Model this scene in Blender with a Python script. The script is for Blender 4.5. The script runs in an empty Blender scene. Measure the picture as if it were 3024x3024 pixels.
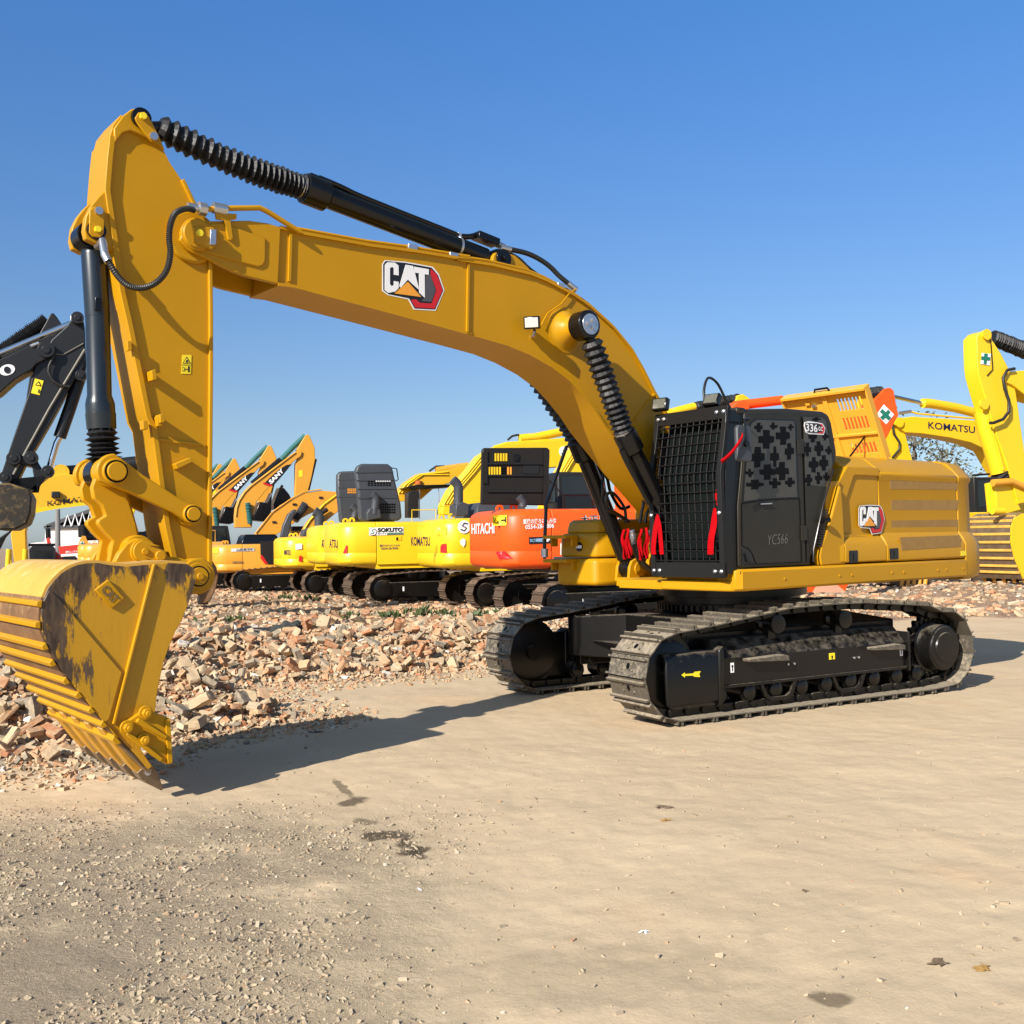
import bpy, bmesh, math, random
import numpy as np
from mathutils import Vector, Matrix, noise as mnoise
random.seed(7); rng = np.random.RandomState(7)
sc = bpy.context.scene
R = math.radians
# ------------------------------------------------------------------ camera
F_PX, CAM_H, PITCH, ROLL = 3115.68, 1.8334, R(1.514), R(-0.8687)
fw = Vector((0, math.cos(PITCH), math.sin(PITCH)))
up0 = Vector((0, -math.sin(PITCH), math.cos(PITCH)))
rt0 = Vector((1, 0, 0))
rt = rt0 * math.cos(ROLL) + up0 * math.sin(ROLL)
up = up0 * math.cos(ROLL) - rt0 * math.sin(ROLL)
cam_d = bpy.data.cameras.new("camera"); cam = bpy.data.objects.new("camera", cam_d)
sc.collection.objects.link(cam); sc.camera = cam
cam_d.sensor_width = 36; cam_d.lens = F_PX / 3024 * 36; cam_d.clip_end = 3000; cam_d.clip_start = 0.05
cam.matrix_world = Matrix(((rt.x, up.x, -fw.x, 0), (rt.y, up.y, -fw.y, 0), (rt.z, up.z, -fw.z, CAM_H), (0, 0, 0, 1)))
CAM = Vector((0, 0, CAM_H))
# ------------------------------------------------------------------ light
SUN_AZ, SUN_EL = R(54.8), R(30)          # azimuth the light travels towards
w = bpy.data.worlds.new("World"); sc.world = w; w.use_nodes = True
nt = w.node_tree; bg = nt.nodes["Background"]
sky = nt.nodes.new("ShaderNodeTexSky"); sky.sky_type = 'NISHITA'; sky.sun_disc = False
sky.sun_elevation = SUN_EL; sky.sun_rotation = math.atan2(-math.cos(SUN_AZ), -math.sin(SUN_AZ))
sky.altitude = 0; sky.air_density = 0.8; sky.dust_density = 0.5; sky.ozone_density = 8.0
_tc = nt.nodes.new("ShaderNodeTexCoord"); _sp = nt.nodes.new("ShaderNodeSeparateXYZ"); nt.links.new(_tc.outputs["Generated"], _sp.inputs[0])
_cr = nt.nodes.new("ShaderNodeValToRGB"); _e = _cr.color_ramp.elements          # sky tint by elevation; zenith above the frame warmed to neutralise the fill light
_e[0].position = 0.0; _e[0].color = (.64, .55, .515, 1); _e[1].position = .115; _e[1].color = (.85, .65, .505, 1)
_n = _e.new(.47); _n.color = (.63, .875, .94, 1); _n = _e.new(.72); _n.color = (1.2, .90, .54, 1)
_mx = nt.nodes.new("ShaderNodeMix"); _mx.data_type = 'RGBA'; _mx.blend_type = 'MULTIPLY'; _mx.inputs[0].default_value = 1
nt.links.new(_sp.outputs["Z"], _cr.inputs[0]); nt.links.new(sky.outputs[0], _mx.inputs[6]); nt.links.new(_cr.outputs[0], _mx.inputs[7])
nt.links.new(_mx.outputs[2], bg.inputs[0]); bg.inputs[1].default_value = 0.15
sd = bpy.data.lights.new("sun", 'SUN'); so = bpy.data.objects.new("sun", sd); sc.collection.objects.link(so)
sd.energy = 5.0; sd.angle = R(0.53); sd.color = (1.0, 0.93, 0.84)
tr = Vector((math.cos(SUN_EL) * math.cos(SUN_AZ), math.cos(SUN_EL) * math.sin(SUN_AZ), -math.sin(SUN_EL)))
so.rotation_euler = tr.to_track_quat('-Z', 'Y').to_euler()
vs = sc.view_settings; vs.view_transform = 'Standard'; vs.look = 'None'; vs.exposure = 0.6; vs.gamma = 1
# ------------------------------------------------------------------ pixel -> plane helpers (photo pixels, 3024 wide)
def ray(px, py):
    return fw + rt * ((px - 1512) / F_PX) - up * ((py - 1512) / F_PX)
def ground_pt(px, py, z=0.0):
    d = ray(px, py); return CAM + d * ((z - CAM.z) / d.z)
class Frame:
    """a machine's own frame: x forward, y left, z up"""
    def __init__(s, x, y, az):
        s.o = Vector((x, y, 0)); s.az = az
        s.F = Vector((math.cos(az), math.sin(az), 0)); s.L = Vector((-s.F.y, s.F.x, 0))
    def T(s, px, py, l):
        d = ray(px, py); t = (l - (CAM - s.o).dot(s.L)) / d.dot(s.L); p = CAM + d * t - s.o
        return (p.dot(s.F), p.z)
    def P(s, pts, l):
        return [s.T(a, b, l) for a, b in pts]
def crop(x0, y0, k):
    return lambda pts: [(x0 + a / k, y0 + b / k) for a, b in pts]
K1 = crop(0, 250, 1.932); K2 = crop(0, 1200, 1.61); K3 = crop(400, 500, 1.932); K4 = crop(1300, 600, 2.415)
K5 = crop(1600, 1100, 1.932); KD = crop(1900, 1150, 3.22); KE = crop(2400, 1300, 3.5127); KF = crop(0, 1600, 2.415)
KC = crop(1650, 1500, 3.22); X1 = crop(550, 1250, 2.76); X2 = crop(1150, 1250, 2.76); KR = crop(2350, 950, 2.415)
KL = crop(0, 900, 2.272); DD = crop(0, 0, 1932 / 3024)
# ------------------------------------------------------------------ materials
MATS = {}
def mat(name, col, rough=0.5, metal=0.0, var=0.12, vscale=3.0, bump=0.0, bscale=40.0, dust=0.0, dustcol=(0.36, 0.29, 0.2), coat=0.0, spec=0.5, fine=0.0, dz=0.28):
    if name in MATS: return MATS[name]
    m = bpy.data.materials.new(name); m.use_nodes = True; n = m.node_tree.nodes; l = m.node_tree.links
    b = n["Principled BSDF"]; b.inputs["Roughness"].default_value = rough; b.inputs["Metallic"].default_value = metal
    b.inputs["Coat Weight"].default_value = coat; b.inputs["Coat Roughness"].default_value = 0.12
    b.inputs["Specular IOR Level"].default_value = spec
    tc = n.new("ShaderNodeTexCoord"); nz = n.new("ShaderNodeTexNoise"); nz.inputs["Scale"].default_value = vscale; nz.inputs["Detail"].default_value = 6
    l.new(tc.outputs["Object"], nz.inputs["Vector"])
    mx = n.new("ShaderNodeMix"); mx.data_type = 'RGBA'
    mx.inputs[6].default_value = tuple(c * (1 - var) for c in col) + (1,); mx.inputs[7].default_value = tuple(min(1, c * (1 + var)) for c in col) + (1,)
    l.new(nz.outputs[0], mx.inputs[0]); out = mx.outputs[2]
    if dust > 0:
        n2 = n.new("ShaderNodeTexNoise"); n2.inputs["Scale"].default_value = vscale * 2.3; n2.inputs["Detail"].default_value = 9; n2.inputs["Roughness"].default_value = 0.7
        l.new(tc.outputs["Object"], n2.inputs["Vector"])
        geo = n.new("ShaderNodeNewGeometry"); sep = n.new("ShaderNodeSeparateXYZ"); l.new(geo.outputs["Normal"], sep.inputs[0])
        ma = n.new("ShaderNodeMath"); ma.operation = 'MULTIPLY_ADD'; l.new(sep.outputs["Z"], ma.inputs[0]); ma.inputs[1].default_value = dz; ma.inputs[2].default_value = 0.0
        ad = n.new("ShaderNodeMath"); ad.operation = 'ADD'; l.new(ma.outputs[0], ad.inputs[0]); l.new(n2.outputs[0], ad.inputs[1])
        mr = n.new("ShaderNodeMapRange"); mr.inputs[1].default_value = 0.78 - dust * 0.5; mr.inputs[2].default_value = 0.98 - dust * 0.35
        l.new(ad.outputs[0], mr.inputs[0])
        m2 = n.new("ShaderNodeMix"); m2.data_type = 'RGBA'; l.new(mr.outputs[0], m2.inputs[0]); l.new(out, m2.inputs[6]); m2.inputs[7].default_value = dustcol + (1,)
        out = m2.outputs[2]
        r2 = n.new("ShaderNodeMapRange"); r2.inputs[3].default_value = rough; r2.inputs[4].default_value = 0.85; l.new(mr.outputs[0], r2.inputs[0]); l.new(r2.outputs[0], b.inputs["Roughness"])
    l.new(out, b.inputs["Base Color"])
    if bump > 0:
        n3 = n.new("ShaderNodeTexNoise"); n3.inputs["Scale"].default_value = bscale; n3.inputs["Detail"].default_value = 5; l.new(tc.outputs["Object"], n3.inputs["Vector"])
        bp = n.new("ShaderNodeBump"); bp.inputs["Strength"].default_value = bump; bp.inputs["Distance"].default_value = 0.02; l.new(n3.outputs[0], bp.inputs["Height"]); l.new(bp.outputs[0], b.inputs["Normal"])
    MATS[name] = m; return m
YEL = mat("machine_yellow_paint", (0.49, 0.243, 0.004), 0.40, var=0.09, vscale=1.6, dust=0.14, dustcol=(0.42, 0.245, 0.05), spec=0.25, bump=0.03, bscale=220)
YELH = mat("sunlit_hood_paint", (0.72, 0.36, 0.03), 0.5, var=0.05, vscale=2, dust=0.1)  # hood's sunlight put into the colour: brighter copy of the machine yellow
YK = mat("bright_yellow_paint", (0.80, 0.52, 0.012), 0.38, var=0.05, vscale=1.0, dust=0.08, dustcol=(0.5, 0.38, 0.14))
YS = mat("orange_yellow_paint", (0.68, 0.31, 0.03), 0.4, var=0.06, vscale=1.0, dust=0.12)
OR = mat("orange_paint", (0.82, 0.095, 0.010), 0.40, var=0.05, vscale=1.0, dust=0.04, dustcol=(0.6, 0.2, 0.08), spec=.3)
GRY = mat("dark_grey_paint", (0.0145, 0.0150, 0.0155), 0.4, var=0.15, dust=0.12, dustcol=(0.07, 0.062, 0.05), spec=.35)
BLK = mat("black_gloss_paint", (0.0045, 0.0045, 0.005), 0.24, var=0.2, spec=.4)
CABP = mat("black_cab_paint", (0.024, 0.021, 0.0145), 0.42, var=0.2, vscale=5, dust=0.08, dustcol=(0.05, 0.043, 0.03), spec=.3)
FRM = mat("dusty_black_paint", (0.006, 0.0056, 0.005), 0.30, var=0.25, vscale=4, dust=0.16, dustcol=(0.10, 0.084, 0.06), spec=.35, dz=.42)
SHOE = mat("track_shoe_steel", (0.105, 0.09, 0.068), 0.5, 0.3, var=0.35, vscale=9, dust=0.55, dustcol=(0.36, 0.30, 0.21), bump=0.25, bscale=60)
RSHOE = mat("rusty_track_steel", (0.10, 0.065, 0.042), 0.6, 0.2, var=0.35, vscale=9, dust=0.35, dustcol=(0.26, 0.2, 0.14))
RUB = mat("black_rubber", (0.009, 0.009, 0.010), 0.5, var=0.3, vscale=8, bump=0.15, bscale=50)
HOSE = mat("hose_rubber", (0.016, 0.015, 0.013), 0.5, var=0.3, vscale=30)
STL = mat("zinc_steel", (0.55, 0.56, 0.58), 0.3, 0.85, var=0.1, vscale=20)
CHR = mat("chrome_rod", (0.75, 0.76, 0.78), 0.12, 1.0, var=0.02)
GLS = mat("dark_window_glass", (0.010, 0.014, 0.016), 0.06, var=0.3, spec=0.7)
FILM = mat("grey_window_film", (0.052, 0.046, 0.035), 0.28, var=0.2, vscale=6)
RED = mat("red_cloth", (0.36, 0.003, 0.006), 0.95, spec=.05, var=0.15, vscale=12, bump=0.3, bscale=30)
WHT = mat("white_decal", (0.82, 0.82, 0.80), 0.4, var=0.02)
BKD = mat("black_decal", (0.01, 0.01, 0.012), 0.4, var=0.02)
NVY = mat("navy_decal", (0.012, 0.012, 0.05), 0.4, var=0.02)
RDD = mat("red_decal", (0.55, 0.012, 0.015), 0.4, var=0.04)
GYD = mat("grey_decal", (0.075, 0.075, 0.08), 0.5, var=0.3, vscale=60)
YLD = mat("yellow_decal", (0.85, 0.66, 0.02), 0.45, var=0.03)
ORD = mat("orange_decal", (0.80, 0.33, 0.03), 0.45, var=0.12, vscale=4)
GRD = mat("green_decal", (0.01, 0.16, 0.10), 0.45, var=0.03)
SCR = mat("chalk_scratch", (0.30, 0.29, 0.26), 0.8, var=0.1)
DST = mat("dust_patch", (0.30, 0.17, 0.045), 0.8, var=0.2, vscale=9)
WORN = mat("worn_bare_steel", (0.20, 0.14, 0.085), 0.45, 0.45, var=0.5, vscale=6, dust=0.25, dustcol=(0.40, 0.30, 0.17), bump=0.2)
TEAL = mat("teal_sleeve", (0.02, 0.12, 0.11), 0.7, var=0.3, vscale=12)
DGP = mat("dark_grey_plastic", (0.045, 0.05, 0.058), 0.5, var=0.15, bump=0.05)
HOLE = mat("dark_hole", (0.0022, 0.0022, 0.0022), 0.5, var=0.0, spec=.12)
LAMP = mat("lamp_reflector", (0.75, 0.74, 0.70), 0.2, 0.6, var=0.2, vscale=30)
def bucket_mat():
    m = bpy.data.materials.new("scraped_bucket_paint"); m.use_nodes = True; n = m.node_tree.nodes; l = m.node_tree.links
    b = n["Principled BSDF"]; b.inputs["Roughness"].default_value = 0.45
    tc = n.new("ShaderNodeTexCoord"); sep = n.new("ShaderNodeSeparateXYZ"); l.new(tc.outputs["Object"], sep.inputs[0])
    nz = n.new("ShaderNodeTexNoise"); nz.inputs["Scale"].default_value = 4.5; nz.inputs["Detail"].default_value = 10; nz.inputs["Roughness"].default_value = 0.72
    mp = n.new("ShaderNodeMapping"); mp.inputs["Rotation"].default_value = (0, R(25), 0); mp.inputs["Scale"].default_value = (3.2, 1, 0.75); l.new(tc.outputs["Object"], mp.inputs[0]); l.new(mp.outputs[0], nz.inputs["Vector"])
    def blob(cx, cz, r):
        d = n.new("ShaderNodeCombineXYZ"); l.new(sep.outputs["X"], d.inputs[0]); l.new(sep.outputs["Z"], d.inputs[2])
        v = n.new("ShaderNodeVectorMath"); v.operation = 'DISTANCE'; l.new(d.outputs[0], v.inputs[0]); v.inputs[1].default_value = (cx, 0, cz)
        q = n.new("ShaderNodeMapRange"); q.inputs[1].default_value = 0; q.inputs[2].default_value = r; q.inputs[3].default_value = 0.385; q.inputs[4].default_value = 0; l.new(v.outputs["Value"], q.inputs[0]); return q.outputs[0]
    s = None
    for a in ((7.85, 1.62, .34), (7.98, 1.45, .42), (8.00, 1.20, .38), (7.90, .98, .30), (7.60, 1.70, .26), (7.35, 1.70, .20), (7.05, 1.66, .30), (6.93, 1.52, .26)):
        o = blob(*a)
        if s is None: s = o
        else:
            x = n.new("ShaderNodeMath"); x.operation = 'MAXIMUM'; l.new(s, x.inputs[0]); l.new(o, x.inputs[1]); s = x.outputs[0]
    ad = n.new("ShaderNodeMath"); ad.operation = 'ADD'; l.new(s, ad.inputs[0]); l.new(nz.outputs[0], ad.inputs[1])
    mr = n.new("ShaderNodeMapRange"); mr.inputs[1].default_value = 0.66; mr.inputs[2].default_value = 0.73; l.new(ad.outputs[0], mr.inputs[0])
    n2 = n.new("ShaderNodeTexNoise"); n2.inputs["Scale"].default_value = 9; n2.inputs["Detail"].default_value = 8; l.new(mp.outputs[0], n2.inputs["Vector"])
    cr = n.new("ShaderNodeValToRGB"); e = cr.color_ramp.elements; e[0].position = .35; e[0].color = (.03, .017, .011, 1); e[1].position = .65; e[1].color = (.11, .068, .038, 1); l.new(n2.outputs[0], cr.inputs[0])
    # fine scratches
    mp2 = n.new("ShaderNodeMapping"); mp2.inputs["Rotation"].default_value = (0, R(-32), 0); mp2.inputs["Scale"].default_value = (34, 3, 1.6); l.new(tc.outputs["Object"], mp2.inputs[0])
    n3 = n.new("ShaderNodeTexNoise"); n3.inputs["Scale"].default_value = 1.6; n3.inputs["Detail"].default_value = 4; l.new(mp2.outputs[0], n3.inputs["Vector"])
    sm = n.new("ShaderNodeMapRange"); sm.inputs[1].default_value = .66; sm.inputs[2].default_value = .72; sm.inputs[4].default_value = .55; l.new(n3.outputs[0], sm.inputs[0])
    base = n.new("ShaderNodeMix"); base.data_type = 'RGBA'; base.inputs[6].default_value = (.49, .25, .005, 1); base.inputs[7].default_value = (.22, .12, .03, 1); l.new(sm.outputs[0], base.inputs[0])
    mx = n.new("ShaderNodeMix"); mx.data_type = 'RGBA'; l.new(mr.outputs[0], mx.inputs[0]); l.new(base.outputs[2], mx.inputs[6]); l.new(cr.outputs[0], mx.inputs[7]); l.new(mx.outputs[2], b.inputs["Base Color"])
    bp = n.new("ShaderNodeBump"); bp.inputs["Strength"].default_value = .12; bp.inputs["Distance"].default_value = .02; l.new(nz.outputs[0], bp.inputs["Height"]); l.new(bp.outputs[0], b.inputs["Normal"])
    return m
BKT = bucket_mat()
SHELL = mat('dusty_brown_shell', (.20, .105, .045), .6, .15, var=.6, vscale=4, dust=.45, dustcol=(.48, .33, .13), bump=.15)
# ------------------------------------------------------------------ mesh building
class MB:
    def __init__(s): s.v = []; s.f = []; s.mi = []; s.cur = 0
    def add(s, vs, fs):
        k = len(s.v); s.v += [tuple(q) for q in vs]; s.f += [tuple(i + k for i in f) for f in fs]; s.mi += [s.cur] * len(fs); return s
    def box(s, c, d, rot=None):
        hx, hy, hz = d[0] / 2, d[1] / 2, d[2] / 2
        vs = [Vector((x, y, z)) for x in (-hx, hx) for y in (-hy, hy) for z in (-hz, hz)]
        if rot: vs = [rot @ q for q in vs]
        c = Vector(c)
        return s.add([q + c for q in vs], [(0, 1, 3, 2), (4, 6, 7, 5), (0, 4, 5, 1), (2, 3, 7, 6), (0, 2, 6, 4), (1, 5, 7, 3)])
    def poly(s, pts, y0, y1):          # outline in x-z extruded along y
        n = len(pts); vs = [(a, y0, b) for a, b in pts] + [(a, y1, b) for a, b in pts]
        fs = [tuple(range(n)), tuple(range(2 * n - 1, n - 1, -1))] + [(i, i + n, (i + 1) % n + n, (i + 1) % n) for i in range(n)]
        return s.add(vs, fs)
    def plan(s, pts, z0, z1):          # outline in x-y extruded along z
        n = len(pts); vs = [(a, b, z0) for a, b in pts] + [(a, b, z1) for a, b in pts]
        return s.add(vs, [tuple(range(n)), tuple(range(2 * n - 1, n - 1, -1))] + [(i, i + n, (i + 1) % n + n, (i + 1) % n) for i in range(n)])
    def face(s, pts, y):
        return s.add([(a, y, b) for a, b in pts], [tuple(range(len(pts)))])
    def loft(s, rings, cap=True):
        n = len(rings[0]); vs = [q for r in rings for q in r]; fs = []
        for k in range(len(rings) - 1):
            for i in range(n):
                j = (i + 1) % n; fs.append((k * n + i, k * n + j, (k + 1) * n + j, (k + 1) * n + i))
        if cap: fs += [tuple(range(n - 1, -1, -1)), tuple(range((len(rings) - 1) * n, len(rings) * n))]
        return s.add(vs, fs)
    def strip(s, pts, y0, y1, t, closed=False):   # plate of thickness t following a x-z polyline
        P = [Vector((a, b)) for a, b in pts]; n = len(P); N = []
        for i in range(n):
            a = P[max(i - 1, 0)] if not closed else P[i - 1]; b = P[min(i + 1, n - 1)] if not closed else P[(i + 1) % n]
            d = (b - a).normalized(); N.append(Vector((-d.y, d.x)))
        rings = []
        for i in range(n):
            q = P[i] + N[i] * t / 2; r = P[i] - N[i] * t / 2
            rings.append([(q.x, y0, q.y), (q.x, y1, q.y), (r.x, y1, r.y), (r.x, y0, r.y)])
        return s.loft(rings)
    def tube(s, pts, r, n=10, cap=True):
        P = [Vector(q) for q in pts]; m = len(P); rs = r if isinstance(r, (list, tuple)) else [r] * m
        T = []
        for i in range(m):
            a = P[max(i - 1, 0)]; b = P[min(i + 1, m - 1)]; T.append((b - a).normalized() if (b - a).length > 1e-9 else (T[-1] if T else Vector((0, 0, 1))))
        ref = Vector((0, 0, 1)) if abs(T[0].z) < .9 else Vector((0, 1, 0))
        u = T[0].cross(ref).normalized(); rings = []
        for i in range(m):
            u = (u - T[i] * u.dot(T[i])).normalized(); v = T[i].cross(u)
            rings.append([P[i] + (u * math.cos(2 * math.pi * k / n) + v * math.sin(2 * math.pi * k / n)) * rs[i] for k in range(n)])
        return s.loft(rings, cap)
    def cyl(s, a, b, r, n=24, r2=None):
        return s.tube([a, b], [r, r if r2 is None else r2], n)
    def lathe(s, a, b, prof, n=24):    # prof: (t metres from a, radius)
        a = Vector(a); d = (Vector(b) - a).normalized()
        return s.tube2([a + d * t for t, _ in prof], [q for _, q in prof], d, n)
    def tube2(s, P, rs, d, n):
        ref = Vector((0, 0, 1)) if abs(d.z) < .9 else Vector((0, 1, 0))
        u = d.cross(ref).normalized(); v = d.cross(u)
        return s.loft([[p + (u * math.cos(2 * math.pi * k / n) + v * math.sin(2 * math.pi * k / n)) * r for k in range(n)] for p, r in zip(P, rs)])
COL = sc.collection
def smooth_path(P, k=4):
    P = [Vector(p) for p in P]; out = []
    for i in range(len(P) - 1):
        p0 = P[max(i - 1, 0)]; p1 = P[i]; p2 = P[i + 1]; p3 = P[min(i + 2, len(P) - 1)]
        for j in range(k):
            t = j / k; out.append(.5 * ((2 * p1) + (p2 - p0) * t + (2 * p0 - 5 * p1 + 4 * p2 - p3) * t * t + (3 * p1 - p0 - 3 * p2 + p3) * t ** 3))
    return out + [P[-1]]
def obj(name, mb, m, parent=None, bevel=0.0, smooth=35, seg=2, rot=None):
    me = bpy.data.meshes.new(name); me.from_pydata([tuple(q) for q in mb.v], [], mb.f)
    bm = bmesh.new(); bm.from_mesh(me); bmesh.ops.recalc_face_normals(bm, faces=bm.faces); bm.to_mesh(me); bm.free()
    ms = m if isinstance(m, (list, tuple)) else [m]
    for q in ms: me.materials.append(q)
    if len(ms) > 1: me.polygons.foreach_set("material_index", mb.mi)
    if smooth: me.shade_smooth(); me.set_sharp_from_angle(angle=R(smooth))
    o = bpy.data.objects.new(name, me); COL.objects.link(o)
    if parent: o.parent = parent
    if rot: o.rotation_euler = rot
    if bevel:
        b = o.modifiers.new("bevel", 'BEVEL'); b.width = bevel; b.segments = seg; b.limit_method = 'ANGLE'; b.angle_limit = R(40)
        b.harden_normals = False
    return o
def thing(name, label, cat, loc=(0, 0, 0), rz=0, group=None):
    o = bpy.data.objects.new(name, None); COL.objects.link(o); o.location = loc; o.rotation_euler = (0, 0, rz)
    o.empty_display_size = .2; tag(o, label, cat, group); return o
def tag(o, label, cat, group=None, kind=None):
    if label: o["label"] = label
    if cat: o["category"] = cat
    if group: o["group"] = group
    if kind: o["kind"] = kind
    return o
TXT = {}
def text_mesh(s, bold=0.0):
    k = (s, bold)
    if k in TXT: return TXT[k]
    c = bpy.data.curves.new("t", 'FONT'); c.body = s; c.size = 1; c.offset = bold; c.resolution_u = 3
    o = bpy.data.objects.new("t", c); COL.objects.link(o)
    dg = bpy.context.evaluated_depsgraph_get(); me = bpy.data.meshes.new_from_object(o.evaluated_get(dg))
    vs = [(v.co.x, v.co.y) for v in me.vertices]; fs = [tuple(p.vertices) for p in me.polygons]
    bpy.data.objects.remove(o); bpy.data.curves.remove(c)
    x0 = min(v[0] for v in vs); x1 = max(v[0] for v in vs); y0 = min(v[1] for v in vs); y1 = max(v[1] for v in vs)
    TXT[k] = ([((a - x0) / (x1 - x0), (b - y0) / (y1 - y0)) for a, b in vs], fs); return TXT[k]
def text_px(fr, s, bl, br, tl, l, m, parent, name="lettering", bold=0.02):
    """lettering fitted on the plane y=l between three photo points: bottom left, bottom right, top left"""
    vs, fs = text_mesh(s, bold); O = Vector(fr.T(*bl, l)); U = Vector(fr.T(*br, l)) - O; V = Vector(fr.T(*tl, l)) - O
    mb = MB(); mb.add([((O + U * a + V * b).x, l, (O + U * a + V * b).y) for a, b in vs], fs)
    return obj(name, mb, m, parent, smooth=0)
def flat_px(fr, pts, l, m, parent, name, t=0.003):
    mb = MB(); mb.poly(fr.P(pts, l), l, l - t if l > 0 else l + t); return obj(name, mb, m, parent, smooth=0)
def bellows(a, b, r0, r1, n, wob=0.0, taper=None):
    """points/radii of a concertina sleeve from a to b"""
    a = Vector(a); b = Vector(b); pts = []; rs = []
    side = (b - a).cross(Vector((0, 1, 0))).normalized()
    for i in range(n * 2 + 1):
        t = i / (n * 2); j = wob * math.sin(math.pi * t)
        pts.append(a.lerp(b, t) - side * j + Vector((0, 0, 0)))
        k = 1 + random.uniform(-.07, .07)
        rs.append((r1 if i % 2 else r0) * k)
    return pts, rs
# ================================================================== SETTING
D2 = lambda x, y: ground_pt(x * 3024 / 1932, y * 3024 / 1932)
front = [(-400, 1500), (0, 1440), (90, 1450), (170, 1440), (250, 1405), (330, 1392), (430, 1378), (520, 1368), (560, 1350), (500, 1335), (452, 1305), (480, 1290), (560, 1290), (700, 1280), (800, 1272), (900, 1262), (960, 1256), (1100, 1215), (1250, 1190), (1500, 1178), (1820, 1166), (2100, 1166), (2600, 1166)]
FB = np.array([[D2(*q).x, D2(*q).y] for q in front])
def dist_front(x, y):
    """signed distance to the rubble edge, positive inside the rubble field"""
    best = np.full(x.shape, 1e9); sgn = np.ones(x.shape)
    for a, b in zip(FB[:-1], FB[1:]):
        ab = b - a; t = np.clip(((x - a[0]) * ab[0] + (y - a[1]) * ab[1]) / (ab @ ab), 0, 1)
        dx = x - a[0] - t * ab[0]; dy = y - a[1] - t * ab[1]; d = np.hypot(dx, dy); k = d < best
        cr = ab[0] * dy - ab[1] * dx; best = np.where(k, d, best); sgn = np.where(k, np.sign(cr + 1e-12), sgn)
    return best * sgn
def sm(t): t = np.clip(t, 0, 1); return t * t * (3 - 2 * t)
def fbm(x, y, s, seed=0, oct=4):
    out = np.zeros(x.shape); 
    for o in range(oct):
        r = np.random.RandomState(seed * 10 + o); 
        f = s * 2 ** o; X = x * f; Y = y * f; xi = np.floor(X).astype(int); yi = np.floor(Y).astype(int); u = sm(X - xi); v = sm(Y - yi)
        tab = r.rand(256, 256) * 2 - 1; g = lambda i, j: tab[i % 256, j % 256]
        out += ((g(xi, yi) * (1 - u) + g(xi + 1, yi) * u) * (1 - v) + (g(xi, yi + 1) * (1 - u) + g(xi + 1, yi + 1) * u) * v) / 1.9 ** o
    return out
def height(x, y):
    x = np.asarray(x, float); y = np.asarray(y, float)
    d = dist_front(x, y); near = sm((y - 5.5) / 3.0) * 0 + 1
    mw = sm((1.9 - x) / 1.6)                                   # the long mound lies left of the tracks
    h = sm(d / 1.5) * (1 - sm((d - 2.0) / 2.6)) * (.34 + .15 * fbm(x, y, .8, 3, 2)) * mw
    h += sm(d / .8) * (.045 + .05 * fbm(x, y, .6, 5, 3)) * (1 - .5 * sm((y - 24) / 6))
    h += sm(1 - np.hypot(x - 13.0, (y - 30.5) * .7) / 5.5) * .33
    road = 1 - sm((d + .3) / .6)
    h += road * (.010 * fbm(x, y, .9, 7, 3) + .004 * fbm(x, y, 6, 8, 3))
    gl = sm((.3 - x) / 1.6) * road * sm((7.9 - y) / 1.5)      # loose gravel patch, near left
    h += gl * (.013 * fbm(x, y, 2.6, 9, 3) + .0065 * fbm(x, y, 8, 12, 3))
    return h
def axis(dense0, dense1, step, far0, far1, g):
    a = list(np.arange(dense0, dense1, step)); s = step
    while a[-1] < far1: s *= g; a.append(a[-1] + s)
    s = step; b = [a[0]]
    while b[-1] > far0: s *= g; b.append(b[-1] - s)
    return np.array(b[::-1][:-1] + a)
xs = axis(-6, 5, .03, -900, 900, 1.05); ys = axis(2.6, 9, .026, -60, 1500, 1.02)
GX, GY = np.meshgrid(xs, ys); GZ = height(GX, GY)
nx, ny = len(xs), len(ys); vsg = np.stack([GX.ravel(), GY.ravel(), GZ.ravel()], 1)
idx = np.arange(nx * ny).reshape(ny, nx); q = np.stack([idx[:-1, :-1].ravel(), idx[:-1, 1:].ravel(), idx[1:, 1:].ravel(), idx[1:, :-1].ravel()], 1)
me = bpy.data.meshes.new("ground"); me.vertices.add(len(vsg)); me.vertices.foreach_set("co", vsg.ravel()); me.loops.add(q.size); me.loops.foreach_set("vertex_index", q.ravel())
me.polygons.add(len(q)); me.polygons.foreach_set("loop_start", np.arange(len(q)) * 4); me.update(); me.validate(); me.shade_smooth()
att = me.attributes.new("rubble", 'FLOAT', 'POINT'); att.data.foreach_set("value", np.clip(sm((dist_front(GX, GY) + .25 + .25 * fbm(GX, GY, 1.5, 11)) / .5), 0, 1).ravel())
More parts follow.
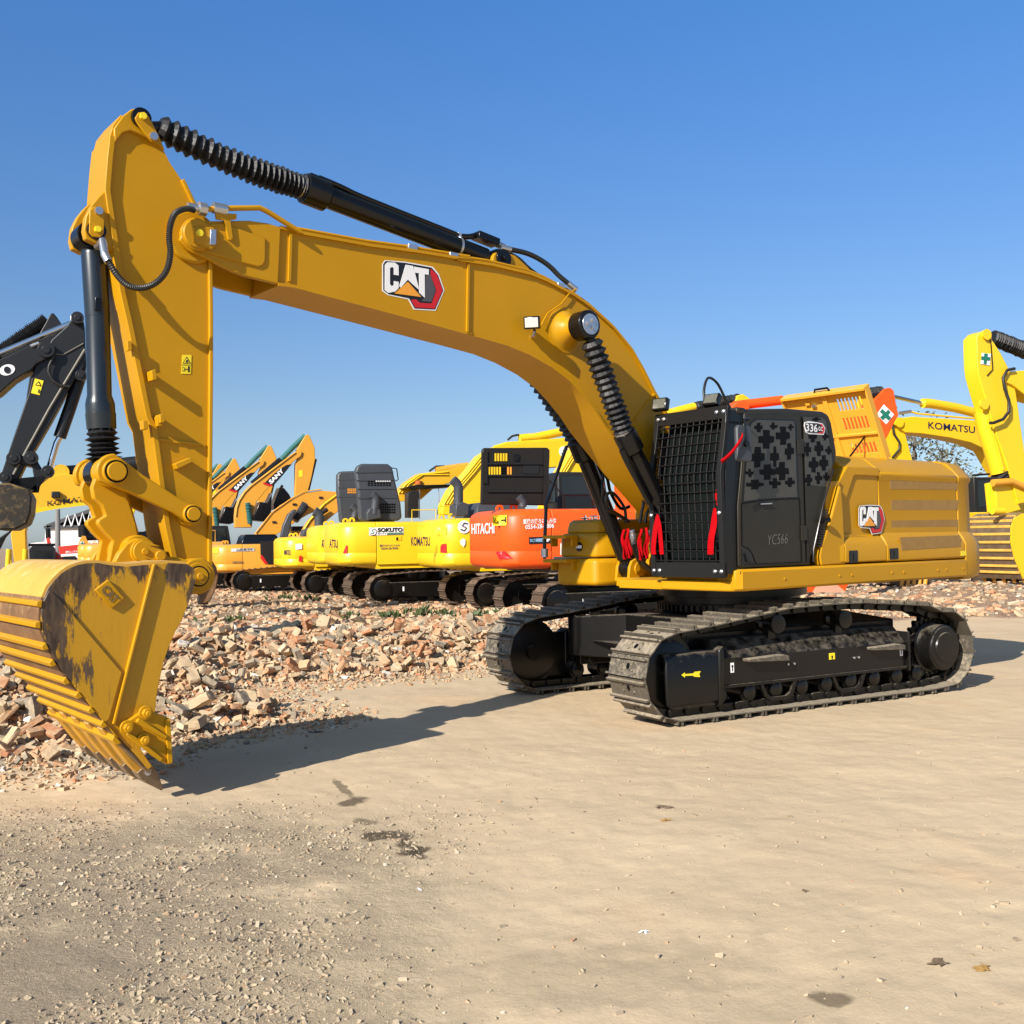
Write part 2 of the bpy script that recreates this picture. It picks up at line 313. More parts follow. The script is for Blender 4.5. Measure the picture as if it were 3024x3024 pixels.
def ground_mat():
    m = bpy.data.materials.new("packed_dirt"); m.use_nodes = True; n = m.node_tree.nodes; l = m.node_tree.links; b = n["Principled BSDF"]; b.inputs["Roughness"].default_value = .92; b.inputs["Specular IOR Level"].default_value = .15
    tc = n.new("ShaderNodeTexCoord"); O = tc.outputs["Object"]
    def nz(s, d=6, r=.6, sc3=None, rot=0):
        t = n.new("ShaderNodeTexNoise"); t.inputs["Scale"].default_value = s; t.inputs["Detail"].default_value = d; t.inputs["Roughness"].default_value = r
        if sc3:
            mp = n.new("ShaderNodeMapping"); mp.vector_type = 'TEXTURE'; mp.inputs["Rotation"].default_value = (0, 0, rot); mp.inputs["Scale"].default_value = sc3; l.new(O, mp.inputs[0]); l.new(mp.outputs[0], t.inputs["Vector"])
        else: l.new(O, t.inputs["Vector"])
        return t.outputs[0]
    def mr(i, a, c, lo=0, hi=1):
        q = n.new("ShaderNodeMapRange"); q.inputs[1].default_value = a; q.inputs[2].default_value = c; q.inputs[3].default_value = lo; q.inputs[4].default_value = hi; l.new(i, q.inputs[0]); return q.outputs[0]
    def mix(f, a, c, mode='MIX'):
        q = n.new("ShaderNodeMix"); q.data_type = 'RGBA'; q.blend_type = mode
        for i, s in ((0, f), (6, a), (7, c)):
            if hasattr(s, "links"): l.new(s, q.inputs[i])
            elif i == 0: q.inputs[0].default_value = s
            else: q.inputs[i].default_value = s + (1,)
        return q.outputs[2]
    def mul(a, c, op='MULTIPLY'):
        q = n.new("ShaderNodeMath"); q.operation = op
        for i, s in ((0, a), (1, c)):
            if hasattr(s, "links"): l.new(s, q.inputs[i])
            else: q.inputs[i].default_value = s
        return q.outputs[0]
    c = mix(mr(nz(.45, 5), .38, .62), (.515, .395, .252), (.58, .45, .29))
    c = mix(mr(nz(1.0, 6, .65, (3.2, .8, 1), R(36)), .45, .70, 0, .22), c, (.50, .385, .235))         # wheel-brushed streaks
    c = mix(mr(nz(1.0, 4, .55, (7, .35, 1), R(31)), .56, .72, 0, .13), c, (.70, .57, .39)); c = mix(mr(nz(1.3, 4, .55, (6, .30, 1), R(40)), .58, .72, 0, .14), c, (.42, .33, .215))
    c = mix(mr(nz(70, 3, .7), .55, .75, 0, .3), c, (.72, .58, .39))
    c = mix(mr(nz(28, 5, .7), .60, .72, 0, .45), c, (.40, .30, .18))
    c = mix(mr(nz(.55, 3), .58, .72, 0, .45), c, (.66, .44, .25))
    sx = n.new("ShaderNodeSeparateXYZ"); l.new(O, sx.inputs[0])
    gx = mr(sx.outputs["X"], -.1, -1.8); gy = mr(sx.outputs["Y"], 7.6, 6.3); nn = mr(nz(1.3, 5), .30, .50)
    g = mul(mul(gx, gy), nn); c = mix(mul(g, .75), c, (.53, .43, .30))
    gv = mr(nz(22, 7, .78), .50, .66); c = mix(mul(mul(g, gv), .42), c, (.30, .235, .155))
    # oil stains
    def seg(x0, y0, x1, y1, w_, st):
        a, b = D2(x0, y0), D2(x1, y1); m_ = (a + b) / 2; cx = (x0 + x1) / 2; cy = (y0 + y1) / 2; return (m_.x, m_.y, (b - a).length / 2, w_, math.atan2(b.y - a.y, b.x - a.x), st)
    wr = n.new("ShaderNodeTexNoise"); wr.inputs["Scale"].default_value = 7; wr.inputs["Detail"].default_value = 5; l.new(O, wr.inputs["Vector"])
    for (dx, dy, rx, ry, rot, st) in (seg(645, 1512, 690, 1516, .10, .85), seg(632, 1472, 664, 1504, .035, .7), seg(690, 1572, 778, 1580, .10, .9), seg(750, 1580, 800, 1620, .055, .9), seg(770, 1600, 790, 1612, .08, .85), (1040, 1850, .9, .30, .3, .16), (1562, 1882, .09, .06, 0, .7), (690, 1550, .05, .10, .8, .6)):
        p = D2(dx, dy) if dx > 20 else Vector((dx, dy, 0)); mp = n.new("ShaderNodeMapping"); mp.vector_type = 'TEXTURE'; mp.inputs["Location"].default_value = (p.x, p.y, 0); mp.inputs["Rotation"].default_value = (0, 0, rot); mp.inputs["Scale"].default_value = (rx, ry, 1); l.new(O, mp.inputs[0])
        fl = n.new("ShaderNodeVectorMath"); fl.operation = 'MULTIPLY'; l.new(mp.outputs[0], fl.inputs[0]); fl.inputs[1].default_value = (1, 1, 0)
        v = n.new("ShaderNodeVectorMath"); v.operation = 'LENGTH'; l.new(fl.outputs[0], v.inputs[0])
        e = mul(v.outputs["Value"], mr(wr.outputs[0], .2, .8, -.8, .8), 'ADD'); c = mix(mr(e, .8, 1.25, st, 0), c, (.085, .065, .04))
    # brick dust and rubble ground
    at = n.new("ShaderNodeAttribute"); at.attribute_name = "rubble"
    rb = mix(mr(nz(9, 7, .75), .42, .58), (.42, .235, .14), (.50, .39, .27)); rb = mix(mr(nz(30, 4, .7), .50, .62), rb, (.16, .11, .075)); c = mix(at.outputs["Fac"], c, rb)
    l.new(c, b.inputs["Base Color"])
    h = mul(nz(2.2, 7, .55), .022); h = mul(h, mul(nz(60, 4, .7), .0022), 'ADD'); h = mul(h, mul(mul(nz(1.2, 6, .6, (1.6, .5, 1), R(36)), .024), mr(g, 0, 1, 1, .3)), 'ADD'); h = mul(h, mul(mul(nz(26, 7, .78), g), .075), 'ADD')
    h = mul(h, mul(mul(nz(14, 5, .7), at.outputs["Fac"]), .12), 'ADD')
    bp = n.new("ShaderNodeBump"); bp.inputs["Strength"].default_value = .9; bp.inputs["Distance"].default_value = 1.0; l.new(h, bp.inputs["Height"]); l.new(bp.outputs[0], b.inputs["Normal"])
    return m
me.materials.append(ground_mat()); gobj = bpy.data.objects.new("ground", me); COL.objects.link(gobj); gobj["kind"] = "structure"
# ---------------- rubble
def brick_mat(name, island):
    m = bpy.data.materials.new(name); m.use_nodes = True; n = m.node_tree.nodes; l = m.node_tree.links; b = n["Principled BSDF"]; b.inputs["Roughness"].default_value = .9; b.inputs["Specular IOR Level"].default_value = .2
    if island: g = n.new("ShaderNodeNewGeometry"); r = g.outputs["Random Per Island"]
    else: g = n.new("ShaderNodeObjectInfo"); r = g.outputs["Random"]
    cr = n.new("ShaderNodeValToRGB"); cr.color_ramp.interpolation = 'CONSTANT'; E = cr.color_ramp.elements
    cols = [(0, (.44, .225, .115)), (.16, (.49, .30, .165)), (.32, (.47, .35, .215)), (.46, (.40, .165, .075)), (.54, (.46, .33, .205)), (.66, (.27, .225, .165)), (.76, (.55, .43, .29)), (.86, (.20, .175, .14)), (.93, (.45, .25, .13)), (.98, (.68, .64, .57))]
    E[0].color = cols[0][1] + (1,); E[0].position = 0; E[1].position = cols[1][0]; E[1].color = cols[1][1] + (1,)
    for p, c in cols[2:]: e = E.new(p); e.color = c + (1,)
    l.new(r, cr.inputs[0]); tc = n.new("ShaderNodeTexCoord"); nz = n.new("ShaderNodeTexNoise"); nz.inputs["Scale"].default_value = 14; nz.inputs["Detail"].default_value = 7; nz.inputs["Roughness"].default_value = .7; l.new(tc.outputs["Object"], nz.inputs["Vector"])
    mr = n.new("ShaderNodeMapRange"); mr.inputs[1].default_value = .42; mr.inputs[2].default_value = .68; mr.inputs[4].default_value = .75; l.new(nz.outputs[0], mr.inputs[0])
    mx = n.new("ShaderNodeMix"); mx.data_type = 'RGBA'; l.new(mr.outputs[0], mx.inputs[0]); l.new(cr.outputs[0], mx.inputs[6]); mx.inputs[7].default_value = (.50, .39, .25, 1); l.new(mx.outputs[2], b.inputs["Base Color"])
    bp = n.new("ShaderNodeBump"); bp.inputs["Strength"].default_value = .5; bp.inputs["Distance"].default_value = .02; l.new(nz.outputs[0], bp.inputs["Height"]); l.new(bp.outputs[0], b.inputs["Normal"])
    return m
BRK = brick_mat("broken_brick", False); RBL = brick_mat("rubble_chunks", True)
def rot_mats(n, flat=1.0):
    a = rng.uniform(0, 2 * np.pi, n); t = rng.normal(0, .5 * flat, n); u = rng.normal(0, .5 * flat, n)
    ca, sa, ct, st, cu, su = np.cos(a), np.sin(a), np.cos(t), np.sin(t), np.cos(u), np.sin(u); z = np.zeros(n); o = np.ones(n)
    Rz = np.stack([ca, -sa, z, sa, ca, z, z, z, o], 1).reshape(n, 3, 3); Rx = np.stack([o, z, z, z, ct, -st, z, st, ct], 1).reshape(n, 3, 3); Ry = np.stack([cu, z, su, z, o, z, -su, z, cu], 1).reshape(n, 3, 3)
    return Rz @ Rx @ Ry
UC = np.array([(x, y, z) for x in (-.5, .5) for y in (-.5, .5) for z in (-.5, .5)]); UF = np.array([(0, 1, 3, 2), (4, 6, 7, 5), (0, 4, 5, 1), (2, 3, 7, 6), (0, 2, 6, 4), (1, 5, 7, 3)])
def chunk_mesh(name, pos, size, m, jit=.11, flat=1.0, kind="stuff"):
    n = len(pos); V = UC[None] * size[:, None, :]; V = V + rng.uniform(-jit, jit, V.shape) * size[:, None, :]; V = np.einsum('nij,nkj->nki', rot_mats(n, flat), V) + pos[:, None, :]
    Fc = (UF[None] + (np.arange(n) * 8)[:, None, None]).reshape(-1, 4); me = bpy.data.meshes.new(name); me.vertices.add(n * 8); me.vertices.foreach_set("co", V.ravel()); me.loops.add(Fc.size); me.loops.foreach_set("vertex_index", Fc.ravel().astype(np.int32))
    me.polygons.add(len(Fc)); me.polygons.foreach_set("loop_start", np.arange(len(Fc)) * 4); me.update(); me.validate(); me.shade_flat(); me.materials.append(m); o = bpy.data.objects.new(name, me); COL.objects.link(o); o["kind"] = kind; return o
def in_view(x, y, mx=60):
    px = 1512 + F_PX * x / np.maximum(y, .1); return (px > -mx) & (px < 3024 + mx)
def sample(n, y0, y1, cond, power=1.0):
    X = np.zeros(0); Y = np.zeros(0)
    while len(X) < n:
        y = y0 + (y1 - y0) * rng.rand(n * 3) ** power; x = (rng.rand(n * 3) * 1.12 - .56) * y; k = cond(x, y); X = np.append(X, x[k]); Y = np.append(Y, y[k])
    return X[:n], Y[:n]
def outside_track(x, y):
    """keep stones off the footprints of the big excavator"""
    a = R(209.978); dx = x - 2.6155; dy = y - 12.6774; r = dx * math.cos(a) + dy * math.sin(a); l = -dx * math.sin(a) + dy * math.cos(a)
    return ~((np.abs(r) < 2.7) & (np.abs(l) < 1.7))
# dense chunks on the mound, then thinner and bigger over the field behind
def put(name, n, y0, y1, cond, s0, s1, power, lift, label, cat=None, flat=1.0, m=None, shape=None):
    x, y = sample(n, y0, y1, cond, power); s = s0 * (s1 / s0) ** (rng.rand(n) ** (5.5 if name == 'gravel' else 1.6))
    size = np.stack([s * rng.uniform(.9, 1.9, n), s * rng.uniform(.6, 1.1, n), s * rng.uniform(.35, .7, n)], 1)
    z = height(x, y) + s * lift; o = chunk_mesh(name, np.stack([x, y, z], 1), size, m or RBL, flat=flat); o["label"] = label; o["category"] = cat or "rubble"; return o
fd = lambda x, y: dist_front(x, y)
put("brick_rubble", 34000, 7.5, 21, lambda x, y: (fd(x, y) > .02) & (fd(x, y) < 5.2) & (x < 2.5) & outside_track(x, y), .018, .085, 1.0, .3, "heap of broken brick and mortar chunks behind the bucket", flat=1.2)
put("crushed_rubble", 5200, 7.3, 21, lambda x, y: (fd(x, y) > -.45 - .25 * rng.rand(len(x)) * 2) & (fd(x, y) < .5) & (x < 2.6) & outside_track(x, y) & (rng.rand(len(x)) < .75), .012, .05, 1.0, .2, "small crushed brick along the edge of the rubble heap")
put("far_rubble", 16000, 14, 46, lambda x, y: (fd(x, y) > .3) & outside_track(x, y), .04, .17, 1.35, .12, "flat field of broken brick around the parked machines", flat=.5)
# loose gravel on the road
def gcond(x, y):
    g = np.clip((-.0 - x) / 1.7, 0, 1) * np.clip((7.8 - y) / 1.2, 0, 1); pn = np.clip(.62 + fbm(x, y, .9, 21, 3) * .55, 0, 1)
    return (fd(x, y) < -.02) & (rng.rand(len(x)) < .012 + g * pn)
GRV = brick_mat("gravel_stone", True)
_cr = [q for q in GRV.node_tree.nodes if q.type == 'VALTORGB'][0]
for e, c in zip(_cr.color_ramp.elements, [(.33, .265, .185), (.37, .295, .205), (.28, .23, .165), (.40, .32, .225), (.34, .27, .19), (.24, .195, .14), (.38, .305, .21), (.43, .35, .25), (.40, .25, .15), (.56, .50, .40)]): e.color = c + (1,)
put("gravel", 46000, 2.9, 9.5, gcond, .0028, .022, 1.0, .10, "loose grey gravel scattered over the near left ground", "gravel", m=GRV)
# individual bricks
def brick_mesh(i):
    L, W, H = random.choice([(.24, .115, .055), (.24, .115, .055), (.15, .115, .055), (.18, .12, .06), (.24, .12, .09)])
    bm = bmesh.new(); bmesh.ops.create_cube(bm, size=1); bmesh.ops.subdivide_edges(bm, edges=bm.edges, cuts=2, use_grid_fill=True)
    cut = random.uniform(-.4, .4)
    for v in bm.verts:
        c = v.co.copy()
        if L < .2 and c.x > .3: c.x += cut * c.y * .5 - random.uniform(0, .15)
        e = sum(1 for k in c if abs(k) > .49)
        if e >= 2: c *= random.uniform(.9, 1.0)
        v.co = Vector((c.x * L, c.y * W, c.z * H)) + Vector([random.uniform(-.0035, .0035) for _ in range(3)])
    me = bpy.data.meshes.new("loose_brick"); bm.to_mesh(me); bm.free(); me.materials.append(BRK); return me
BMS = [brick_mesh(i) for i in range(14)]
bx, by = sample(300, 7.6, 17.5, lambda x, y: (fd(x, y) > .05) & (fd(x, y) < 2.7) & (x < 1.4) & outside_track(x, y) & (rng.rand(len(x)) < .35 + .65 * (x > -5)))
bz = height(bx, by)
for i in range(300):
    o = bpy.data.objects.new("loose_brick", BMS[i % 14]); COL.objects.link(o); tilt = .55
    o.location = (bx[i], by[i], bz[i] + random.uniform(.07, .15)); o.rotation_euler = (random.gauss(0, tilt), random.gauss(0, tilt), random.uniform(0, 6.3)); k = random.uniform(.85, 1.12); o.scale = (k, k, k)
    tag(o, "loose brick lying in the heap of rubble behind the excavator bucket", "brick", "loose bricks in the rubble heap")
# weeds
WEED = mat("weed_leaf", (.07, .10, .03), .6, var=.4, vscale=5)
mb = MB()
for (dx, dy, n, sp) in ((905, 1172, 45, .9), (860, 1178, 22, .7), (1000, 1165, 20, .5), (800, 1163, 25, .6), (540, 1132, 14, .5), (600, 1135, 14, .4), (430, 1178, 16, .5), (730, 1168, 18, .5), (940, 1180, 40, .4), (640, 1172, 12, .4)):
    p = D2(dx, dy)
    for _ in range(n):
        x = p.x + random.gauss(0, sp * .5); y = p.y + random.gauss(0, sp * .6)
        if dist_front(np.array([x]), np.array([y]))[0] < 0: continue
        z = float(height(x, y)); a = random.uniform(0, 6.3); h = random.uniform(.05, .22); s = random.uniform(.02, .06)
        for k in range(3):
            b = a + k * 2.1; c = Vector((x, y, z)); t = Vector((math.cos(b) * h * .5, math.sin(b) * h * .5, h)); u = Vector((-math.sin(b), math.cos(b), 0)) * s
            mb.add([c, c + t * .6 + u, c + t, c + t * .6 - u], [(0, 1, 2, 3)])
o = obj("weeds", mb, WEED, smooth=0); tag(o, "small green weeds growing through the rubble", "weeds", kind="stuff")
# ================================================================== THE BIG EXCAVATOR
M = Frame(2.6155, 12.6774, R(218.734)); LOWROT = R(209.978 - 218.734)
EX = thing("excavator", "large yellow crawler excavator with black caged cab, standing in front of all the others", "excavator", M.o, M.az)
MP = M.P
def cat_logo(mapper, l, parent, t0=0.0):
    """badge of three white letters on a black field with a red hexagon edge; mapper turns trace pixels into photo pixels"""
    lay = [("backing", WHT, [(1408, 540), (1424, 518), (1545, 528), (1696, 556), (1731, 598), (1763, 690), (1713, 807), (1588, 800), (1556, 742), (1440, 718), (1408, 694)]),
           ("black_field", BKD, [(1413, 542), (1427, 523), (1543, 534), (1690, 561), (1725, 602), (1756, 690), (1709, 800), (1592, 794), (1560, 736), (1442, 712), (1414, 690)]),
           ("red_edge", RDD, [(1684, 568), (1719, 600), (1752, 690), (1706, 795), (1596, 788), (1570, 745), (1600, 742), (1622, 762), (1688, 766), (1716, 690), (1683, 602)]),
           ("grey_mesh", GYD, [(1655, 598), (1682, 602), (1711, 690), (1686, 757), (1628, 752), (1650, 735)]),
           ("letter", WHT, [(1422, 545), (1436, 531), (1478, 533), (1499, 550), (1500, 606), (1473, 602), (1473, 567), (1463, 557), (1450, 565), (1450, 655), (1460, 668), (1473, 660), (1473, 638), (1500, 643), (1500, 678), (1480, 698), (1440, 706), (1421, 690)]),
           ("letter", WHT, [(1540, 545), (1582, 552), (1618, 690), (1588, 664), (1552, 630), (1512, 676), (1504, 668)]),
           ("letter", WHT, [(1589, 556), (1672, 571), (1671, 603), (1648, 599), (1649, 734), (1618, 706), (1616, 594), (1591, 590)]),
           ("triangle", ORD, [(1552, 642), (1628, 729), (1476, 709)])]
    root = None
    for i, (nm, m, pts) in enumerate(lay):
        q = M.P([mapper(a, b) for a, b in pts], l); mb = MB(); y = l + t0 + .0015 * (i if i < 4 else 4.5) + (.001 if nm == "triangle" else 0); mb.poly(q, y, y - .002 - .0015 * (i > 0))
        o = obj("badge" if root is None else nm, mb, m, root if root else parent, smooth=0)
        if root is None: root = o
    return root
# ---------------------------------------------------------------- tracks
def resample(pts, n):
    P = [Vector(p) for p in pts]; P.append(P[0]); L = [0]
    for a, b in zip(P[:-1], P[1:]): L.append(L[-1] + (b - a).length)
    out = []
    for k in range(n):
        t = L[-1] * k / n; i = max(j for j in range(len(L)) if L[j] <= t + 1e-9); i = min(i, len(P) - 2); out.append(P[i].lerp(P[i + 1], (t - L[i]) / max(L[i + 1] - L[i], 1e-9)))
    return out
def arc(cx, cz, r, a0, a1, n): return [(cx + r * math.cos(R(a0 + (a1 - a0) * i / n)), cz + r * math.sin(R(a0 + (a1 - a0) * i / n))) for i in range(n + 1)]
def track_path(k=1.0, sag=True, mirror=False):
    p = arc(2.08, .485, .425, -88, 75, 14) + [(1.75, .935), (1.2, 1.0), (.6, 1.075), (0, 1.09), (-.5, 1.085), (-1.1, 1.04), (-1.6, 1.0)] + arc(-1.86, .50, .435, 78, 250, 14) + [(-1.65, .06)]
    p = [(a * k, b * k) for a, b in p]
    return [(-a, b) for a, b in p][::-1] if mirror else p
def shoe_belt(path, n, yc, half, gh=.05, detail=True, links=True):
    P = resample(path, n); mb = MB(); N = len(P)
    for i in range(N):
        a, b = P[i], P[(i + 1) % N]; c = (a + b) / 2; t = (b - a).normalized(); pl = (b - a).length; nrm = Vector((t.y, -t.x))     # outward (path runs counter-clockwise)
        def blk(s0, s1, n0, n1, y0, y1):
            q = [c + t * s0 + nrm * n0, c + t * s1 + nrm * n0, c + t * s1 + nrm * n1, c + t * s0 + nrm * n1]; mb.poly([(v.x, v.y) for v in q], y0, y1)
        h = pl / 2; mb.cur = 0; yj = random.uniform(-.004, .004)
        blk(-h * .98, h * .98, 0, .012, yc - half + yj, yc + half + yj)
        blk(-h * .96, -h * .80, .010, gh, yc - half + yj, yc + half + yj); blk(h * .62, h * .80, .010, gh, yc - half + yj, yc + half + yj)
        if detail:
            mb.cur = 1
            q = c + nrm * .0125
            mb.add([((q + t * .034 * math.cos(k * math.pi / 4)).x, yc + .028 * math.sin(k * math.pi / 4), (q + t * .034 * math.cos(k * math.pi / 4)).y) for k in range(8)], [tuple(range(8))])
            mb.cur = 0
            for sy in (-1, 1):
                for ss in (-1, 1):
                    e = c + t * (ss * .035) + nrm * .012; e2 = c + t * (ss * .035) + nrm * .026; mb.cyl((e.x, yc + sy * .085, e.y), (e2.x, yc + sy * .085, e2.y), .012, 6)
        if links:
            mb.cur = 2
            for sy in (-1, 1):
                blk(-h * .9, h * .75, -.075, -.001, yc + sy * .09 - .02, yc + sy * .09 + .02)
                e = c + t * (h * .9) - nrm * .045; mb.cyl((e.x, yc + sy * .115 - .02, e.y), (e.x, yc + sy * .115 + .02, e.y), .033, 8)
    return mb
def big_track(yc, out):
    """yc centre line, out = +1 when the outer side is the left side"""
    t = obj("track", shoe_belt(track_path(), 49, yc, .30), [SHOE, HOLE, FRM], EX, rot=(0, 0, LOWROT), smooth=20)
    S = lambda nm, mb, m, bev=0, sm_=35: obj(nm, mb, m, t, bevel=bev, smooth=sm_)
    # frame: box beam with sloping top, outer face flush near the shoe edge
    yo = yc + out * .155; yi = yc - out * .20
    prof = [(yo, .30), (yo, .60), (yo - out * .04, .655), (yc - out * .02, .78), (yi, .78), (yi, .30)]
    mb = MB(); mb.loft([[(x, y, z) for y, z in prof] for x in (1.46, 1.2, .4, -.6, -1.30)]); f = S("track_frame", mb, FRM, .012)
    mb = MB(); mb.box(((1.46 - 1.3) / 2, yo + out * .008, .315), (2.8, .03, .03)); mb.box((-1.315, yo - out * .1, .50), (.035, .28, .44)); mb.box((1.455, yo - out * .08, .48), (.03, .22, .42))
    obj("frame_flange", mb, FRM, f, bevel=.004)
    for x0, x1 in ((.60, 1.16), (-1.18, -.66)):
        mb = MB(); mb.poly([(x0, .53), (x1, .555), (x1, .585), (x0 + .08, .60), (x0, .58)], yo + out * .0, yo + out * .10); obj("step", mb, SHOE, f, bevel=.006)
    if out > 0:
        for x, c in ((1.30, WHT), (-1.22, WHT), (-.12, YLD)):
            mb = MB(); w_, h_ = (.045, .10) if c is WHT else (.085, .07); mb.box((x, yo + .003, .50 if c is WHT else .52), (w_, .004, h_)); d = obj("decal", mb, c, f)
            mb = MB(); mb.cyl((x, yo + .0055, .515), (x, yo + .0065, .515), .014, 12); mb.box((x, yo + .006, .485), (.012, .002, .04)); obj("pictogram", mb, BKD, f)
        for x in (.53, .44, -.46, -.53): 
            mb = MB(); mb.cyl((x, yo, .48), (x, yo + .012, .48), .013, 8); obj("bolt", mb, STL, f)
    # idler guard box at the front
    mb = MB(); g = [(yo + out * .05, .18), (yo + out * .055, .24), (yo + out * .055, .62), (yo + out * .02, .69), (yc + out * .04, .70), (yc + out * .04, .14), (yo, .14)]
    mb.loft([[(2.19 if z > .15 else 2.08, y, z) for y, z in g], [(1.50, y, z) for y, z in g]]); mb.poly([(1.53, .12), (1.46, .2), (1.46, .74), (1.53, .70)], yc + out * .03, yo + out * .075); S("idler_guard", mb, FRM, .02)
    if out > 0:
        y = yo + .0575; ar = KAm = crop(1400, 1750, 2.415)([(1478, 588), (1503, 570), (1503, 581), (1562, 576), (1575, 564), (1616, 560), (1605, 581), (1612, 602), (1570, 600), (1560, 592), (1503, 594), (1503, 607)])
        a = M.az + LOWROT; fr = Frame(M.o.x, M.o.y, a); mb = MB(); mb.poly(fr.P(ar, y), y, y + .002); S("arrow_decal", mb, YLD, 0, 0)
    # idler, sprocket, rollers
    mb = MB(); mb.lathe((2.08, yc - .10, .485), (2.08, yc + .10, .485), [(0, .30), (.02, .345), (.06, .345), (.061, .40), (.139, .40), (.14, .345), (.18, .345), (.2, .30)], 40); mb.cyl((2.08, yc - .16, .485), (2.08, yc + .16, .485), .09); S("idler", mb, FRM)
    mb = MB(); n = 21; ring = []
    for k in range(n * 4): a_ = 2 * math.pi * k / (n * 4); rr = (.375, .375, .33, .33)[k % 4]; ring.append((-1.86 + rr * math.cos(a_), .51 + rr * math.sin(a_)))
    mb.poly(ring, yc - .035, yc + .035); S("sprocket", mb, FRM, .004)
    mb = MB(); mb.lathe((-1.86, yc - out * .1, .51), (-1.86, yc + out * .4, .51), [(0, .25), (.12, .27), (.16, .30), (.17, .275), (.20, .262), (.33, .262), (.335, .245), (.352, .238), (.356, .18), (.372, .17), (.376, .05)], 48)
    for k in range(24):
        a_ = 2 * math.pi * k / 24; mb.cyl((-1.86 + .315 * math.cos(a_), yc + out * .035, .51 + .315 * math.sin(a_)), (-1.86 + .315 * math.cos(a_), yc + out * .055, .51 + .315 * math.sin(a_)), .014, 6)
    S("final_drive", mb, FRM)
    for x in (1.45, 1.05, .68, .31, -.06, -.43, -.80, -1.17, -1.5):
        mb = MB(); mb.lathe((x, yc - .16, .23), (x, yc + .16, .23), [(0, .05), (.02, .085), (.05, .085), (.051, .105), (.13, .10), (.19, .10), (.269, .105), (.27, .085), (.30, .085), (.32, .05)], 20); mb.box((x, yo - out * .03, .25), (.11, .05, .12)); S("track_roller", mb, FRM)
    for x in (.62, -.38):
        mb = MB(); mb.lathe((x, yc - .12, .905), (x, yc + .13, .905), [(0, .09), (.05, .10), (.08, .075), (.17, .075), (.2, .10), (.245, .10), (.25, .07)], 24); mb.box((x, yc - out * .02, .80), (.10, .08, .14)); S("carrier_roller", mb, FRM)
    for x in (.67, -.37):
        mb = MB(); mb.poly([(x - .26, .30), (x - .20, .17), (x - .12, .115), (x + .12, .115), (x + .20, .17), (x + .26, .30), (x + .22, .30), (x + .16, .19), (x + .10, .155), (x - .10, .155), (x - .16, .19), (x - .22, .30)], yo - .02, yo + .015); S("track_guide", mb, FRM, .003)
    return t
big_track(1.295, 1); big_track(-1.295, -1)
# car body and slew ring
mb = MB(); mb.loft([[(x, y, z) for x, z in [(a, .42), (a, .86 + b)]] + [(x2, y, z) for x2, z in [(c, .86 + b), (c, .42)]] for y, a, b, c in ((1.12, 1.62, -.02, -1.5), (.95, 1.55, .0, -1.45), (.5, 1.2, .08, -1.2), (-.5, 1.2, .08, -1.2), (-.95, 1.55, .04, -1.45), (-1.12, 1.62, .04, -1.5))])
cb = obj("carbody", mb, FRM, EX, bevel=.015, rot=(0, 0, LOWROT))
for s in (1, -1):
    mb = MB(); mb.poly([(1.38, .30), (1.44, .36), (1.44, .80), (1.38, .84)], s * .93, s * .99); mb.box((1.30, s * .6, .60), (.30, .7, .03)); obj("gusset_plate", mb, FRM, cb, bevel=.005)
mb = MB(); mb.lathe((0, 0, .90), (0, 0, 1.30), [(0, .80), (.08, .83), (.10, .86), (.16, .86), (.17, .80), (.24, .80), (.25, .88), (.33, .88), (.34, .8), (.38, .8)], 64)
for k in range(72):
    a = 2 * math.pi * k / 72; mb.box((.87 * math.cos(a), .87 * math.sin(a), 1.02), (.05, .035, .07), Matrix.Rotation(a, 3, 'Z'))
obj("slew_ring", mb, FRM, EX)
# ---------------------------------------------------------------- upper frame
mb = MB(); mb.box((.24, .275, 1.33), (2.28, 1.65, .10)); mb.box((1.54, .46, 1.33), (.32, 1.28, .098)); mb.box((-1.9, .75, 1.36), (2.0, .12, .10)); mb.box((-1.9, -.75, 1.36), (2.0, .12, .10))
uf = obj("deck_frame", mb, YEL, EX, bevel=.008)
for y in (.36, -.36):       # boom foot brackets
    mb = MB(); mb.poly([(-.25, 1.38), (1.05, 1.38), (.95, 1.55), (.65, 2.0), (.52, 2.12), (.35, 2.12), (.22, 2.0), (-.05, 1.7)], y - .035 + (.10 if y > 0 else -.10), y + .035 + (.10 if y > 0 else -.10)); obj("boom_bracket", mb, YEL, uf, bevel=.008)
for y in (-.48, .48):       # boom cylinder clevises
    for s in (-.10, .10):
        mb = MB(); mb.poly([(.98, 1.34), (1.36, 1.34), (1.34, 1.50), (1.30, 1.57), (1.22, 1.60), (1.14, 1.57), (1.06, 1.48)], y + s - .02, y + s + .02); obj("cylinder_clevis", mb, YEL, uf, bevel=.006)
    mb = MB(); mb.tube([(1.22, y - .15, 1.48), (1.22, y + .15, 1.48), (1.22, y + .151, 1.48), (1.22, y + .17, 1.48)], [.055, .055, .085, .085], 24); obj("pin", mb, YEL, uf, bevel=.004)
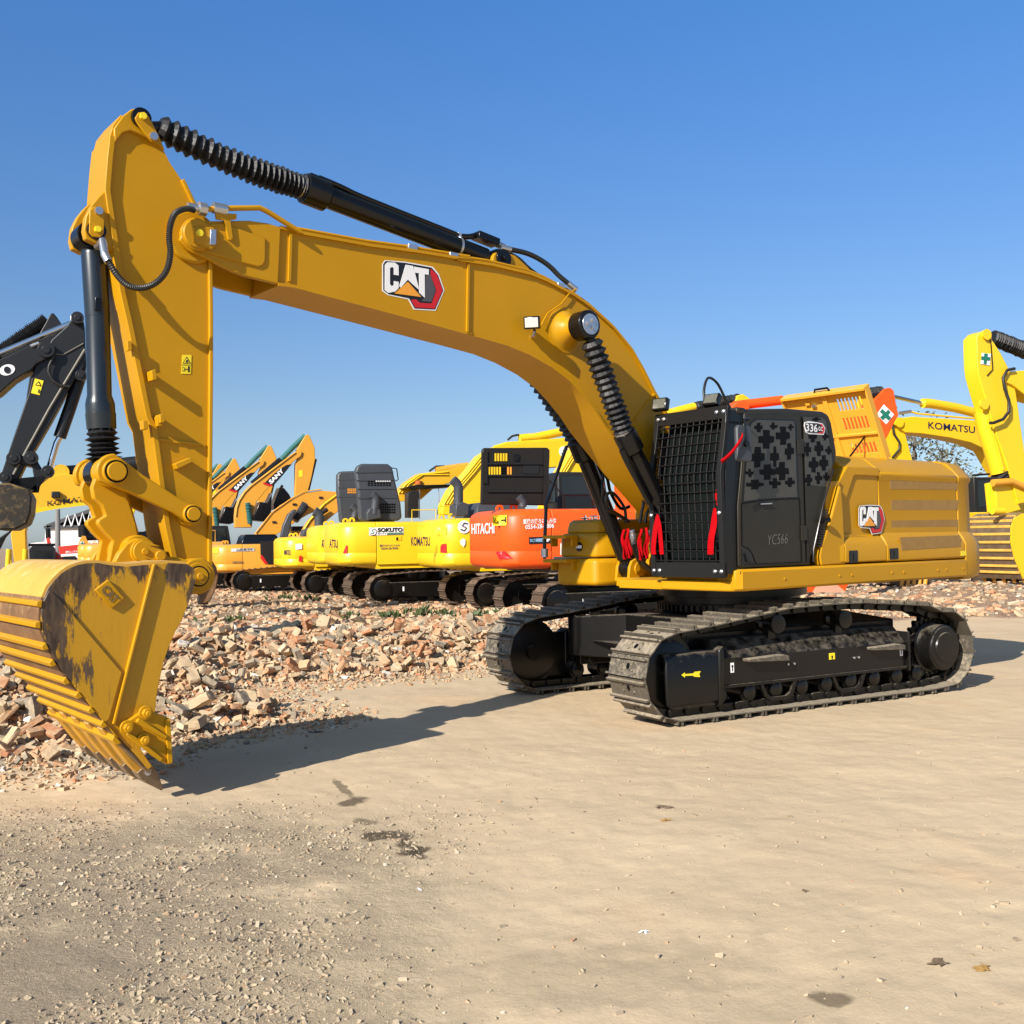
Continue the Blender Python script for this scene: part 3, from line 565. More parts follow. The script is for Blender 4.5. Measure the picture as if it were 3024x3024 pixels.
# skirt under the cab and side panels
sk = [(1.47, 1.285), (1.49, 1.31), (1.49, 1.49), (1.475, 1.505), (1.2, 1.505), (1.2, 1.285)]
def ring_at(x, prof): return [(x, y, z) for y, z in prof]
mb = MB(); mb.loft([ring_at(1.68, [(y - .05 if y > 1.3 else y, min(max(z, 1.30), 1.49)) for y, z in sk]), ring_at(1.62, sk), ring_at(-2.745, sk)]); s1 = obj("side_skirt", mb, YEL, EX, bevel=.012)
for r_ in (.95, -.02, -.25, -1.05, -1.3, -2.05, -2.25, -2.65):
    mb = MB(); mb.cyl((r_, 1.488, 1.39), (r_, 1.498, 1.39), .014, 8); obj("bolt", mb, YEL, s1)
mb = MB(); mb.plan([(1.62, 1.46), (1.70, 1.40), (1.73, 1.30), (1.73, .48), (1.62, .48)], 1.285, 1.39); mb.plan([(1.655, 1.44), (1.655, .48), (1.60, .48), (1.60, 1.44)], 1.39, 1.50); obj("front_step", mb, YEL, EX, bevel=.015)
mb = MB(); mb.loft([ring_at(x, [(-y, z) for y, z in sk]) for x in (1.2, -2.745)]); obj("side_skirt", mb, YEL, EX, bevel=.012)
# ---------------------------------------------------------------- right hand storage box and front tank
mb = MB(); mb.loft([[(x, y, z) for x, y in ((1.42, -.62), (1.58, -.70), (1.60, -1.30), (1.50, -1.44), (.2, -1.44), (.2, -.62))] for z in (1.285, 1.34, 1.60)]); bx_ = obj("front_step_box", mb, YEL, EX, bevel=.05, seg=3)
mb = MB(); mb.loft([[(x - k, y, z) for x, y in ((1.40, -.66), (1.53, -.74), (1.55, -1.28), (1.46, -1.42), (.2, -1.42), (.2, -.66))] for z, k in ((1.615, 0), (1.86, .01), (1.90, .04))]); tb = obj("tool_box", mb, YEL, EX, bevel=.03, seg=3)
mb = MB(); mb.loft([[(x - k, y, z) for x, y in ((1.38, -.70), (1.48, -.78), (1.49, -1.24), (1.40, -1.38), (.2, -1.38), (.2, -.70))] for z, k in ((1.90, 0), (2.02, .04), (2.06, .10))]); obj("lid", mb, YEL, tb, bevel=.03, seg=3)
mb = MB(); mb.cyl((1.50, -1.0, 1.74), (1.546, -1.0, 1.74), .055, 20); o = obj("round_sticker", mb, BKD, tb); mb = MB(); mb.box((1.548, -1.0, 1.74), (.003, .10, .035)); obj("sticker_band", mb, WHT, o)
for z in (1.86, 1.575):
    mb = MB(); mb.box((1.66, -1.2, z), (.20, .42, .04)); mb.box((1.60, -1.02, z - .05), (.10, .03, .13)); mb.box((1.60, -1.38, z - .05), (.10, .03, .13)); obj("step", mb, YEL, tb, bevel=.008)
mb = MB(); mb.box((-.35, -1.02, 1.92), (1.05, .84, .9)); obj("fuel_tank", mb, YEL, EX, bevel=.05)
mb = MB(); mb.tube([(1.72, -1.42, 1.60), (1.72, -1.42, 1.75), (1.70, -1.40, 2.25), (1.45, -1.30, 2.95), (1.2, -1.25, 3.05), (.3, -1.25, 3.05), (.2, -1.25, 2.4)], .022); h = obj("handrail", mb, BLK, EX)
mb = MB(); mb.cyl((1.72, -1.42, 1.62), (1.72, -1.42, 1.72), .045); obj("clamp", mb, STL, h)
# ---------------------------------------------------------------- engine housing, side doors and counterweight
def side_prof(xtop=1.05, ztop=2.76): return [(0, 1.515), (1.44, 1.515), (1.475, 1.53), (1.475, 1.71), (1.44, 1.78), (1.388, 1.85), (1.378, 2.46), (1.40, 2.50), (1.405, 2.545), (1.36, 2.60), (xtop + .16, 2.715), (xtop, ztop), (0, ztop)]
pr_ = side_prof()
mb = MB(); mb.loft([ring_at(x, pr_) for x in (-.985, -2.735)]); lp_ = obj("louvre_door", mb, YEL, EX, bevel=.014)
# matte dust stripes left by removed stickers
for q, y in (([(800, 402), (1500, 412), (1505, 514), (805, 506)], 1.383), ([(815, 622), (1518, 622), (1520, 722), (815, 724)], 1.385), ([(815, 832), (1518, 824), (1522, 932), (815, 936)], 1.387), ([(905, 1008), (1528, 986), (1540, 1104), (925, 1142)], 1.478)):
    flat_px(M, KE(q), y, DST, lp_, "faded_stripe")
def latch(pts, parent, y):
    o = flat_px(M, KE(pts), y, BKD, parent, "latch", .006); cx = sum(a for a, b in pts) / 4; cy = sum(b for a, b in pts) / 4
    for dx in (-14, 14): flat_px(M, KE([(cx + dx - 8, cy - 38), (cx + dx + 8, cy - 39), (cx + dx + 8, cy + 38), (cx + dx - 8, cy + 39)]), y + .012, GRY, o, "handle", .012)
latch([(800, 1124), (886, 1118), (890, 1234), (806, 1240)], lp_, 1.481)
flat_px(M, KE([(1538, 1150), (1592, 1146), (1596, 1196), (1540, 1200)]), 1.479, YLD, lp_, "caution_sticker")
# front door of the housing (carries the badge): side outline, then raised frame and flared sill
mb = MB(); d0 = [(.085, 1.515), (.085, 2.38), (.065, 2.43), (.02, 2.435), (-.17, 2.43), (-.36, 2.71), (-.42, 2.76), (-.975, 2.76), (-.975, 1.515)]
mb.poly(d0, .50, 1.05); bd = obj("badge_door", mb, YEL, EX, bevel=.016, seg=3)
mb = MB(); mb.poly([(a, min(b, 2.60)) for a, b in [(.085, 1.515), (.085, 2.38), (.065, 2.43), (.02, 2.435), (-.17, 2.43), (-.31, 2.60), (-.975, 2.60), (-.975, 1.515)]], 1.04, 1.379); obj("door_skin", mb, YEL, bd, bevel=.012, seg=3)
mb = MB(); mb.loft([[(-.975, y, z) for y, z in ((1.36, 2.60), (1.21, 2.715), (1.05, 2.759), (1.0, 2.5))], [(-.30, y, z) for y, z in ((1.36, 2.60), (1.21, 2.715), (1.05, 2.759), (1.0, 2.5))]]); obj("door_shoulder", mb, YEL, bd, bevel=.016, seg=3)
mb = MB(); mb.poly([(.085, 1.515), (.085, 2.38), (.05, 2.43), (-.18, 2.43), (-.34, 2.60), (-.42, 2.60), (-.975, 2.60), (-.975, 2.505), (-.50, 2.505), (-.46, 2.49), (-.16, 1.98), (-.115, 1.88), (-.115, 1.86), (-.975, 1.79), (-.975, 1.515)], 1.37, 1.405); obj("door_frame", mb, YEL, bd, bevel=.010, seg=3)
mb = MB(); mb.loft([ring_at(x, [(1.36, 1.515), (1.475, 1.53), (1.475, 1.71), (1.44, 1.77), (1.37, 1.84)]) for x in (-.16, -.975)]); mb.loft([ring_at(.085, [(1.36, 1.515), (1.43, 1.53), (1.43, 1.71), (1.42, 1.77), (1.37, 1.84)]), ring_at(-.16, [(1.36, 1.515), (1.475, 1.53), (1.475, 1.71), (1.44, 1.77), (1.37, 1.84)])]); obj("door_sill", mb, YEL, bd, bevel=.012)
latch([(380, 1146), (466, 1142), (470, 1264), (382, 1270)], bd, 1.481)
panel_map = lambda x, y: (2400 + (480 + (x - 1412) * .765) / 3.5127, 1300 + (688 + (y - .155 * (x - 1412) - 523) * 1.16) / 3.5127)
cat_logo(panel_map, 1.408, bd)
# slim corner cover between cab and housing
mb = MB(); mb.poly(M.P(KE([(280, 470), (300, 480), (318, 720), (346, 1286), (95, 1300), (74, 1205), (92, 1100), (205, 760)]), 1.46), 1.36, 1.46); fc = obj("corner_cover", mb, YEL, EX, bevel=.02, seg=3)
mb = MB(); mb.tube([(.26, 1.40, 1.98), (.27, 1.52, 1.99)], .022, 8); mb.tube([(.27, 1.50, 1.99), (.20, 1.53, 2.0)], .03, 8); obj("door_catch", mb, BLK, fc)
# shaded bay behind the cab
mb = MB(); mb.box((-.05, .95, 1.95), (.45, .8, .88)); mb.box((-.12, .3, 2.05), (.5, 1.9, 1.05)); obj("bay_wall", mb, YEL, EX, bevel=.01)
# right hand side of the housing
mb = MB(); mb.loft([ring_at(x, [(-y, z) for y, z in pr_]) for x in (-.985, -2.735)]); obj("pump_door", mb, YEL, EX, bevel=.014)
# counterweight: stacked plan outlines
def cw_ring(z, ins, lm):
    pts = [(-2.75, 1.48), (-3.0, 1.478), (-3.16, 1.44), (-3.26, 1.34), (-3.32, 1.18), (-3.38, .8), (-3.43, .4), (-3.44, 0)]; pts = pts + [(a, -b) for a, b in pts[-2::-1]]
    return [(a + (ins if a < -2.76 else 0), b * lm / 1.48, z) for a, b in pts]
mb = MB(); mb.loft([cw_ring(z, i, lm) for z, i, lm in ((1.25, .10, 1.40), (1.285, .03, 1.46), (1.33, .0, 1.478), (1.71, 0.0, 1.478), (1.78, .02, 1.443), (1.85, .05, 1.391), (2.46, .055, 1.381), (2.50, .04, 1.402), (2.545, .04, 1.406), (2.60, .05, 1.36), (2.715, .06, 1.25), (2.762, .10, 1.10))]); cw = obj("counterweight", mb, YEL, EX, bevel=.012, seg=3, smooth=35)
# top deck and open engine hood leaning forward
mb = MB(); mb.box((-1.9, 0, 2.60), (1.7, 2.0, .27)); mb.box((-1.5, -.3, 2.5), (.9, 1.1, .4)); obj("engine_deck", mb, BLK, EX, bevel=.02)
H0, H1 = Vector((-1.72, 0, 2.775)), Vector((-1.285, 0, 3.60)); hd = (H1 - H0).normalized(); hn = Vector((hd.z, 0, -hd.x)); HL = (H1 - H0).length
hM = Matrix(((0, hd.x, hn.x), (1, 0, 0), (0, hd.z, hn.z)))   # panel axes: u = left, v = up the panel, n = towards the front
def hbox(mb, u0, u1, v0, v1, n0, n1):
    vs = [H0 + Vector((0, u, 0)) + hd * v + hn * n_ for u in (u0, u1) for v in (v0, v1) for n_ in (n0, n1)]; mb.add(vs, [(0, 1, 3, 2), (4, 6, 7, 5), (0, 4, 5, 1), (2, 3, 7, 6), (0, 2, 6, 4), (1, 5, 7, 3)])
mb = MB(); U0, U1 = -.12, 1.07
us = [(.14, .40), (.66, .90)]
# sheet with three groups of slots near the left edge
hbox(mb, U0, .60, 0, HL, 0, .02); hbox(mb, .96, U1, 0, HL, 0, .02)
vsl = [(.09, .23), (.42, .58), (.68, .84)]; prev = 0
for a, b in vsl:
    hbox(mb, .60, .96, prev, a, 0, .02)
    for k in range(7): u = .60 + k * .0514; hbox(mb, u, u + .022, a, b, 0, .02)
    prev = b
hbox(mb, .60, .96, prev, HL, 0, .02)
hbox(mb, U0, U1 + .02, HL, HL + .035, -.04, .10); hbox(mb, U1, U1 + .02, 0, HL, -.03, .07); hbox(mb, U0 - .02, U0, 0, HL, -.03, .07); hbox(mb, .44, .50, .02, HL, .02, .045); hbox(mb, U0, U1, .34, .37, .02, .05)
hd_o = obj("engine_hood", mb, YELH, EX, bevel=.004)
mb = MB(); q = [H0 + Vector((0, u, 0)) + hd * (HL + v) + hn * .03 for u, v in ((.36, .03), (.38, .075), (.56, .075), (.58, .03))]; mb.tube(q, .014, 8); obj("handle", mb, BLK, hd_o)
mb = MB(); mb.tube([(-1.60, .86, 3.08), (-1.30, .80, 2.78)], .012, 8); obj("prop_strut", mb, BLK, hd_o)
for u, v in ((.22, .82), (.82, .88), (.30, .78)): 
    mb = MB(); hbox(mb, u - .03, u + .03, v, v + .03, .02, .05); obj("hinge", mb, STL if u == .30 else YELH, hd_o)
# ---------------------------------------------------------------- cab
cl = 1.46
cab_out = KD([(962, 182), (1400, 176), (1735, 205), (1785, 232), (1812, 300), (1858, 560), (1862, 620), (1850, 695), (1812, 762), (1735, 1060), (1622, 1545), (1612, 1668), (1600, 1685), (930, 1716), (904, 1690), (898, 1100), (930, 780), (952, 500)])
P_ = M.P(cab_out, cl)
mb = MB(); mb.poly(P_, .44, cl - .035); cab = obj("cab", mb, CABP, EX, bevel=.035, seg=3)
mb = MB(); mb.poly(M.P(KD([(975, 215), (1400, 200), (1730, 226), (1775, 250), (1800, 320), (1845, 570), (1848, 615), (1838, 690), (1800, 765), (1722, 1060), (1606, 1545), (1596, 1665), (940, 1700), (920, 1680), (915, 1100), (945, 780), (965, 500)]), cl), cl - .04, cl - .018); obj("side_shell", mb, CABP, cab, bevel=.01)
# black rubber seams, door skin and panes
door = flat_px(M, KD([(985, 240), (1495, 248), (1500, 262), (1545, 1630), (1540, 1640), (945, 1688), (925, 1670), (920, 1100), (952, 760), (972, 255)]), cl - .006, CABP, cab, "door", .014)
mb = MB(); mb.strip(M.P(KD([(1502, 252), (1520, 700), (1550, 1640)]), cl), cl - .02, cl - .002, .006); mb.strip(M.P(KD([(935, 1085), (1100, 1058), (1300, 1042), (1487, 1038)]), cl), cl - .02, cl - .001, .008); mb.strip(M.P(KD([(935, 1085), (938, 1490), (1000, 1510), (1035, 1560), (1075, 1660), (1300, 1650), (1505, 1640)]), cl), cl - .02, cl + .0, .006); mb.strip(M.P(KD([(1487, 1038), (1507, 1640)]), cl), cl - .02, cl, .006)
obj("seam", mb, HOLE, door, smooth=0)
pane = [(1085, 290), (1425, 300), (1440, 330), (1462, 1022), (1300, 1028), (1100, 1042), (960, 1062), (972, 850), (1000, 560), (1008, 400), (1035, 320)]
fr_ = [(1090, 278), (1432, 288), (1453, 320), (1478, 1034), (1300, 1038), (1100, 1054), (944, 1078), (956, 850), (985, 560), (994, 395), (1025, 305)]
wf = flat_px(M, KD(fr_), cl - .001, BLK, door, "window_frame", .006); wp = flat_px(M, KD(pane), cl + .002, FILM, door, "window", .004)
def blob(cx, cy, w_, h_):
    a, b = w_ * .50, h_ * .50; j = lambda: random.uniform(-5, 5)
    pts = [(-a, -b * .35), (-a * .42, -b * .38), (-a * .40, -b), (a * .40, -b), (a * .44, -b * .40), (a, -b * .36), (a, b * .32), (a * .45, b * .40), (a * .42, b), (-a * .42, b), (-a * .40, b * .42), (-a, b * .36)]
    return [(cx + x + j(), cy + y + j()) for x, y in pts]
for c in [(1168, 475, 150, 175), (1328, 440, 130, 180), (1085, 645, 140, 190), (1250, 640, 80, 190), (1388, 590, 90, 160), (1180, 785, 150, 150), (1318, 775, 130, 170), (1060, 905, 170, 90), (1250, 890, 110, 100), (1395, 885, 90, 90), (1012, 795, 70, 80), (1095, 360, 80, 90), (1235, 350, 70, 70), (1402, 360, 60, 60)]:
    flat_px(M, KD(blob(*c)), cl + .0035, HOLE, wp, "dark_cross", .0015)
rw = flat_px(M, KD([(1525, 262), (1700, 268), (1735, 300), (1800, 690), (1790, 760), (1740, 925), (1545, 905), (1530, 500)]), cl - .003, FILM, cab, "rear_window", .006)
for c in [(1610, 450, 80, 100), (1560, 570, 70, 130), (1668, 560, 85, 140), (1728, 450, 60, 70), (1760, 580, 60, 80), (1620, 715, 90, 150), (1715, 700, 85, 150), (1570, 860, 80, 110), (1665, 840, 70, 110), (1740, 830, 60, 80), (1645, 285, 80, 40)]:
    flat_px(M, KD(blob(*c)), cl - .0015, HOLE, rw, "dark_cross", .0015)
flat_px(M, KD([(1540, 905), (1745, 925), (1600, 1560), (1560, 1640)]), cl - .004, CABP, cab, "rear_quarter_panel", .006)
# model number badge, scratch lettering
nb = flat_px(M, KD([(1528, 345), (1535, 312), (1570, 302), (1650, 312), (1705, 325), (1730, 370), (1715, 432), (1650, 428), (1575, 424), (1545, 408)]), cl + .001, WHT, cab, "model_badge", .004)
flat_px(M, KD([(1655, 325), (1700, 330), (1724, 372), (1710, 422), (1652, 418)]), cl + .003, RDD, nb, "red_edge"); flat_px(M, KD([(1538, 345), (1545, 318), (1660, 322), (1690, 340), (1698, 400), (1640, 416), (1560, 408)]), cl + .0045, BKD, nb, "black_field")
text_px(M, "336", (1534, 406), (1662, 418), (1532, 312), cl + .006, WHT, nb, bold=.03) if False else text_px(M, "336", KD([(1546, 398)])[0], KD([(1656, 408)])[0], KD([(1546, 322)])[0], cl + .006, WHT, nb, bold=.02)
text_px(M, "GC", KD([(1664, 392)])[0], KD([(1706, 397)])[0], KD([(1664, 352)])[0], cl + .006, WHT, nb, bold=.02)
text_px(M, "YC566", KD([(1178, 1478)])[0], KD([(1368, 1462)])[0], KD([(1186, 1385)])[0], cl + .0015, SCR, door, "chalk_lettering", -.032)
for x, y in ((1500, 540), (1532, 1365)):
    flat_px(M, KD([(x - 28, y - 70), (x + 24, y - 70), (x + 28, y + 68), (x - 24, y + 72)]), cl + .012, CABP, door, "hinge", .02)
dh = flat_px(M, KD([(940, 1520), (1000, 1530), (1030, 1570), (1060, 1650), (945, 1660)]), cl + .004, BKD, door, "handle_recess", .006)
mb = MB(); mb.strip(M.P(KD([(965, 1560), (985, 1640), (1030, 1642)]), cl + .01), cl + .005, cl + .018, .012); obj("door_handle", mb, BLK, door)
mb = MB(); mb.strip(M.P(KD([(1110, 1090), (1210, 1085)]), cl), cl - .002, cl + .02, .012); obj("window_latch", mb, STL, door)
mb = MB(); mb.tube([M.T(*KD([q])[0], cl + .02) and (M.T(*KD([q])[0], cl + .02)[0], cl + .02, M.T(*KD([q])[0], cl + .02)[1]) for q in ((1808, 758), (1710, 1100), (1620, 1520), (1616, 1640))], .010, 8); obj("rear_rail", mb, BLK, cab)
mb = MB(); zz = [M.T(*KD([(1725 - (y - 1145) * .17, y)])[0], cl) for y in range(1150, 1500, 24)]
for a, b in zz: mb.box((a - .02, cl - .014, b), (.09, .03, .016))
obj("air_vent", mb, BKD, cab)
# cab front: glass panes, pillar, roof visor
mb = MB(); mb.strip([(1.565, 3.04), (1.645, 2.5), (1.668, 2.1), (1.668, 1.56)], .50, 1.40, .012); obj("windscreen", mb, mat("dull_dark_glass", (.006, .008, .008), .5, spec=.03, var=.3), cab)
mb = MB()
for y in (.50, 1.40): mb.tube([(1.50, y, 3.08), (1.60, y, 2.5), (1.66, y, 2.1), (1.655, y, 1.50)], .035, 8)
mb.box((1.645, .95, 2.07), (.05, .9, .05)); mb.box((1.64, .95, 1.54), (.06, .92, .10)); obj("front_pillars", mb, BLK, cab, bevel=.004)
mb = MB(); mb.box((1.52, .95, 3.10), (.14, .98, .07)); obj("roof_visor", mb, CABP, cab, bevel=.02)
# guard cage: tilted upper part and straight lower part, frame plus bars
gN = [(1.70, 3.12), (1.83, 2.46), (1.80, 1.44)]; gy0, gy1 = .44, 1.43
mb = MB()
for y in (gy0 + .03, gy1 - .03): mb.strip(gN, y - .03 if y > 1 else y - .03, y + .03, .05)
for (x, z), hh in ((gN[0], .13), (gN[2], .15)):
    mb.box((x + (.008 if z > 2 else 0), .935, z + (-.04 if z > 2 else .06)), (.04, gy1 - gy0, hh), Matrix.Rotation(R(0), 3, 'Y'))
gd = obj("front_guard", mb, mat("satin_black_steel", (.010, .0095, .009), .45, spec=.3), EX, bevel=.004)
def gpt(z): 
    a, b = (gN[0], gN[1]) if z > gN[1][1] else (gN[1], gN[2]); t = (a[1] - z) / (a[1] - b[1]); return a[0] + (b[0] - a[0]) * t
mb = MB(); zs = [3.05, 2.46, 1.56]
for k in range(1, 11):
    y = gy0 + .04 + k * (gy1 - gy0 - .08) / 11; mb.tube([(gpt(z) - .004, y, z) for z in zs], .0075, 6)
for k in range(15):
    z = 2.98 - k * .099; mb.tube([(gpt(z) + .010, gy0 + .03, z), (gpt(z) + .010, gy1 - .03, z)], .0065, 6)
obj("guard_bars", mb, mat("matte_black_steel", (.008, .0075, .007), .6, spec=.2), gd)
for y, z in ((.50, 3.13), (.58, 3.13), (1.30, 3.13), (1.39, 3.13), (.48, 2.07), (1.40, 2.07), (.49, 1.49), (.57, 1.49), (1.32, 1.49), (1.40, 1.49)):
    mb = MB(); zc = z - (.045 if z > 3 else 0); x = gpt(zc) + .025; mb.cyl((x, y, zc), (x + .015, y, zc), .020, 10); mb.cyl((x, y, zc), (x + .03, y, zc), .011, 6); obj("bolt", mb, STL, gd)
mb = MB(); mb.strip([(1.60, 3.10), (1.64, 2.1), (1.66, 1.46)], 1.41, 1.425, .30); mb.cyl((1.62, 1.45, 1.47), (1.62, 1.48, 1.47), .022, 8); obj("guard_side_plate", mb, BLK, gd, bevel=.003)
mb = MB(); mb.box((1.70, .47, 1.9), (.20, .012, .9)); mb.box((1.62, .47, 2.7), (.14, .012, .5)); obj("guard_side_plate", mb, BLK, gd)
# seat and console seen through the cage
mb = MB(); mb.box((.95, .95, 1.95), (.5, .5, .14)); mb.box((.68, .95, 2.35), (.14, .5, .75)); mb.box((1.15, .64, 2.1), (.35, .14, .3)); mb.box((1.15, 1.26, 2.1), (.35, .14, .3)); obj("operator_seat", mb, DGP, EX, bevel=.04)
LED = mat('led_lens', (.16, .16, .13), .15, .3, var=.5, vscale=60)
def work_lamp(c, az_, par, s=1.0, tilt=0.0, lens=None):
    Rm = Matrix.Rotation(az_, 3, 'Z') @ Matrix.Rotation(tilt, 3, 'Y'); mb = MB(); mb.box(c, (.07 * s, .17 * s, .13 * s), Rm); o = obj("work_lamp", mb, BLK, par, bevel=.012)
    mb = MB(); mb.box(Vector(c) + Rm @ Vector((.037 * s, 0, 0)), (.006, .14 * s, .10 * s), Rm); obj("lens", mb, lens or LAMP, o, bevel=.004); return o
work_lamp((1.76, .56, 3.24), R(12), gd, 1.05, R(-14), LED); work_lamp((1.66, 1.18, 3.22), R(8), gd, 1.05, R(-30), LED)
# cable loop over the cab roof
mb = MB(); fr = M; pts = [(1.62, 1.05, 3.16), (1.60, 1.02, 3.35), (1.45, .95, 3.50), (1.25, .9, 3.47), (1.1, .88, 3.32), (1.0, .88, 3.2)]; mb.tube(smooth_path(pts, 6), .014, 8); obj("antenna_cable", mb, HOSE, cab)
# mirror
mb = MB(); mx, mz = M.T(*KD([(955, 520)])[0], 1.62); mb.loft([[(mx + dx, 1.62 + t, mz + dz) for dx, dz in ((-.105, -.15), (-.08, -.175), (.09, -.175), (.115, -.15), (.115, .15), (.09, .185), (-.08, .185), (-.105, .15))] for t in (-.03, 0, .02)]); mir = obj("mirror", mb, DGP, cab, bevel=.015, seg=3)
mb = MB(); mb.tube([(1.52, 1.45, 2.98), (1.60, 1.60, 3.0), (mx, 1.63, mz + .25), (mx, 1.655, mz - .02)], .010, 8); mb.cyl((mx, 1.62, mz), (mx, 1.67, mz), .03, 12); obj("mirror_arm", mb, BLK, mir)
# ---------------------------------------------------------------- boom
bl_ = .275
top = K3([(270, 350), (300, 305), (340, 296), (500, 294), (650, 292), (760, 308), (830, 330), (950, 362), (1340, 432), (1600, 466), (1932, 520)]) + K4([(120, 400), (370, 437), (640, 500), (760, 548), (880, 612), (960, 655), (1080, 740), (1240, 885), (1370, 1045), (1450, 1185), (1530, 1345), (1600, 1465)])
bot = K3([(255, 400), (300, 460), (420, 515), (560, 585), (640, 612), (815, 655), (910, 668), (1400, 800), (1932, 945)]) + K4([(190, 925), (480, 1008), (640, 1075), (800, 1165), (930, 1265), (1020, 1365), (1110, 1480), (1180, 1590)])
tp = M.P(top, bl_); bp_ = M.P(bot, bl_); FOOT = (1.05, 1.92)
tl = tp + [(1.02, 2.62), (.62, 2.12)]; bl2 = bp_ + [(1.86, 2.62), (1.25, 2.12), (.70, 1.84)]
foot = [(1.13, 1.79), (1.02, 1.76), (.92, 1.82), (.90, 1.93), (.97, 2.06)]
def section(tline, bline, w, names):
    mb = MB(); mb.poly(tline + bline[::-1], -w, w); return mb
# fork at the stick end: two cheeks; box section behind it
forkN = 7
ft = tl[:forkN]; fb = bl2[:6]
mb = MB(); body = tl[forkN - 1:] + [(.42, 2.09), (.33, 1.98), (.34, 1.86), (.44, 1.79), (.56, 1.78)] + bl2[5:][::-1]
mb.poly(body, -.252, .252); boom = obj("boom", mb, YEL, EX, smooth=25)
for s in (1, -1):
    mb = MB(); ck = tl[:forkN] + fb[::-1]; mb.poly(ck, s * .230, s * .275); fk = obj("fork_cheek", mb, YEL, boom, bevel=.008)
mb = MB(); mb.strip(tl[forkN - 1:], -.28, .28, .026); mb.strip(bl2[5:], -.28, .28, .026); obj("flange", mb, YEL, boom, smooth=30)
# raised doubler plate around the boom nose
dp = M.P(K3([(285, 385), (300, 335), (350, 315), (500, 308), (742, 392), (740, 520), (728, 545), (700, 556), (560, 520), (330, 455)]), .287); mb = MB(); mb.poly(dp, .272, .289); obj("nose_plate", mb, YEL, boom, bevel=.006)
mb = MB(); mb.poly(dp, -.272, -.289); obj("nose_plate", mb, YEL, boom, bevel=.006)
cpn = M.T(*K3([(352, 372)])[0], .30)
mb = MB(); mb.tube([(cpn[0], -.325, cpn[1]), (cpn[0], .295, cpn[1]), (cpn[0], .296, cpn[1]), (cpn[0], .307, cpn[1]), (cpn[0], .308, cpn[1]), (cpn[0], .325, cpn[1])], [.115, .115, .13, .13, .115, .115], 32); pn = obj("stick_pivot_pin", mb, YEL, boom, bevel=.006)
mb = MB(); k_ = M.P(K3([(330, 330), (440, 330), (455, 345), (455, 440), (430, 460), (330, 415)]), .33); mb.poly(k_, .322, .338); obj("pin_retainer", mb, YEL, pn, bevel=.005)
mb = MB(); mb.cyl((cpn[0], .337, cpn[1]), (cpn[0], .362, cpn[1]), .028, 8); obj("grease_fitting", mb, YLD, pn)
mb = MB(); mb.poly(M.P(K3([(425, 345), (458, 345), (456, 430), (422, 432)]), .345), .337, .36); obj("clamp", mb, STL, pn, bevel=.003)
# weld seams / splice plates on the web
for a, b in ((K3([(884, 372), (876, 640)])), (K3([(1898, 540), (1892, 930)])), (K4([(1530, 1358), (1385, 1545)]))):
    q = M.P([a, b], .257); mb = MB(); mb.strip(q, .25, .271, .022); obj("splice_bar", mb, YEL, boom)
cat_logo(lambda x, y: K3([(x, y)])[0], .2545, boom)
# boom cylinder boss and lamp
bx0, bz0 = M.T(*K4([(1040, 870)])[0], .56)
mb = MB(); mb.lathe((bx0, .25, bz0), (bx0, .62, bz0), [(0, .235), (.010, .235), (.012, .20), (.04, .175), (.08, .135), (.13, .105), (.30, .095)], 40); mb.lathe((bx0, -.25, bz0), (bx0, -.62, bz0), [(0, .235), (.010, .235), (.012, .20), (.04, .175), (.08, .135), (.13, .105), (.30, .095)], 40); obj("cylinder_boss", mb, YEL, boom, smooth=50)
lx, lz = M.T(*K4([(665, 850)])[0], .40); wl = work_lamp((lx, .38, lz), R(38), boom, .95, R(8))
mb = MB(); mb.tube([(lx - .03, .38, lz - .07), (lx - .05, .34, lz - .11), (lx - .1, .25, lz - .11)], .018, 8); obj("lamp_bracket", mb, STL, wl)
wire = [M.T(*q, .28) for q in K4([(720, 870), (740, 830), (765, 785), (860, 720), (915, 650), (985, 605)])]; mb = MB(); mb.tube([(a, .28 - (.03 if i == 5 else 0), b) for i, (a, b) in enumerate(wire)], .007, 6); obj("lamp_cable", mb, YLD if False else YEL, wl)
# pipes along the boom top
def off(pts, d):
    out = []
    for i in range(len(pts)):
        a = Vector(pts[max(i - 1, 0)]); b = Vector(pts[min(i + 1, len(pts) - 1)]); t = (b - a).normalized(); n_ = Vector((-t.y, t.x)); n_ = n_ if n_.y > 0 or (n_.x > 0) else -n_
        if n_.y < -.2: n_ = -n_
        out.append((pts[i][0] + n_.x * d, pts[i][1] + n_.y * d))
    return out
tt = off(tl[7:-3], .05)
for y in (.20, .13):
    mb = MB(); mb.tube([(a, y, b) for a, b in tt], .019, 8); obj("hydraulic_pipe", mb, YEL, boom)
for i in (2, 4, 8):
    a, b = tt[i]; mb = MB(); mb.box((a, .165, b), (.10, .14, .05)); obj("pipe_clamp", mb, STL, boom, bevel=.005)
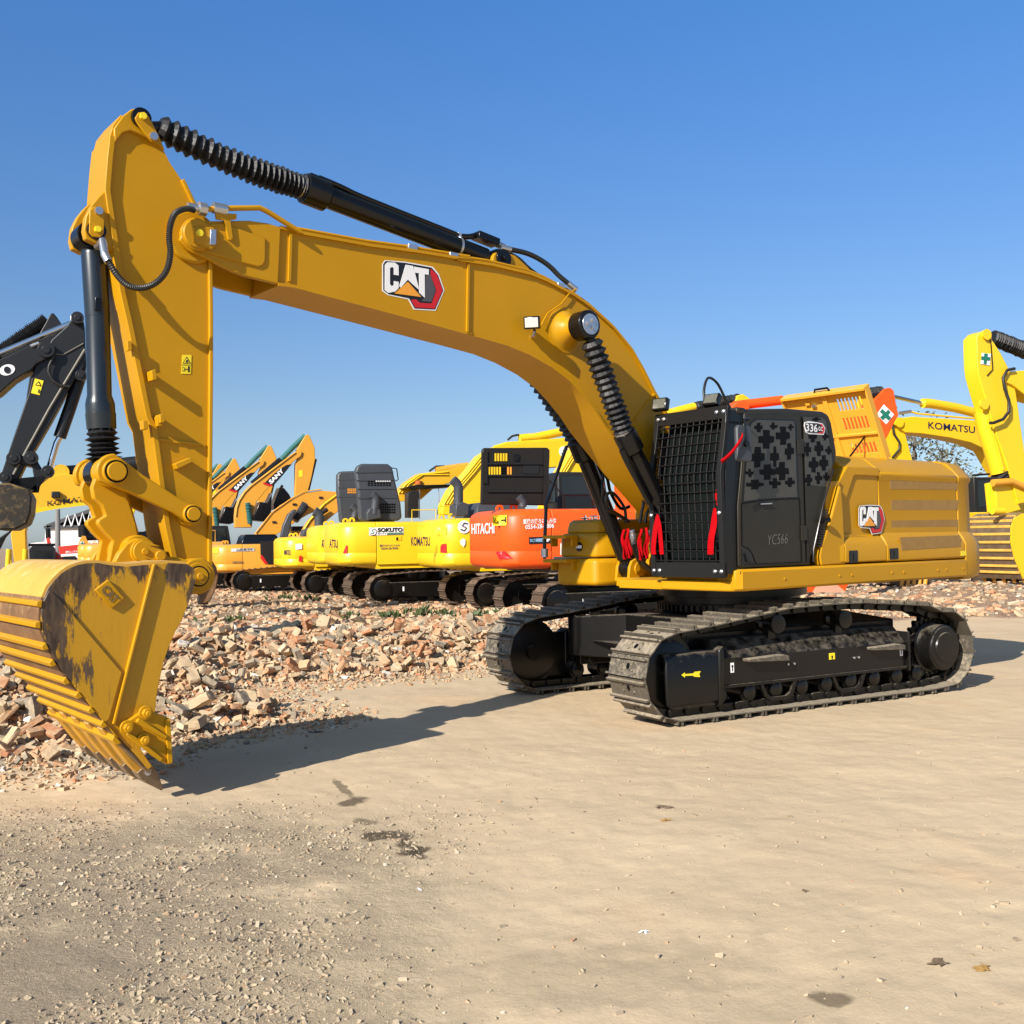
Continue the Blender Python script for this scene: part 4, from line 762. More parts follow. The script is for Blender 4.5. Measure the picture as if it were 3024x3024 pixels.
# top pipe leading to the hose at the nose
pp = [M.T(*q, .30) for q in K3([(395, 228), (560, 222), (710, 220), (760, 245), (940, 358)])]; mb = MB(); mb.tube([(a, .30, b) for a, b in pp], .022, 10); pipe = obj("hydraulic_pipe", mb, YEL, boom)
cc = M.T(*K3([(480, 226)])[0], .30); mb = MB(); mb.cyl((cc[0] + .055, .30, cc[1]), (cc[0] - .055, .30, cc[1]), .045, 16); obj("pipe_clamp", mb, STL, pipe)
cc = M.T(*K3([(388, 228)])[0], .30); mb = MB(); mb.cyl((cc[0] + .04, .30, cc[1]), (cc[0] - .02, .30, cc[1]), .055, 8); mb.cyl((cc[0] + .13, .30, cc[1]), (cc[0] + .03, .30, cc[1]), .032, 12); obj("hose_fitting", mb, STL, pipe)
mb = MB(); mb.poly(M.P(K3([(455, 250), (575, 255), (575, 285), (540, 290), (555, 395), (540, 410), (528, 400), (505, 292), (460, 285)]), .30), .285, .31); obj("pipe_bracket", mb, YEL, boom, bevel=.004)
# ---------------------------------------------------------------- stick
sl_ = .215
fr_edge = [(333, 400), (325, 470), (318, 560), (327, 620), (345, 740), (362, 860), (385, 960), (415, 1110), (440, 1233), (456, 1262), (475, 1405), (494, 1548), (515, 1647), (535, 1690)]
bk_edge = [(340, 372), (365, 340), (392, 322), (414, 318), (440, 333), (452, 365), (472, 405), (487, 442), (505, 478), (540, 530), (565, 582), (600, 654), (616, 720), (622, 780), (624, 930), (624, 1100), (623, 1200), (621, 1420), (621, 1640), (622, 1672)]
fe = M.P(fr_edge, sl_); be = M.P(bk_edge, sl_)
sx_, sz_ = M.T(590, 1700, .30)
boss = [(sx_ - .11, sz_ + .03), (sx_ - .105, sz_ - .06), (sx_ - .04, sz_ - .115), (sx_ + .04, sz_ - .115), (sx_ + .10, sz_ - .05)]
mb = MB(); mb.poly(be + boss + fe[::-1], -.19, .19); stick = obj("stick", mb, YEL, EX, smooth=25)
mb = MB(); mb.strip(fe, -.22, .22, .045); mb.strip(be[9:], -.22, .22, .032); mb.strip([fe[0]] + be[:2], -.2, .2, .03); obj("flange", mb, YEL, stick, bevel=.006)
for s in (1, -1):   # top lug cheeks
    lug = M.P(K1([(655, 330), (650, 250), (700, 178), (750, 140), (800, 132), (850, 160), (872, 225), (905, 290), (940, 372), (905, 345), (800, 285), (740, 262), (700, 275)]), .22); mb = MB(); mb.poly(lug, s * .12, s * .225); obj("top_lug", mb, YEL, stick, bevel=.008)
tpx = M.T(*K1([(805, 190)])[0], .24)
mb = MB(); mb.cyl((tpx[0], -.26, tpx[1]), (tpx[0], .26, tpx[1]), .075, 28); tp_o = obj("cylinder_pin", mb, BLK, stick)
mb = MB(); mb.poly(M.P(K1([(770, 190), (790, 158), (825, 155), (850, 185), (905, 290), (895, 318), (865, 325), (845, 300), (780, 215)]), .27), .25, .272); obj("pin_retainer", mb, YEL, tp_o, bevel=.005)
a = M.T(*K1([(876, 296)])[0], .28); mb = MB(); mb.cyl((a[0], .272, a[1]), (a[0], .30, a[1]), .032, 8); obj("bolt", mb, STL, tp_o)
a = tpx; mb = MB(); mb.cyl((a[0], .272, a[1]), (a[0], .30, a[1]), .026, 8); obj("grease_fitting", mb, YLD, tp_o)
# lug that carries the bucket cylinder
lg = K1([(615, 590), (560, 640), (520, 690), (488, 755), (478, 830), (490, 880), (540, 905), (600, 915), (648, 955), (660, 800), (635, 690)])
for s in (1, -1): mb = MB(); mb.poly(M.P(lg, .20), s * .13, s * .205); obj("cylinder_lug", mb, YEL, stick, bevel=.008)
cpx = M.T(*K1([(548, 832)])[0], .21)
mb = MB(); mb.cyl((cpx[0], -.23, cpx[1]), (cpx[0], .23, cpx[1]), .07, 24); cp_o = obj("cylinder_pin", mb, BLK, stick)
mb = MB(); mb.poly(M.P(K1([(512, 715), (535, 695), (585, 700), (598, 720), (592, 850), (570, 872), (528, 868), (508, 845)]), .235), .215, .237); obj("pin_retainer", mb, YEL, cp_o, bevel=.005)
a = M.T(*K1([(562, 722)])[0], .24); mb = MB(); mb.cyl((a[0], .237, a[1]), (a[0], .262, a[1]), .03, 8); obj("bolt", mb, STL, cp_o)
mb = MB(); mb.cyl((cpx[0], .237, cpx[1]), (cpx[0], .265, cpx[1]), .024, 8); obj("grease_fitting", mb, YLD, cp_o)
# pivot collar around the boom pin on the stick web
for s_ in (1, -1): mb = MB(); mb.cyl((cpn[0], s_ * .18, cpn[1]), (cpn[0], s_ * .228, cpn[1]), .21, 36); obj("pivot_collar", mb, YEL, stick, bevel=.02)
# hose brackets and sticker on the web
for q, bolt in (([(838, 1640), (862, 1632), (870, 1690), (845, 1695)], 1), ([(885, 1888), (908, 1885), (915, 1932), (890, 1936)], 1), ([(720, 1465), (745, 1462), (750, 1515), (726, 1520)], 0)):
    y = .21 if bolt else .24; mb = MB(); mb.poly(M.P(K1(q), y), y - .02 if bolt else .2, y + .10 if bolt else .26); obj("hose_bracket", mb, YEL, stick, bevel=.004)
for q in ([(735, 50), (760, 50), (765, 95), (740, 97)], [(668, 70), (690, 70), (694, 112), (672, 112)], [(822, 275), (895, 245), (905, 265), (832, 300)]):
    mb = MB(); mb.poly(M.P(K2(q), .22), .19, .27); obj("hose_bracket", mb, YEL, stick, bevel=.004)
q = K1([(1040, 1542), (1093, 1542), (1089, 1650), (1034, 1650)]); stc = flat_px(M, q, .194, YLD, stick, "warning_sticker", .003)
flat_px(M, K1([(1066, 1552), (1088, 1590), (1043, 1590)]), .196, BKD, stc, "warning_triangle"); flat_px(M, K1([(1066, 1560), (1082, 1587), (1049, 1587)]), .198, YLD, stc, "triangle_field"); flat_px(M, K1([(1062, 1572), (1072, 1570), (1072, 1584), (1060, 1584)]), .1995, BKD, stc, "pictogram", .001)
flat_px(M, K1([(1036, 1598), (1091, 1598), (1091, 1600), (1036, 1600)]), .196, BKD, stc, "divider"); flat_px(M, K1([(1040, 1612), (1052, 1612), (1052, 1634), (1040, 1634)]), .196, BKD, stc, "pictogram"); flat_px(M, K1([(1042, 1615), (1050, 1615), (1050, 1631), (1042, 1631)]), .198, YLD, stc, "pictogram_field"); flat_px(M, K1([(1054, 1622), (1068, 1620), (1068, 1626), (1054, 1626)]), .196, BKD, stc, "pictogram_arrow"); flat_px(M, K1([(1073, 1606), (1082, 1606), (1082, 1640), (1078, 1640), (1077, 1628), (1075, 1640), (1072, 1640)]), .196, BKD, stc, "pictogram_man")
# ribs on the web
q = M.P(K2([(752, 158), (975, 185)]), .2); mb = MB(); mb.strip(q, .185, .205, .02); obj("weld_rib", mb, YEL, stick)
# hose from stick cylinder lug to the boom pipe
hs = [((1110, 716), .34), ((1060, 708), .36), ((1000, 735), .40), ((972, 800), .42), ((965, 880), .42), ((972, 960), .42), ((950, 1060), .42), ((890, 1130), .40), ((810, 1160), .38), ((730, 1145), .36), ((670, 1090), .33), ((620, 1010), .30)]
H3 = []
for (px, l) in hs:
    a = M.T(*K1([px])[0], l); H3.append((a[0], l, a[1]))
P3 = smooth_path(H3, 14); mb = MB(); mb.tube(P3, [.0255 if i % 2 else .0205 for i in range(len(P3))], 10); obj("hydraulic_hose", mb, HOSE, stick, smooth=0)
a = M.T(*K1([(600, 965)])[0], .28); b = M.T(*K1([(560, 905)])[0], .16); mb = MB(); mb.cyl((H3[-1][0], .30, H3[-1][2]), (a[0], .27, a[1]), .032, 12); mb.tube([(a[0], .27, a[1]), ((a[0] + b[0]) / 2, .24, b[1] + .0), (b[0], .14, b[1] - .02)], .03, 10); obj("hose_fitting", mb, STL, stick)
# ---------------------------------------------------------------- hydraulic cylinders
def V0(px, l): a = M.T(*px, l); return Vector((a[0], l, a[1]))
def cylinder(name, pin_rod, bel0, bel1, bar1, pin_bar, r_bel, r_bar, n_bel, collar, m_rod=CHR, wob=0, cut=.72):
    mb = MB(); t_ = pin_bar - pin_rod
    d = (pin_bar - bel1).normalized(); mb.tube([bel1 - d * .02, bel1 + d * .0, bel1 + d * .02, bel1 + d * .21, bel1 + d * .24, bar1, bar1 + d * .02], [r_bar * .9, r_bar * 1.35, r_bar * 1.38, r_bar * 1.38, r_bar, r_bar, r_bar * .8], 28); 
    o = obj(name, mb, BLK, EX, smooth=40)
    mb = MB(); mb.tube([pin_rod, bel0, bel1], [.045, .05, .05], 16); obj("rod", mb, BLK, o)
    for q_, r_ in ((pin_rod, .095), (pin_bar, .11)): mb = MB(); mb.cyl(q_ + Vector((0, -.08, 0)), q_ + Vector((0, .08, 0)), r_, 24); obj("pin_eye", mb, BLK, o)
    mb = MB(); mb.tube([bar1, pin_bar], [r_bar * .8, r_bar * .8], 16); obj("barrel_end", mb, BLK, o)
    # concertina sleeve: stretched near the rod eye, bunched near the barrel
    pts = []; rs = []; n = n_bel * 2
    sd_ = (bel1 - bel0).cross(Vector((0, 1, 0))).normalized()
    for i in range(n + 1):
        u = i / n; t = 1 - (1 - u) ** 1.0 if cut is None else (u * (1 + (1 - cut)) - (1 - cut) * u * u); pts.append(bel0.lerp(bel1, t) + sd_ * wob * math.sin(math.pi * t)); rs.append((r_bel if i % 2 else r_bel * .70) * random.uniform(.94, 1.05))
    mb = MB(); mb.tube(pts, rs, 14); q = obj("bellows", mb, RUB, o, smooth=0)
    mb = MB(); mb.cyl(bel1 - d * .035, bel1 - d * .015, r_bel * .82, 24); obj("hose_clamp", mb, STL, q)
    return o
# stick cylinder on the boom
e0 = V0((419, 348), 0.0); e0 = Vector((tpx[0], 0, tpx[1])); e3 = Vector((M.T(*K4([(440, 397)])[0], .13)[0], 0, M.T(*K4([(440, 397)])[0], .13)[1]))
q0 = V0((468, 376), 0); q1 = V0(K1([(1735, 590)])[0], 0); dd = (e3 - q1).normalized(); 
sc_ = cylinder("stick_cylinder", e0, q0, q1, e3 - dd * .12, e3, .118, .098, 22, 0, cut=.62, wob=.035)
for s in (.075,): 
    d = (e3 - q1).normalized(); u = Vector((0, 1, 0)).cross(d).normalized(); u = u if u.z > 0 else -u
    mb = MB(); mb.tube(smooth_path([q1 + d * .12 + u * .13 + Vector((0, .02, 0)), q1 + d * .35 + u * .135, q1 + d * .6 + u * .12, q1 + d * 1.5 + u * .12, e3 - d * .45 + u * .12, e3 - d * .33 + u * .15, e3 - d * .22 + u * .20, e3 - d * .05 + u * .19], 3), .028, 10); obj("oil_pipe", mb, BLK, sc_)
for q_, z_ in ((q1 + d * .10 + u * .115, (.16, .10, .05)), (e3 - d * .13 + u * .19, (.26, .14, .07))): mb = MB(); mb.box(q_, z_, Matrix.Rotation(-math.atan2(d.z, d.x), 3, 'Y')); obj("port_block", mb, BLK, sc_, bevel=.006)
mb = MB(); mb.cyl(e3 - d * .45 + Vector((0, .02, 0)) - u * .11, e3 - d * .45 + u * .145, .03, 8); mb.cyl(e3 - d * 0.02 + u * .19, e3 + d * .10 + u * .185, .035, 12); mb.tube([e3 - d * .46, e3 - d * .44], [.104, .104], 24); obj("pipe_clamp", mb, STL, sc_)
for s in (1, -1):
    mb = MB(); mb.poly(M.P(K4([(385, 372), (400, 350), (470, 348), (540, 372), (640, 462), (640, 500), (375, 440)]), .16), s * .10, s * .15); obj("cylinder_bracket", mb, YEL, boom, bevel=.006)
mb = MB(); mb.cyl((e3.x, -.17, e3.z), (e3.x, .17, e3.z), .09, 24); mb.cyl((e3.x, .17, e3.z), (e3.x, .20, e3.z), .03, 8); obj("bracket_pin", mb, BLK, boom, bevel=.004)
hp = smooth_path([V0(K4([(500, 330)])[0], .05), V0(K4([(610, 355)])[0], .06), V0(K4([(700, 395)])[0], .08), V0(K4([(780, 450)])[0], .1), V0(K4([(850, 520)])[0], .12), V0(K4([(910, 570)])[0], .14)], 5); mb = MB(); mb.tube(hp, .026, 10); hh_ = obj("hydraulic_hose", mb, HOSE, boom)
for q_, v_ in ((hp[-1], hp[-1] - hp[-3]), (hp[0], hp[0] - hp[2])): mb = MB(); mb.cyl(q_, q_ + v_.normalized() * .12, .031, 12); obj("hose_fitting", mb, STL, hh_)
hp = smooth_path([V0(K4([(470, 350)])[0], -.05), V0(K4([(560, 400)])[0], -.05), V0(K4([(640, 475)])[0], -.05), V0(K4([(760, 560)])[0], -.05)], 5); mb = MB(); mb.tube(hp, .024, 10); obj("hydraulic_hose", mb, HOSE, boom)
# boom cylinders
pb = Vector((1.93, 0, 1.53))
for s in (1, -1):
    Y = Vector((0, s * .54, 0)); p0 = Vector((bx0, s * .54, bz0)); p3 = Vector((1.22, s * .50, 1.48))
    if s > 0: b0 = V0(K4([(1075, 985)])[0], .54); b1 = V0(K4([(1312, 1640)])[0], .52)
    else: b0 = p0 + (p3 - p0) * .06; b1 = V0(K4([(985, 1700)])[0], -.52)
    dd = (p3 - b1).normalized(); c_ = cylinder("boom_cylinder", p0, b0, b1, p3 - dd * .15, p3, .122, .090, 15, 0, cut=.80, wob=.0)
    if s > 0: mb = MB(); mb.lathe((bx0, .44, bz0), (bx0, .64, bz0), [(0, .12), (.01, .145), (.17, .145), (.185, .13)], 36); obj("rod_eye", mb, BLK, c_, bevel=.004); mb = MB(); mb.cyl((bx0, .615, bz0), (bx0, .632, bz0), .105, 36); pc = obj("end_cap", mb, STL, c_, bevel=.003)
    if s > 0:
        for k in range(3): a_ = R(90 + 120 * k + 30); mb = MB(); mb.cyl((bx0 + .045 * math.cos(a_), .63, bz0 + .045 * math.sin(a_)), (bx0 + .045 * math.cos(a_), .652, bz0 + .045 * math.sin(a_)), .02, 6); obj("bolt", mb, STL, pc)
    sd_ = dd.cross(Vector((0, 1, 0))).normalized(); sd_ = sd_ if sd_.x > 0 else -sd_
    g0 = b1 + dd * .22 - sd_ * -.11; mb = MB()
    if s > 0: mb.tube(smooth_path([b1 + dd * .12 + sd_ * .13, b1 + dd * .3 + sd_ * .14, b1 + dd * .6 + sd_ * .13, b1 + dd * .8 + sd_ * .13], 4), .035, 10)
    else: mb.tube(smooth_path([b1 + dd * .2 - sd_ * .13, b1 + dd * .45 - sd_ * .14, b1 + dd * .55 - sd_ * .2, b1 + dd * .72 - sd_ * .17, b1 + dd * .95 - sd_ * .22, b1 + dd * 1.0 - sd_ * .36], 4), .02, 10)
    obj("oil_pipe", mb, BLK, c_)
# hose bundles between the cylinders with steel couplings
def hose5(px, l, r, m=HOSE, nm="hydraulic_hose", par=None):
    mb = MB(); mb.tube(smooth_path([V0(K5([q])[0], l) for q in px], 5), r, 10); return obj(nm, mb, m, par or boom)
hose5([(285, 430), (310, 500), (350, 560), (345, 640), (350, 730), (385, 790), (470, 835), (480, 860)], -.40, .018, BLK, "oil_pipe")
hose5([(480, 850), (470, 770), (410, 690), (370, 700), (375, 770), (420, 800), (500, 850)], -.30, .018, BLK, "oil_pipe")
hose5([(545, 600), (555, 660), (580, 730), (570, 800), (560, 860)], -.05, .018, BLK, "oil_pipe")
hose5([(565, 600), (590, 680), (620, 760), (600, 800), (590, 860)], 0.0, .018, BLK, "oil_pipe")
for px, l in (((515, 900), -.28), ((622, 900), .05)):
    a = V0(K5([px])[0], l); b = V0(K5([(px[0] + 12, px[1] + 80)])[0], l); mb = MB(); mb.tube([a, a.lerp(b, .3), a.lerp(b, .31), a.lerp(b, .6), a.lerp(b, .61), b], [.032, .032, .04, .04, .033, .033], 12); obj("hose_coupling", mb, STL, boom)
hose5([(525, 975), (545, 1040), (580, 1095), (640, 1140), (700, 1160)], -.22, .036); hose5([(628, 980), (640, 1050), (655, 1110), (700, 1160)], .10, .034)
# ---------------------------------------------------------------- bucket cylinder and linkage
kx, kz = M.T(*K2([(548, 310)])[0], .30); K_ = Vector((kx, 0, kz))
p0 = Vector((cpx[0], 0, cpx[1])); dB = (K_ - p0).normalized()
top_b = V0(K1([(533, 955)])[0], 0); col_b = V0(K1([(570, 1810)])[0], 0); end_b = V0(K2([(483, 108)])[0], 0); be_b = V0(K2([(495, 255)])[0], 0)
mb = MB(); mb.tube([top_b - dB * .03, top_b, top_b + dB * .02, top_b + dB * .5, top_b + dB * .501, col_b - dB * .05, col_b, col_b + dB * .02, end_b - dB * .12, end_b - dB * .119, end_b], [.07, .088, .092, .092, .090, .090, .104, .108, .108, .112, .108], 32)
bc = obj("bucket_cylinder", mb, mat("black_cylinder_paint", (.010, .014, .017), .3, coat=.3, var=.15), EX, smooth=40)
mb = MB(); mb.tube([end_b, be_b, K_], [.05, .05, .06], 16); obj("rod", mb, BLK, bc)
mb = MB(); mb.tube([p0, top_b], [.08, .06], 16); obj("barrel_end", mb, BLK, bc)
for q_, r_ in ((p0, .10), (K_, .12)): mb = MB(); mb.cyl(q_ - Vector((0, .09, 0)), q_ + Vector((0, .09, 0)), r_, 24); obj("pin_eye", mb, BLK, bc)
pts = []; rs = []
for i in range(13): t = (i / 12) ** .8; pts.append(end_b.lerp(be_b, t)); rs.append((.118 if i % 2 else .080) * random.uniform(.93, 1.08) * (1 + .12 * t))
mb = MB(); mb.tube(pts, rs, 14); obj("bellows", mb, RUB, bc, smooth=0)
for k in range(10): a_ = 2 * math.pi * k / 10; mb = MB(); c_ = end_b + Vector((math.cos(a_) * .09, math.sin(a_) * .09, 0)); mb.cyl(c_, c_ - Vector((0, 0, .022)), .013, 6); obj("bolt", mb, BLK, bc)
c_ = top_b + dB * .42; mb = MB(); mb.box((c_.x + .02, .092, c_.z), (.05, .03, .10)); obj("bracket", mb, BLK, bc, bevel=.004)
# tipping links and bucket link
lx2, lz2 = M.T(*K2([(915, 512)])[0], .31)
def bar_outline(a, b, r0, r1, w0, w1, n=12):
    a = Vector(a); b = Vector(b); d = (b - a).normalized(); ang = math.atan2(d.y, d.x); out = []
    for i in range(n + 1): t = ang + math.pi / 2 + .5 + (math.pi - 1.0) * i / n; out.append((a.x + r0 * math.cos(t), a.y + r0 * math.sin(t)))
    nn = Vector((-d.y, d.x)); L_ = (b - a).length; out += [tuple(a + d * r0 * 1.3 - nn * w0), tuple(b - d * r1 * 1.5 - nn * w1)]
    for i in range(n + 1): t = ang - math.pi / 2 + .5 + (math.pi - 1.0) * i / n; out.append((b.x + r1 * math.cos(t), b.y + r1 * math.sin(t)))
    out += [tuple(b - d * r1 * 1.5 + nn * w1), tuple(a + d * r0 * 1.3 + nn * w0)]; return out
for s in (1, -1):
    mb = MB(); mb.poly(bar_outline((kx, kz), (lx2, lz2), .135, .095, .085, .062), s * .235, s * .30); tlk = obj("tipping_link", mb, YEL, EX, bevel=.012)
    for (a, b, r_) in ((kx, kz, .098), (lx2, lz2, .075)):
        mb = MB(); mb.cyl((a, s * .29, b), (a, s * .325, b), r_, 28); obj("link_boss", mb, YEL, tlk, bevel=.008)
        mb = MB(); mb.cyl((a, s * .30, b), (a, s * .331, b), r_ * .86, 28); obj("seal_ring", mb, HOLE, tlk)
        mb = MB(); mb.cyl((a, s * .22, b), (a, s * .350, b), r_ * .72, 28); obj("pin", mb, YEL, tlk, bevel=.006)
mb = MB(); mb.cyl((lx2, -.23, lz2), (lx2, .23, lz2), .09, 28); obj("stick_link_boss", mb, YEL, stick, bevel=.01)
bx_px, bz_px = M.T(*K2([(655, 690)])[0], .22)
mb = MB()
for s in (1, -1): mb.poly(M.P(K2([(440, 385), (470, 300), (545, 290), (600, 400), (650, 560), (665, 640), (700, 700), (690, 745), (570, 757), (520, 740), (540, 640), (500, 600), (468, 560), (470, 540), (505, 520), (488, 470), (450, 440)]), .18), s * .10, s * .17)
lk = obj("bucket_link", mb, YEL, EX, bevel=.01)
mb = MB(); mb.cyl((kx, -.21, kz), (kx, .21, kz), .115, 28); mb.poly(M.P(K2([(548, 390), (590, 420), (640, 600), (620, 650), (560, 560)]), 0), -.1, .1); obj("link_web", mb, YEL, lk, bevel=.01)
mb = MB(); mb.cyl((bx_px, -.24, bz_px), (bx_px, .24, bz_px), .125, 32); obj("link_boss", mb, YEL, lk, bevel=.012)
def pin_set(x, z, y, par, r=.06):
    for rr, y0, y1, m_ in ((r * 1.75, y, y + .03, YEL), (r * 1.35, y + .01, y + .034, HOLE), (r * 1.15, y + .01, y + .05, YEL), (r * .45, y + .05, y + .07, YEL)):
        mb = MB(); mb.cyl((x, y0, z), (x, y1, z), rr, 28); obj("pin", mb, m_, par, bevel=.004 if m_ is YEL else 0)
# ---------------------------------------------------------------- bucket
bs = .78
heel = KF([(1385, 190), (1330, 158), (1200, 150), (900, 176), (780, 166), (700, 150), (620, 152), (550, 165), (490, 190), (440, 222), (390, 270), (345, 325), (312, 400), (296, 470), (290, 540), (300, 640), (325, 700), (352, 760), (405, 860), (492, 985), (580, 1085), (670, 1190), (755, 1290), (850, 1400), (960, 1510), (1055, 1625)])
side_out = heel + KF([(1085, 1600), (1000, 1480), (1060, 1300), (1105, 1215), (1118, 1090), (1135, 1000), (1165, 860), (1200, 760), (1245, 650), (1290, 570), (1340, 450), (1380, 330), (1402, 250)])
Hp = M.P(heel, bs); So = M.P(side_out, bs)
mb = MB(); mb.strip(Hp[1:], -bs, bs, .03); BK = obj("bucket", mb, SHELL, EX, smooth=30)
mb = MB(); mb.strip(Hp[1:13], -bs - .001, bs + .001, .036); obj('shell_top', mb, mat('scuffed_yellow_shell', (.62, .34, .05), .5, var=.15, vscale=3, dust=.15, dustcol=(.55, .42, .2)), BK, smooth=30)
for s in (1, -1): mb = MB(); mb.poly(So, s * (bs - .035), s * (bs + .004)); sp = obj("side_plate", mb, BKT, BK, bevel=.004)
mb = MB(); rib = M.P(KF([(1090, 158), (1108, 158), (818, 1300), (800, 1300)]), bs + .02)
mb.poly(rib, bs, bs + .035); obj("stiffener", mb, YEL, BK, bevel=.004)
mb = MB(); mb.poly(M.P(KF([(352, 345), (400, 378), (870, 930), (780, 1260), (755, 1285), (850, 1395), (835, 1400), (665, 1190), (490, 985), (405, 860), (350, 760), (300, 640), (292, 540), (300, 440)]), bs + .02), bs, bs + .022); obj("wear_plate", mb, BKT, BK, bevel=.005)
# corner shrouds along the heel, near edge
for i in range(11, 22):
    a = Vector(Hp[i]); b = Vector(Hp[i + 1]); t = (b - a); nrm = Vector((t.y, -t.x)).normalized(); 
# raised wear bars across the shell
hp_len = Hp[11:24]
bars = KF([(303, 445), (292, 590), (340, 735), (392, 850), (487, 975), (575, 1075), (665, 1183), (752, 1283), (840, 1395)])
for i, q in enumerate(bars):
    c = Vector(M.T(*q, bs)); k = min(range(len(Hp) - 1), key=lambda j: (Vector(Hp[j]) - c).length); k = max(1, min(k, len(Hp) - 2)); t = (Vector(Hp[k + 1]) - Vector(Hp[k - 1])).normalized(); nrm = Vector((-t.y, t.x)); cen = Vector((7.35, .95)); nrm = nrm if nrm.dot(c - cen) > 0 else -nrm
    w2 = .026 if i < 8 else .04; qd = [c - t * w2 + nrm * .01, c + t * w2 + nrm * .01, c + t * w2 * .6 + nrm * .045, c - t * w2 * .6 + nrm * .045]; mb = MB(); mb.poly([(v.x, v.y) for v in qd], -bs - .01, bs + .03); obj("wear_bar", mb, YEL if i else YEL, BK, bevel=.004)
# cast badge on the side
b4 = KF([(668, 342), (764, 268), (880, 400), (790, 474)]); mb = MB(); q = M.P(b4, bs); mb.poly(q, bs + .0, bs + .03); cbp = obj("cast_plate", mb, YEL, BK, bevel=.006)
O = Vector(q[3]); 
def badge_text():
    vs, fs = text_mesh("CAT", .04); A_ = Vector(M.T(*KF([(720, 352)])[0], bs)); B_ = Vector(M.T(*KF([(800, 440)])[0], bs)); T_ = Vector(M.T(*KF([(766, 304)])[0], bs)); A_ = Vector(M.T(*KF([(706, 348)])[0], bs)); B_ = Vector(M.T(*KF([(798, 446)])[0], bs)); T_ = Vector(M.T(*KF([(752, 300)])[0], bs))
    mb = MB(); U = B_ - A_; V = T_ - A_; mb.add([((A_ + U * a + V * b).x, bs + .034, (A_ + U * a + V * b).y) for a, b in vs], fs); obj("cast_lettering", mb, mat("worn_lettering", (.17, .10, .035), .6, dust=.1), cbp, smooth=0)
badge_text()
# side cutter with bolts
mb = MB(); sct = M.P(KF([(868, 1302), (1028, 1192), (1080, 1208), (1205, 1258), (1222, 1580), (1178, 1586), (1090, 1532), (900, 1372)]), bs + .03); mb.poly(sct, bs + .005, bs + .05); scu = obj("side_cutter", mb, YEL, BK, bevel=.008)
mb = MB(); mb.poly([(a, b) for a, b in sct], -bs - .05, -bs - .005); obj("side_cutter", mb, YEL, BK, bevel=.008)
mb = MB(); mb.strip(M.P(KF([(975, 1270), (1180, 1395)]), bs + .06), bs + .05, bs + .085, .03); mb.strip(M.P(KF([(905, 1365), (1150, 1555)]), bs + .06), bs + .05, bs + .075, .03); mb.strip(M.P(KF([(1195, 1265), (1212, 1578)]), bs + .06), bs + .05, bs + .07, .035); obj("cutter_rib", mb, YEL, scu, bevel=.004)
for q in ((1042, 1220), (910, 1325), (1030, 1412)):
    a = M.T(*KF([q])[0], bs + .07); mb = MB(); mb.cyl((a[0], bs + .05, a[1]), (a[0], bs + .07, a[1]), .05, 16); mb.cyl((a[0], bs + .07, a[1]), (a[0], bs + .105, a[1]), .034, 6); mb.cyl((a[0], bs + .105, a[1]), (a[0], bs + .125, a[1]), .018, 8); obj("bolt", mb, YEL, scu, bevel=.003)
ADP = mat('worn_adapter_paint', (.50, .25, .02), .5, var=.4, vscale=6, dust=.6, dustcol=(.36, .25, .12))
# lip plate, adapters and teeth
lipA = Vector(Hp[-3]); lipB = Vector(Hp[-1]); d = (lipB - lipA).normalized(); nrm = Vector((-d.y, d.x))
mb = MB(); q = [lipA - nrm * .02 - d * .02, lipB - nrm * .02 + d * .03, lipB + nrm * .012 + d * .03, lipA + nrm * .03 - d * .02]; mb.poly([(v.x, v.y) for v in q], -bs, bs); obj("lip_plate", mb, WORN, BK, bevel=.004)
for k in range(5):
    y = -.62 + k * .31; hw = .052
    mb = MB(); a0 = lipA - d * .10
    for sgn in (1, -1):
        n0, n1 = (.015, .055) if sgn > 0 else (-.065, -.02)
        ring = [[a0 + nrm * n0, a0 + nrm * (n1 - .02)], [lipB - d * .10 + nrm * n0, lipB - d * .10 + nrm * n1], [lipB + d * .02 + nrm * (.0 if sgn > 0 else -.05), lipB + d * .02 + nrm * (.05 if sgn > 0 else 0)]]
        mb.loft([[(p_[0].x, y - hw, p_[0].y), (p_[0].x, y + hw, p_[0].y), (p_[1].x, y + hw, p_[1].y), (p_[1].x, y - hw, p_[1].y)] for p_ in ring])
    ad_ = obj("tooth_adapter", mb, ADP, BK, bevel=.006)
    mb = MB(); r0 = lipB + d * .0; L_ = .24
    sec = [(0, .055, .06), (.06, .06, .058), (.12, .05, .048), (L_ - .04, .022, .04), (L_, .010, .036)]
    mb.loft([[((r0 + d * s_ + nrm * h_).x, y - w_, (r0 + d * s_ + nrm * h_).y), ((r0 + d * s_ + nrm * h_).x, y + w_, (r0 + d * s_ + nrm * h_).y), ((r0 + d * s_ - nrm * h_).x, y + w_, (r0 + d * s_ - nrm * h_).y), ((r0 + d * s_ - nrm * h_).x, y - w_, (r0 + d * s_ - nrm * h_).y)] for s_, h_, w_ in sec])
    th = obj("tooth", mb, WORN, BK, bevel=.006); mb = MB(); c = r0 + d * .05; mb.cyl((c.x, y - .075, c.y), (c.x, y + .075, c.y), .022, 12); obj("tooth_pin", mb, STL, th)
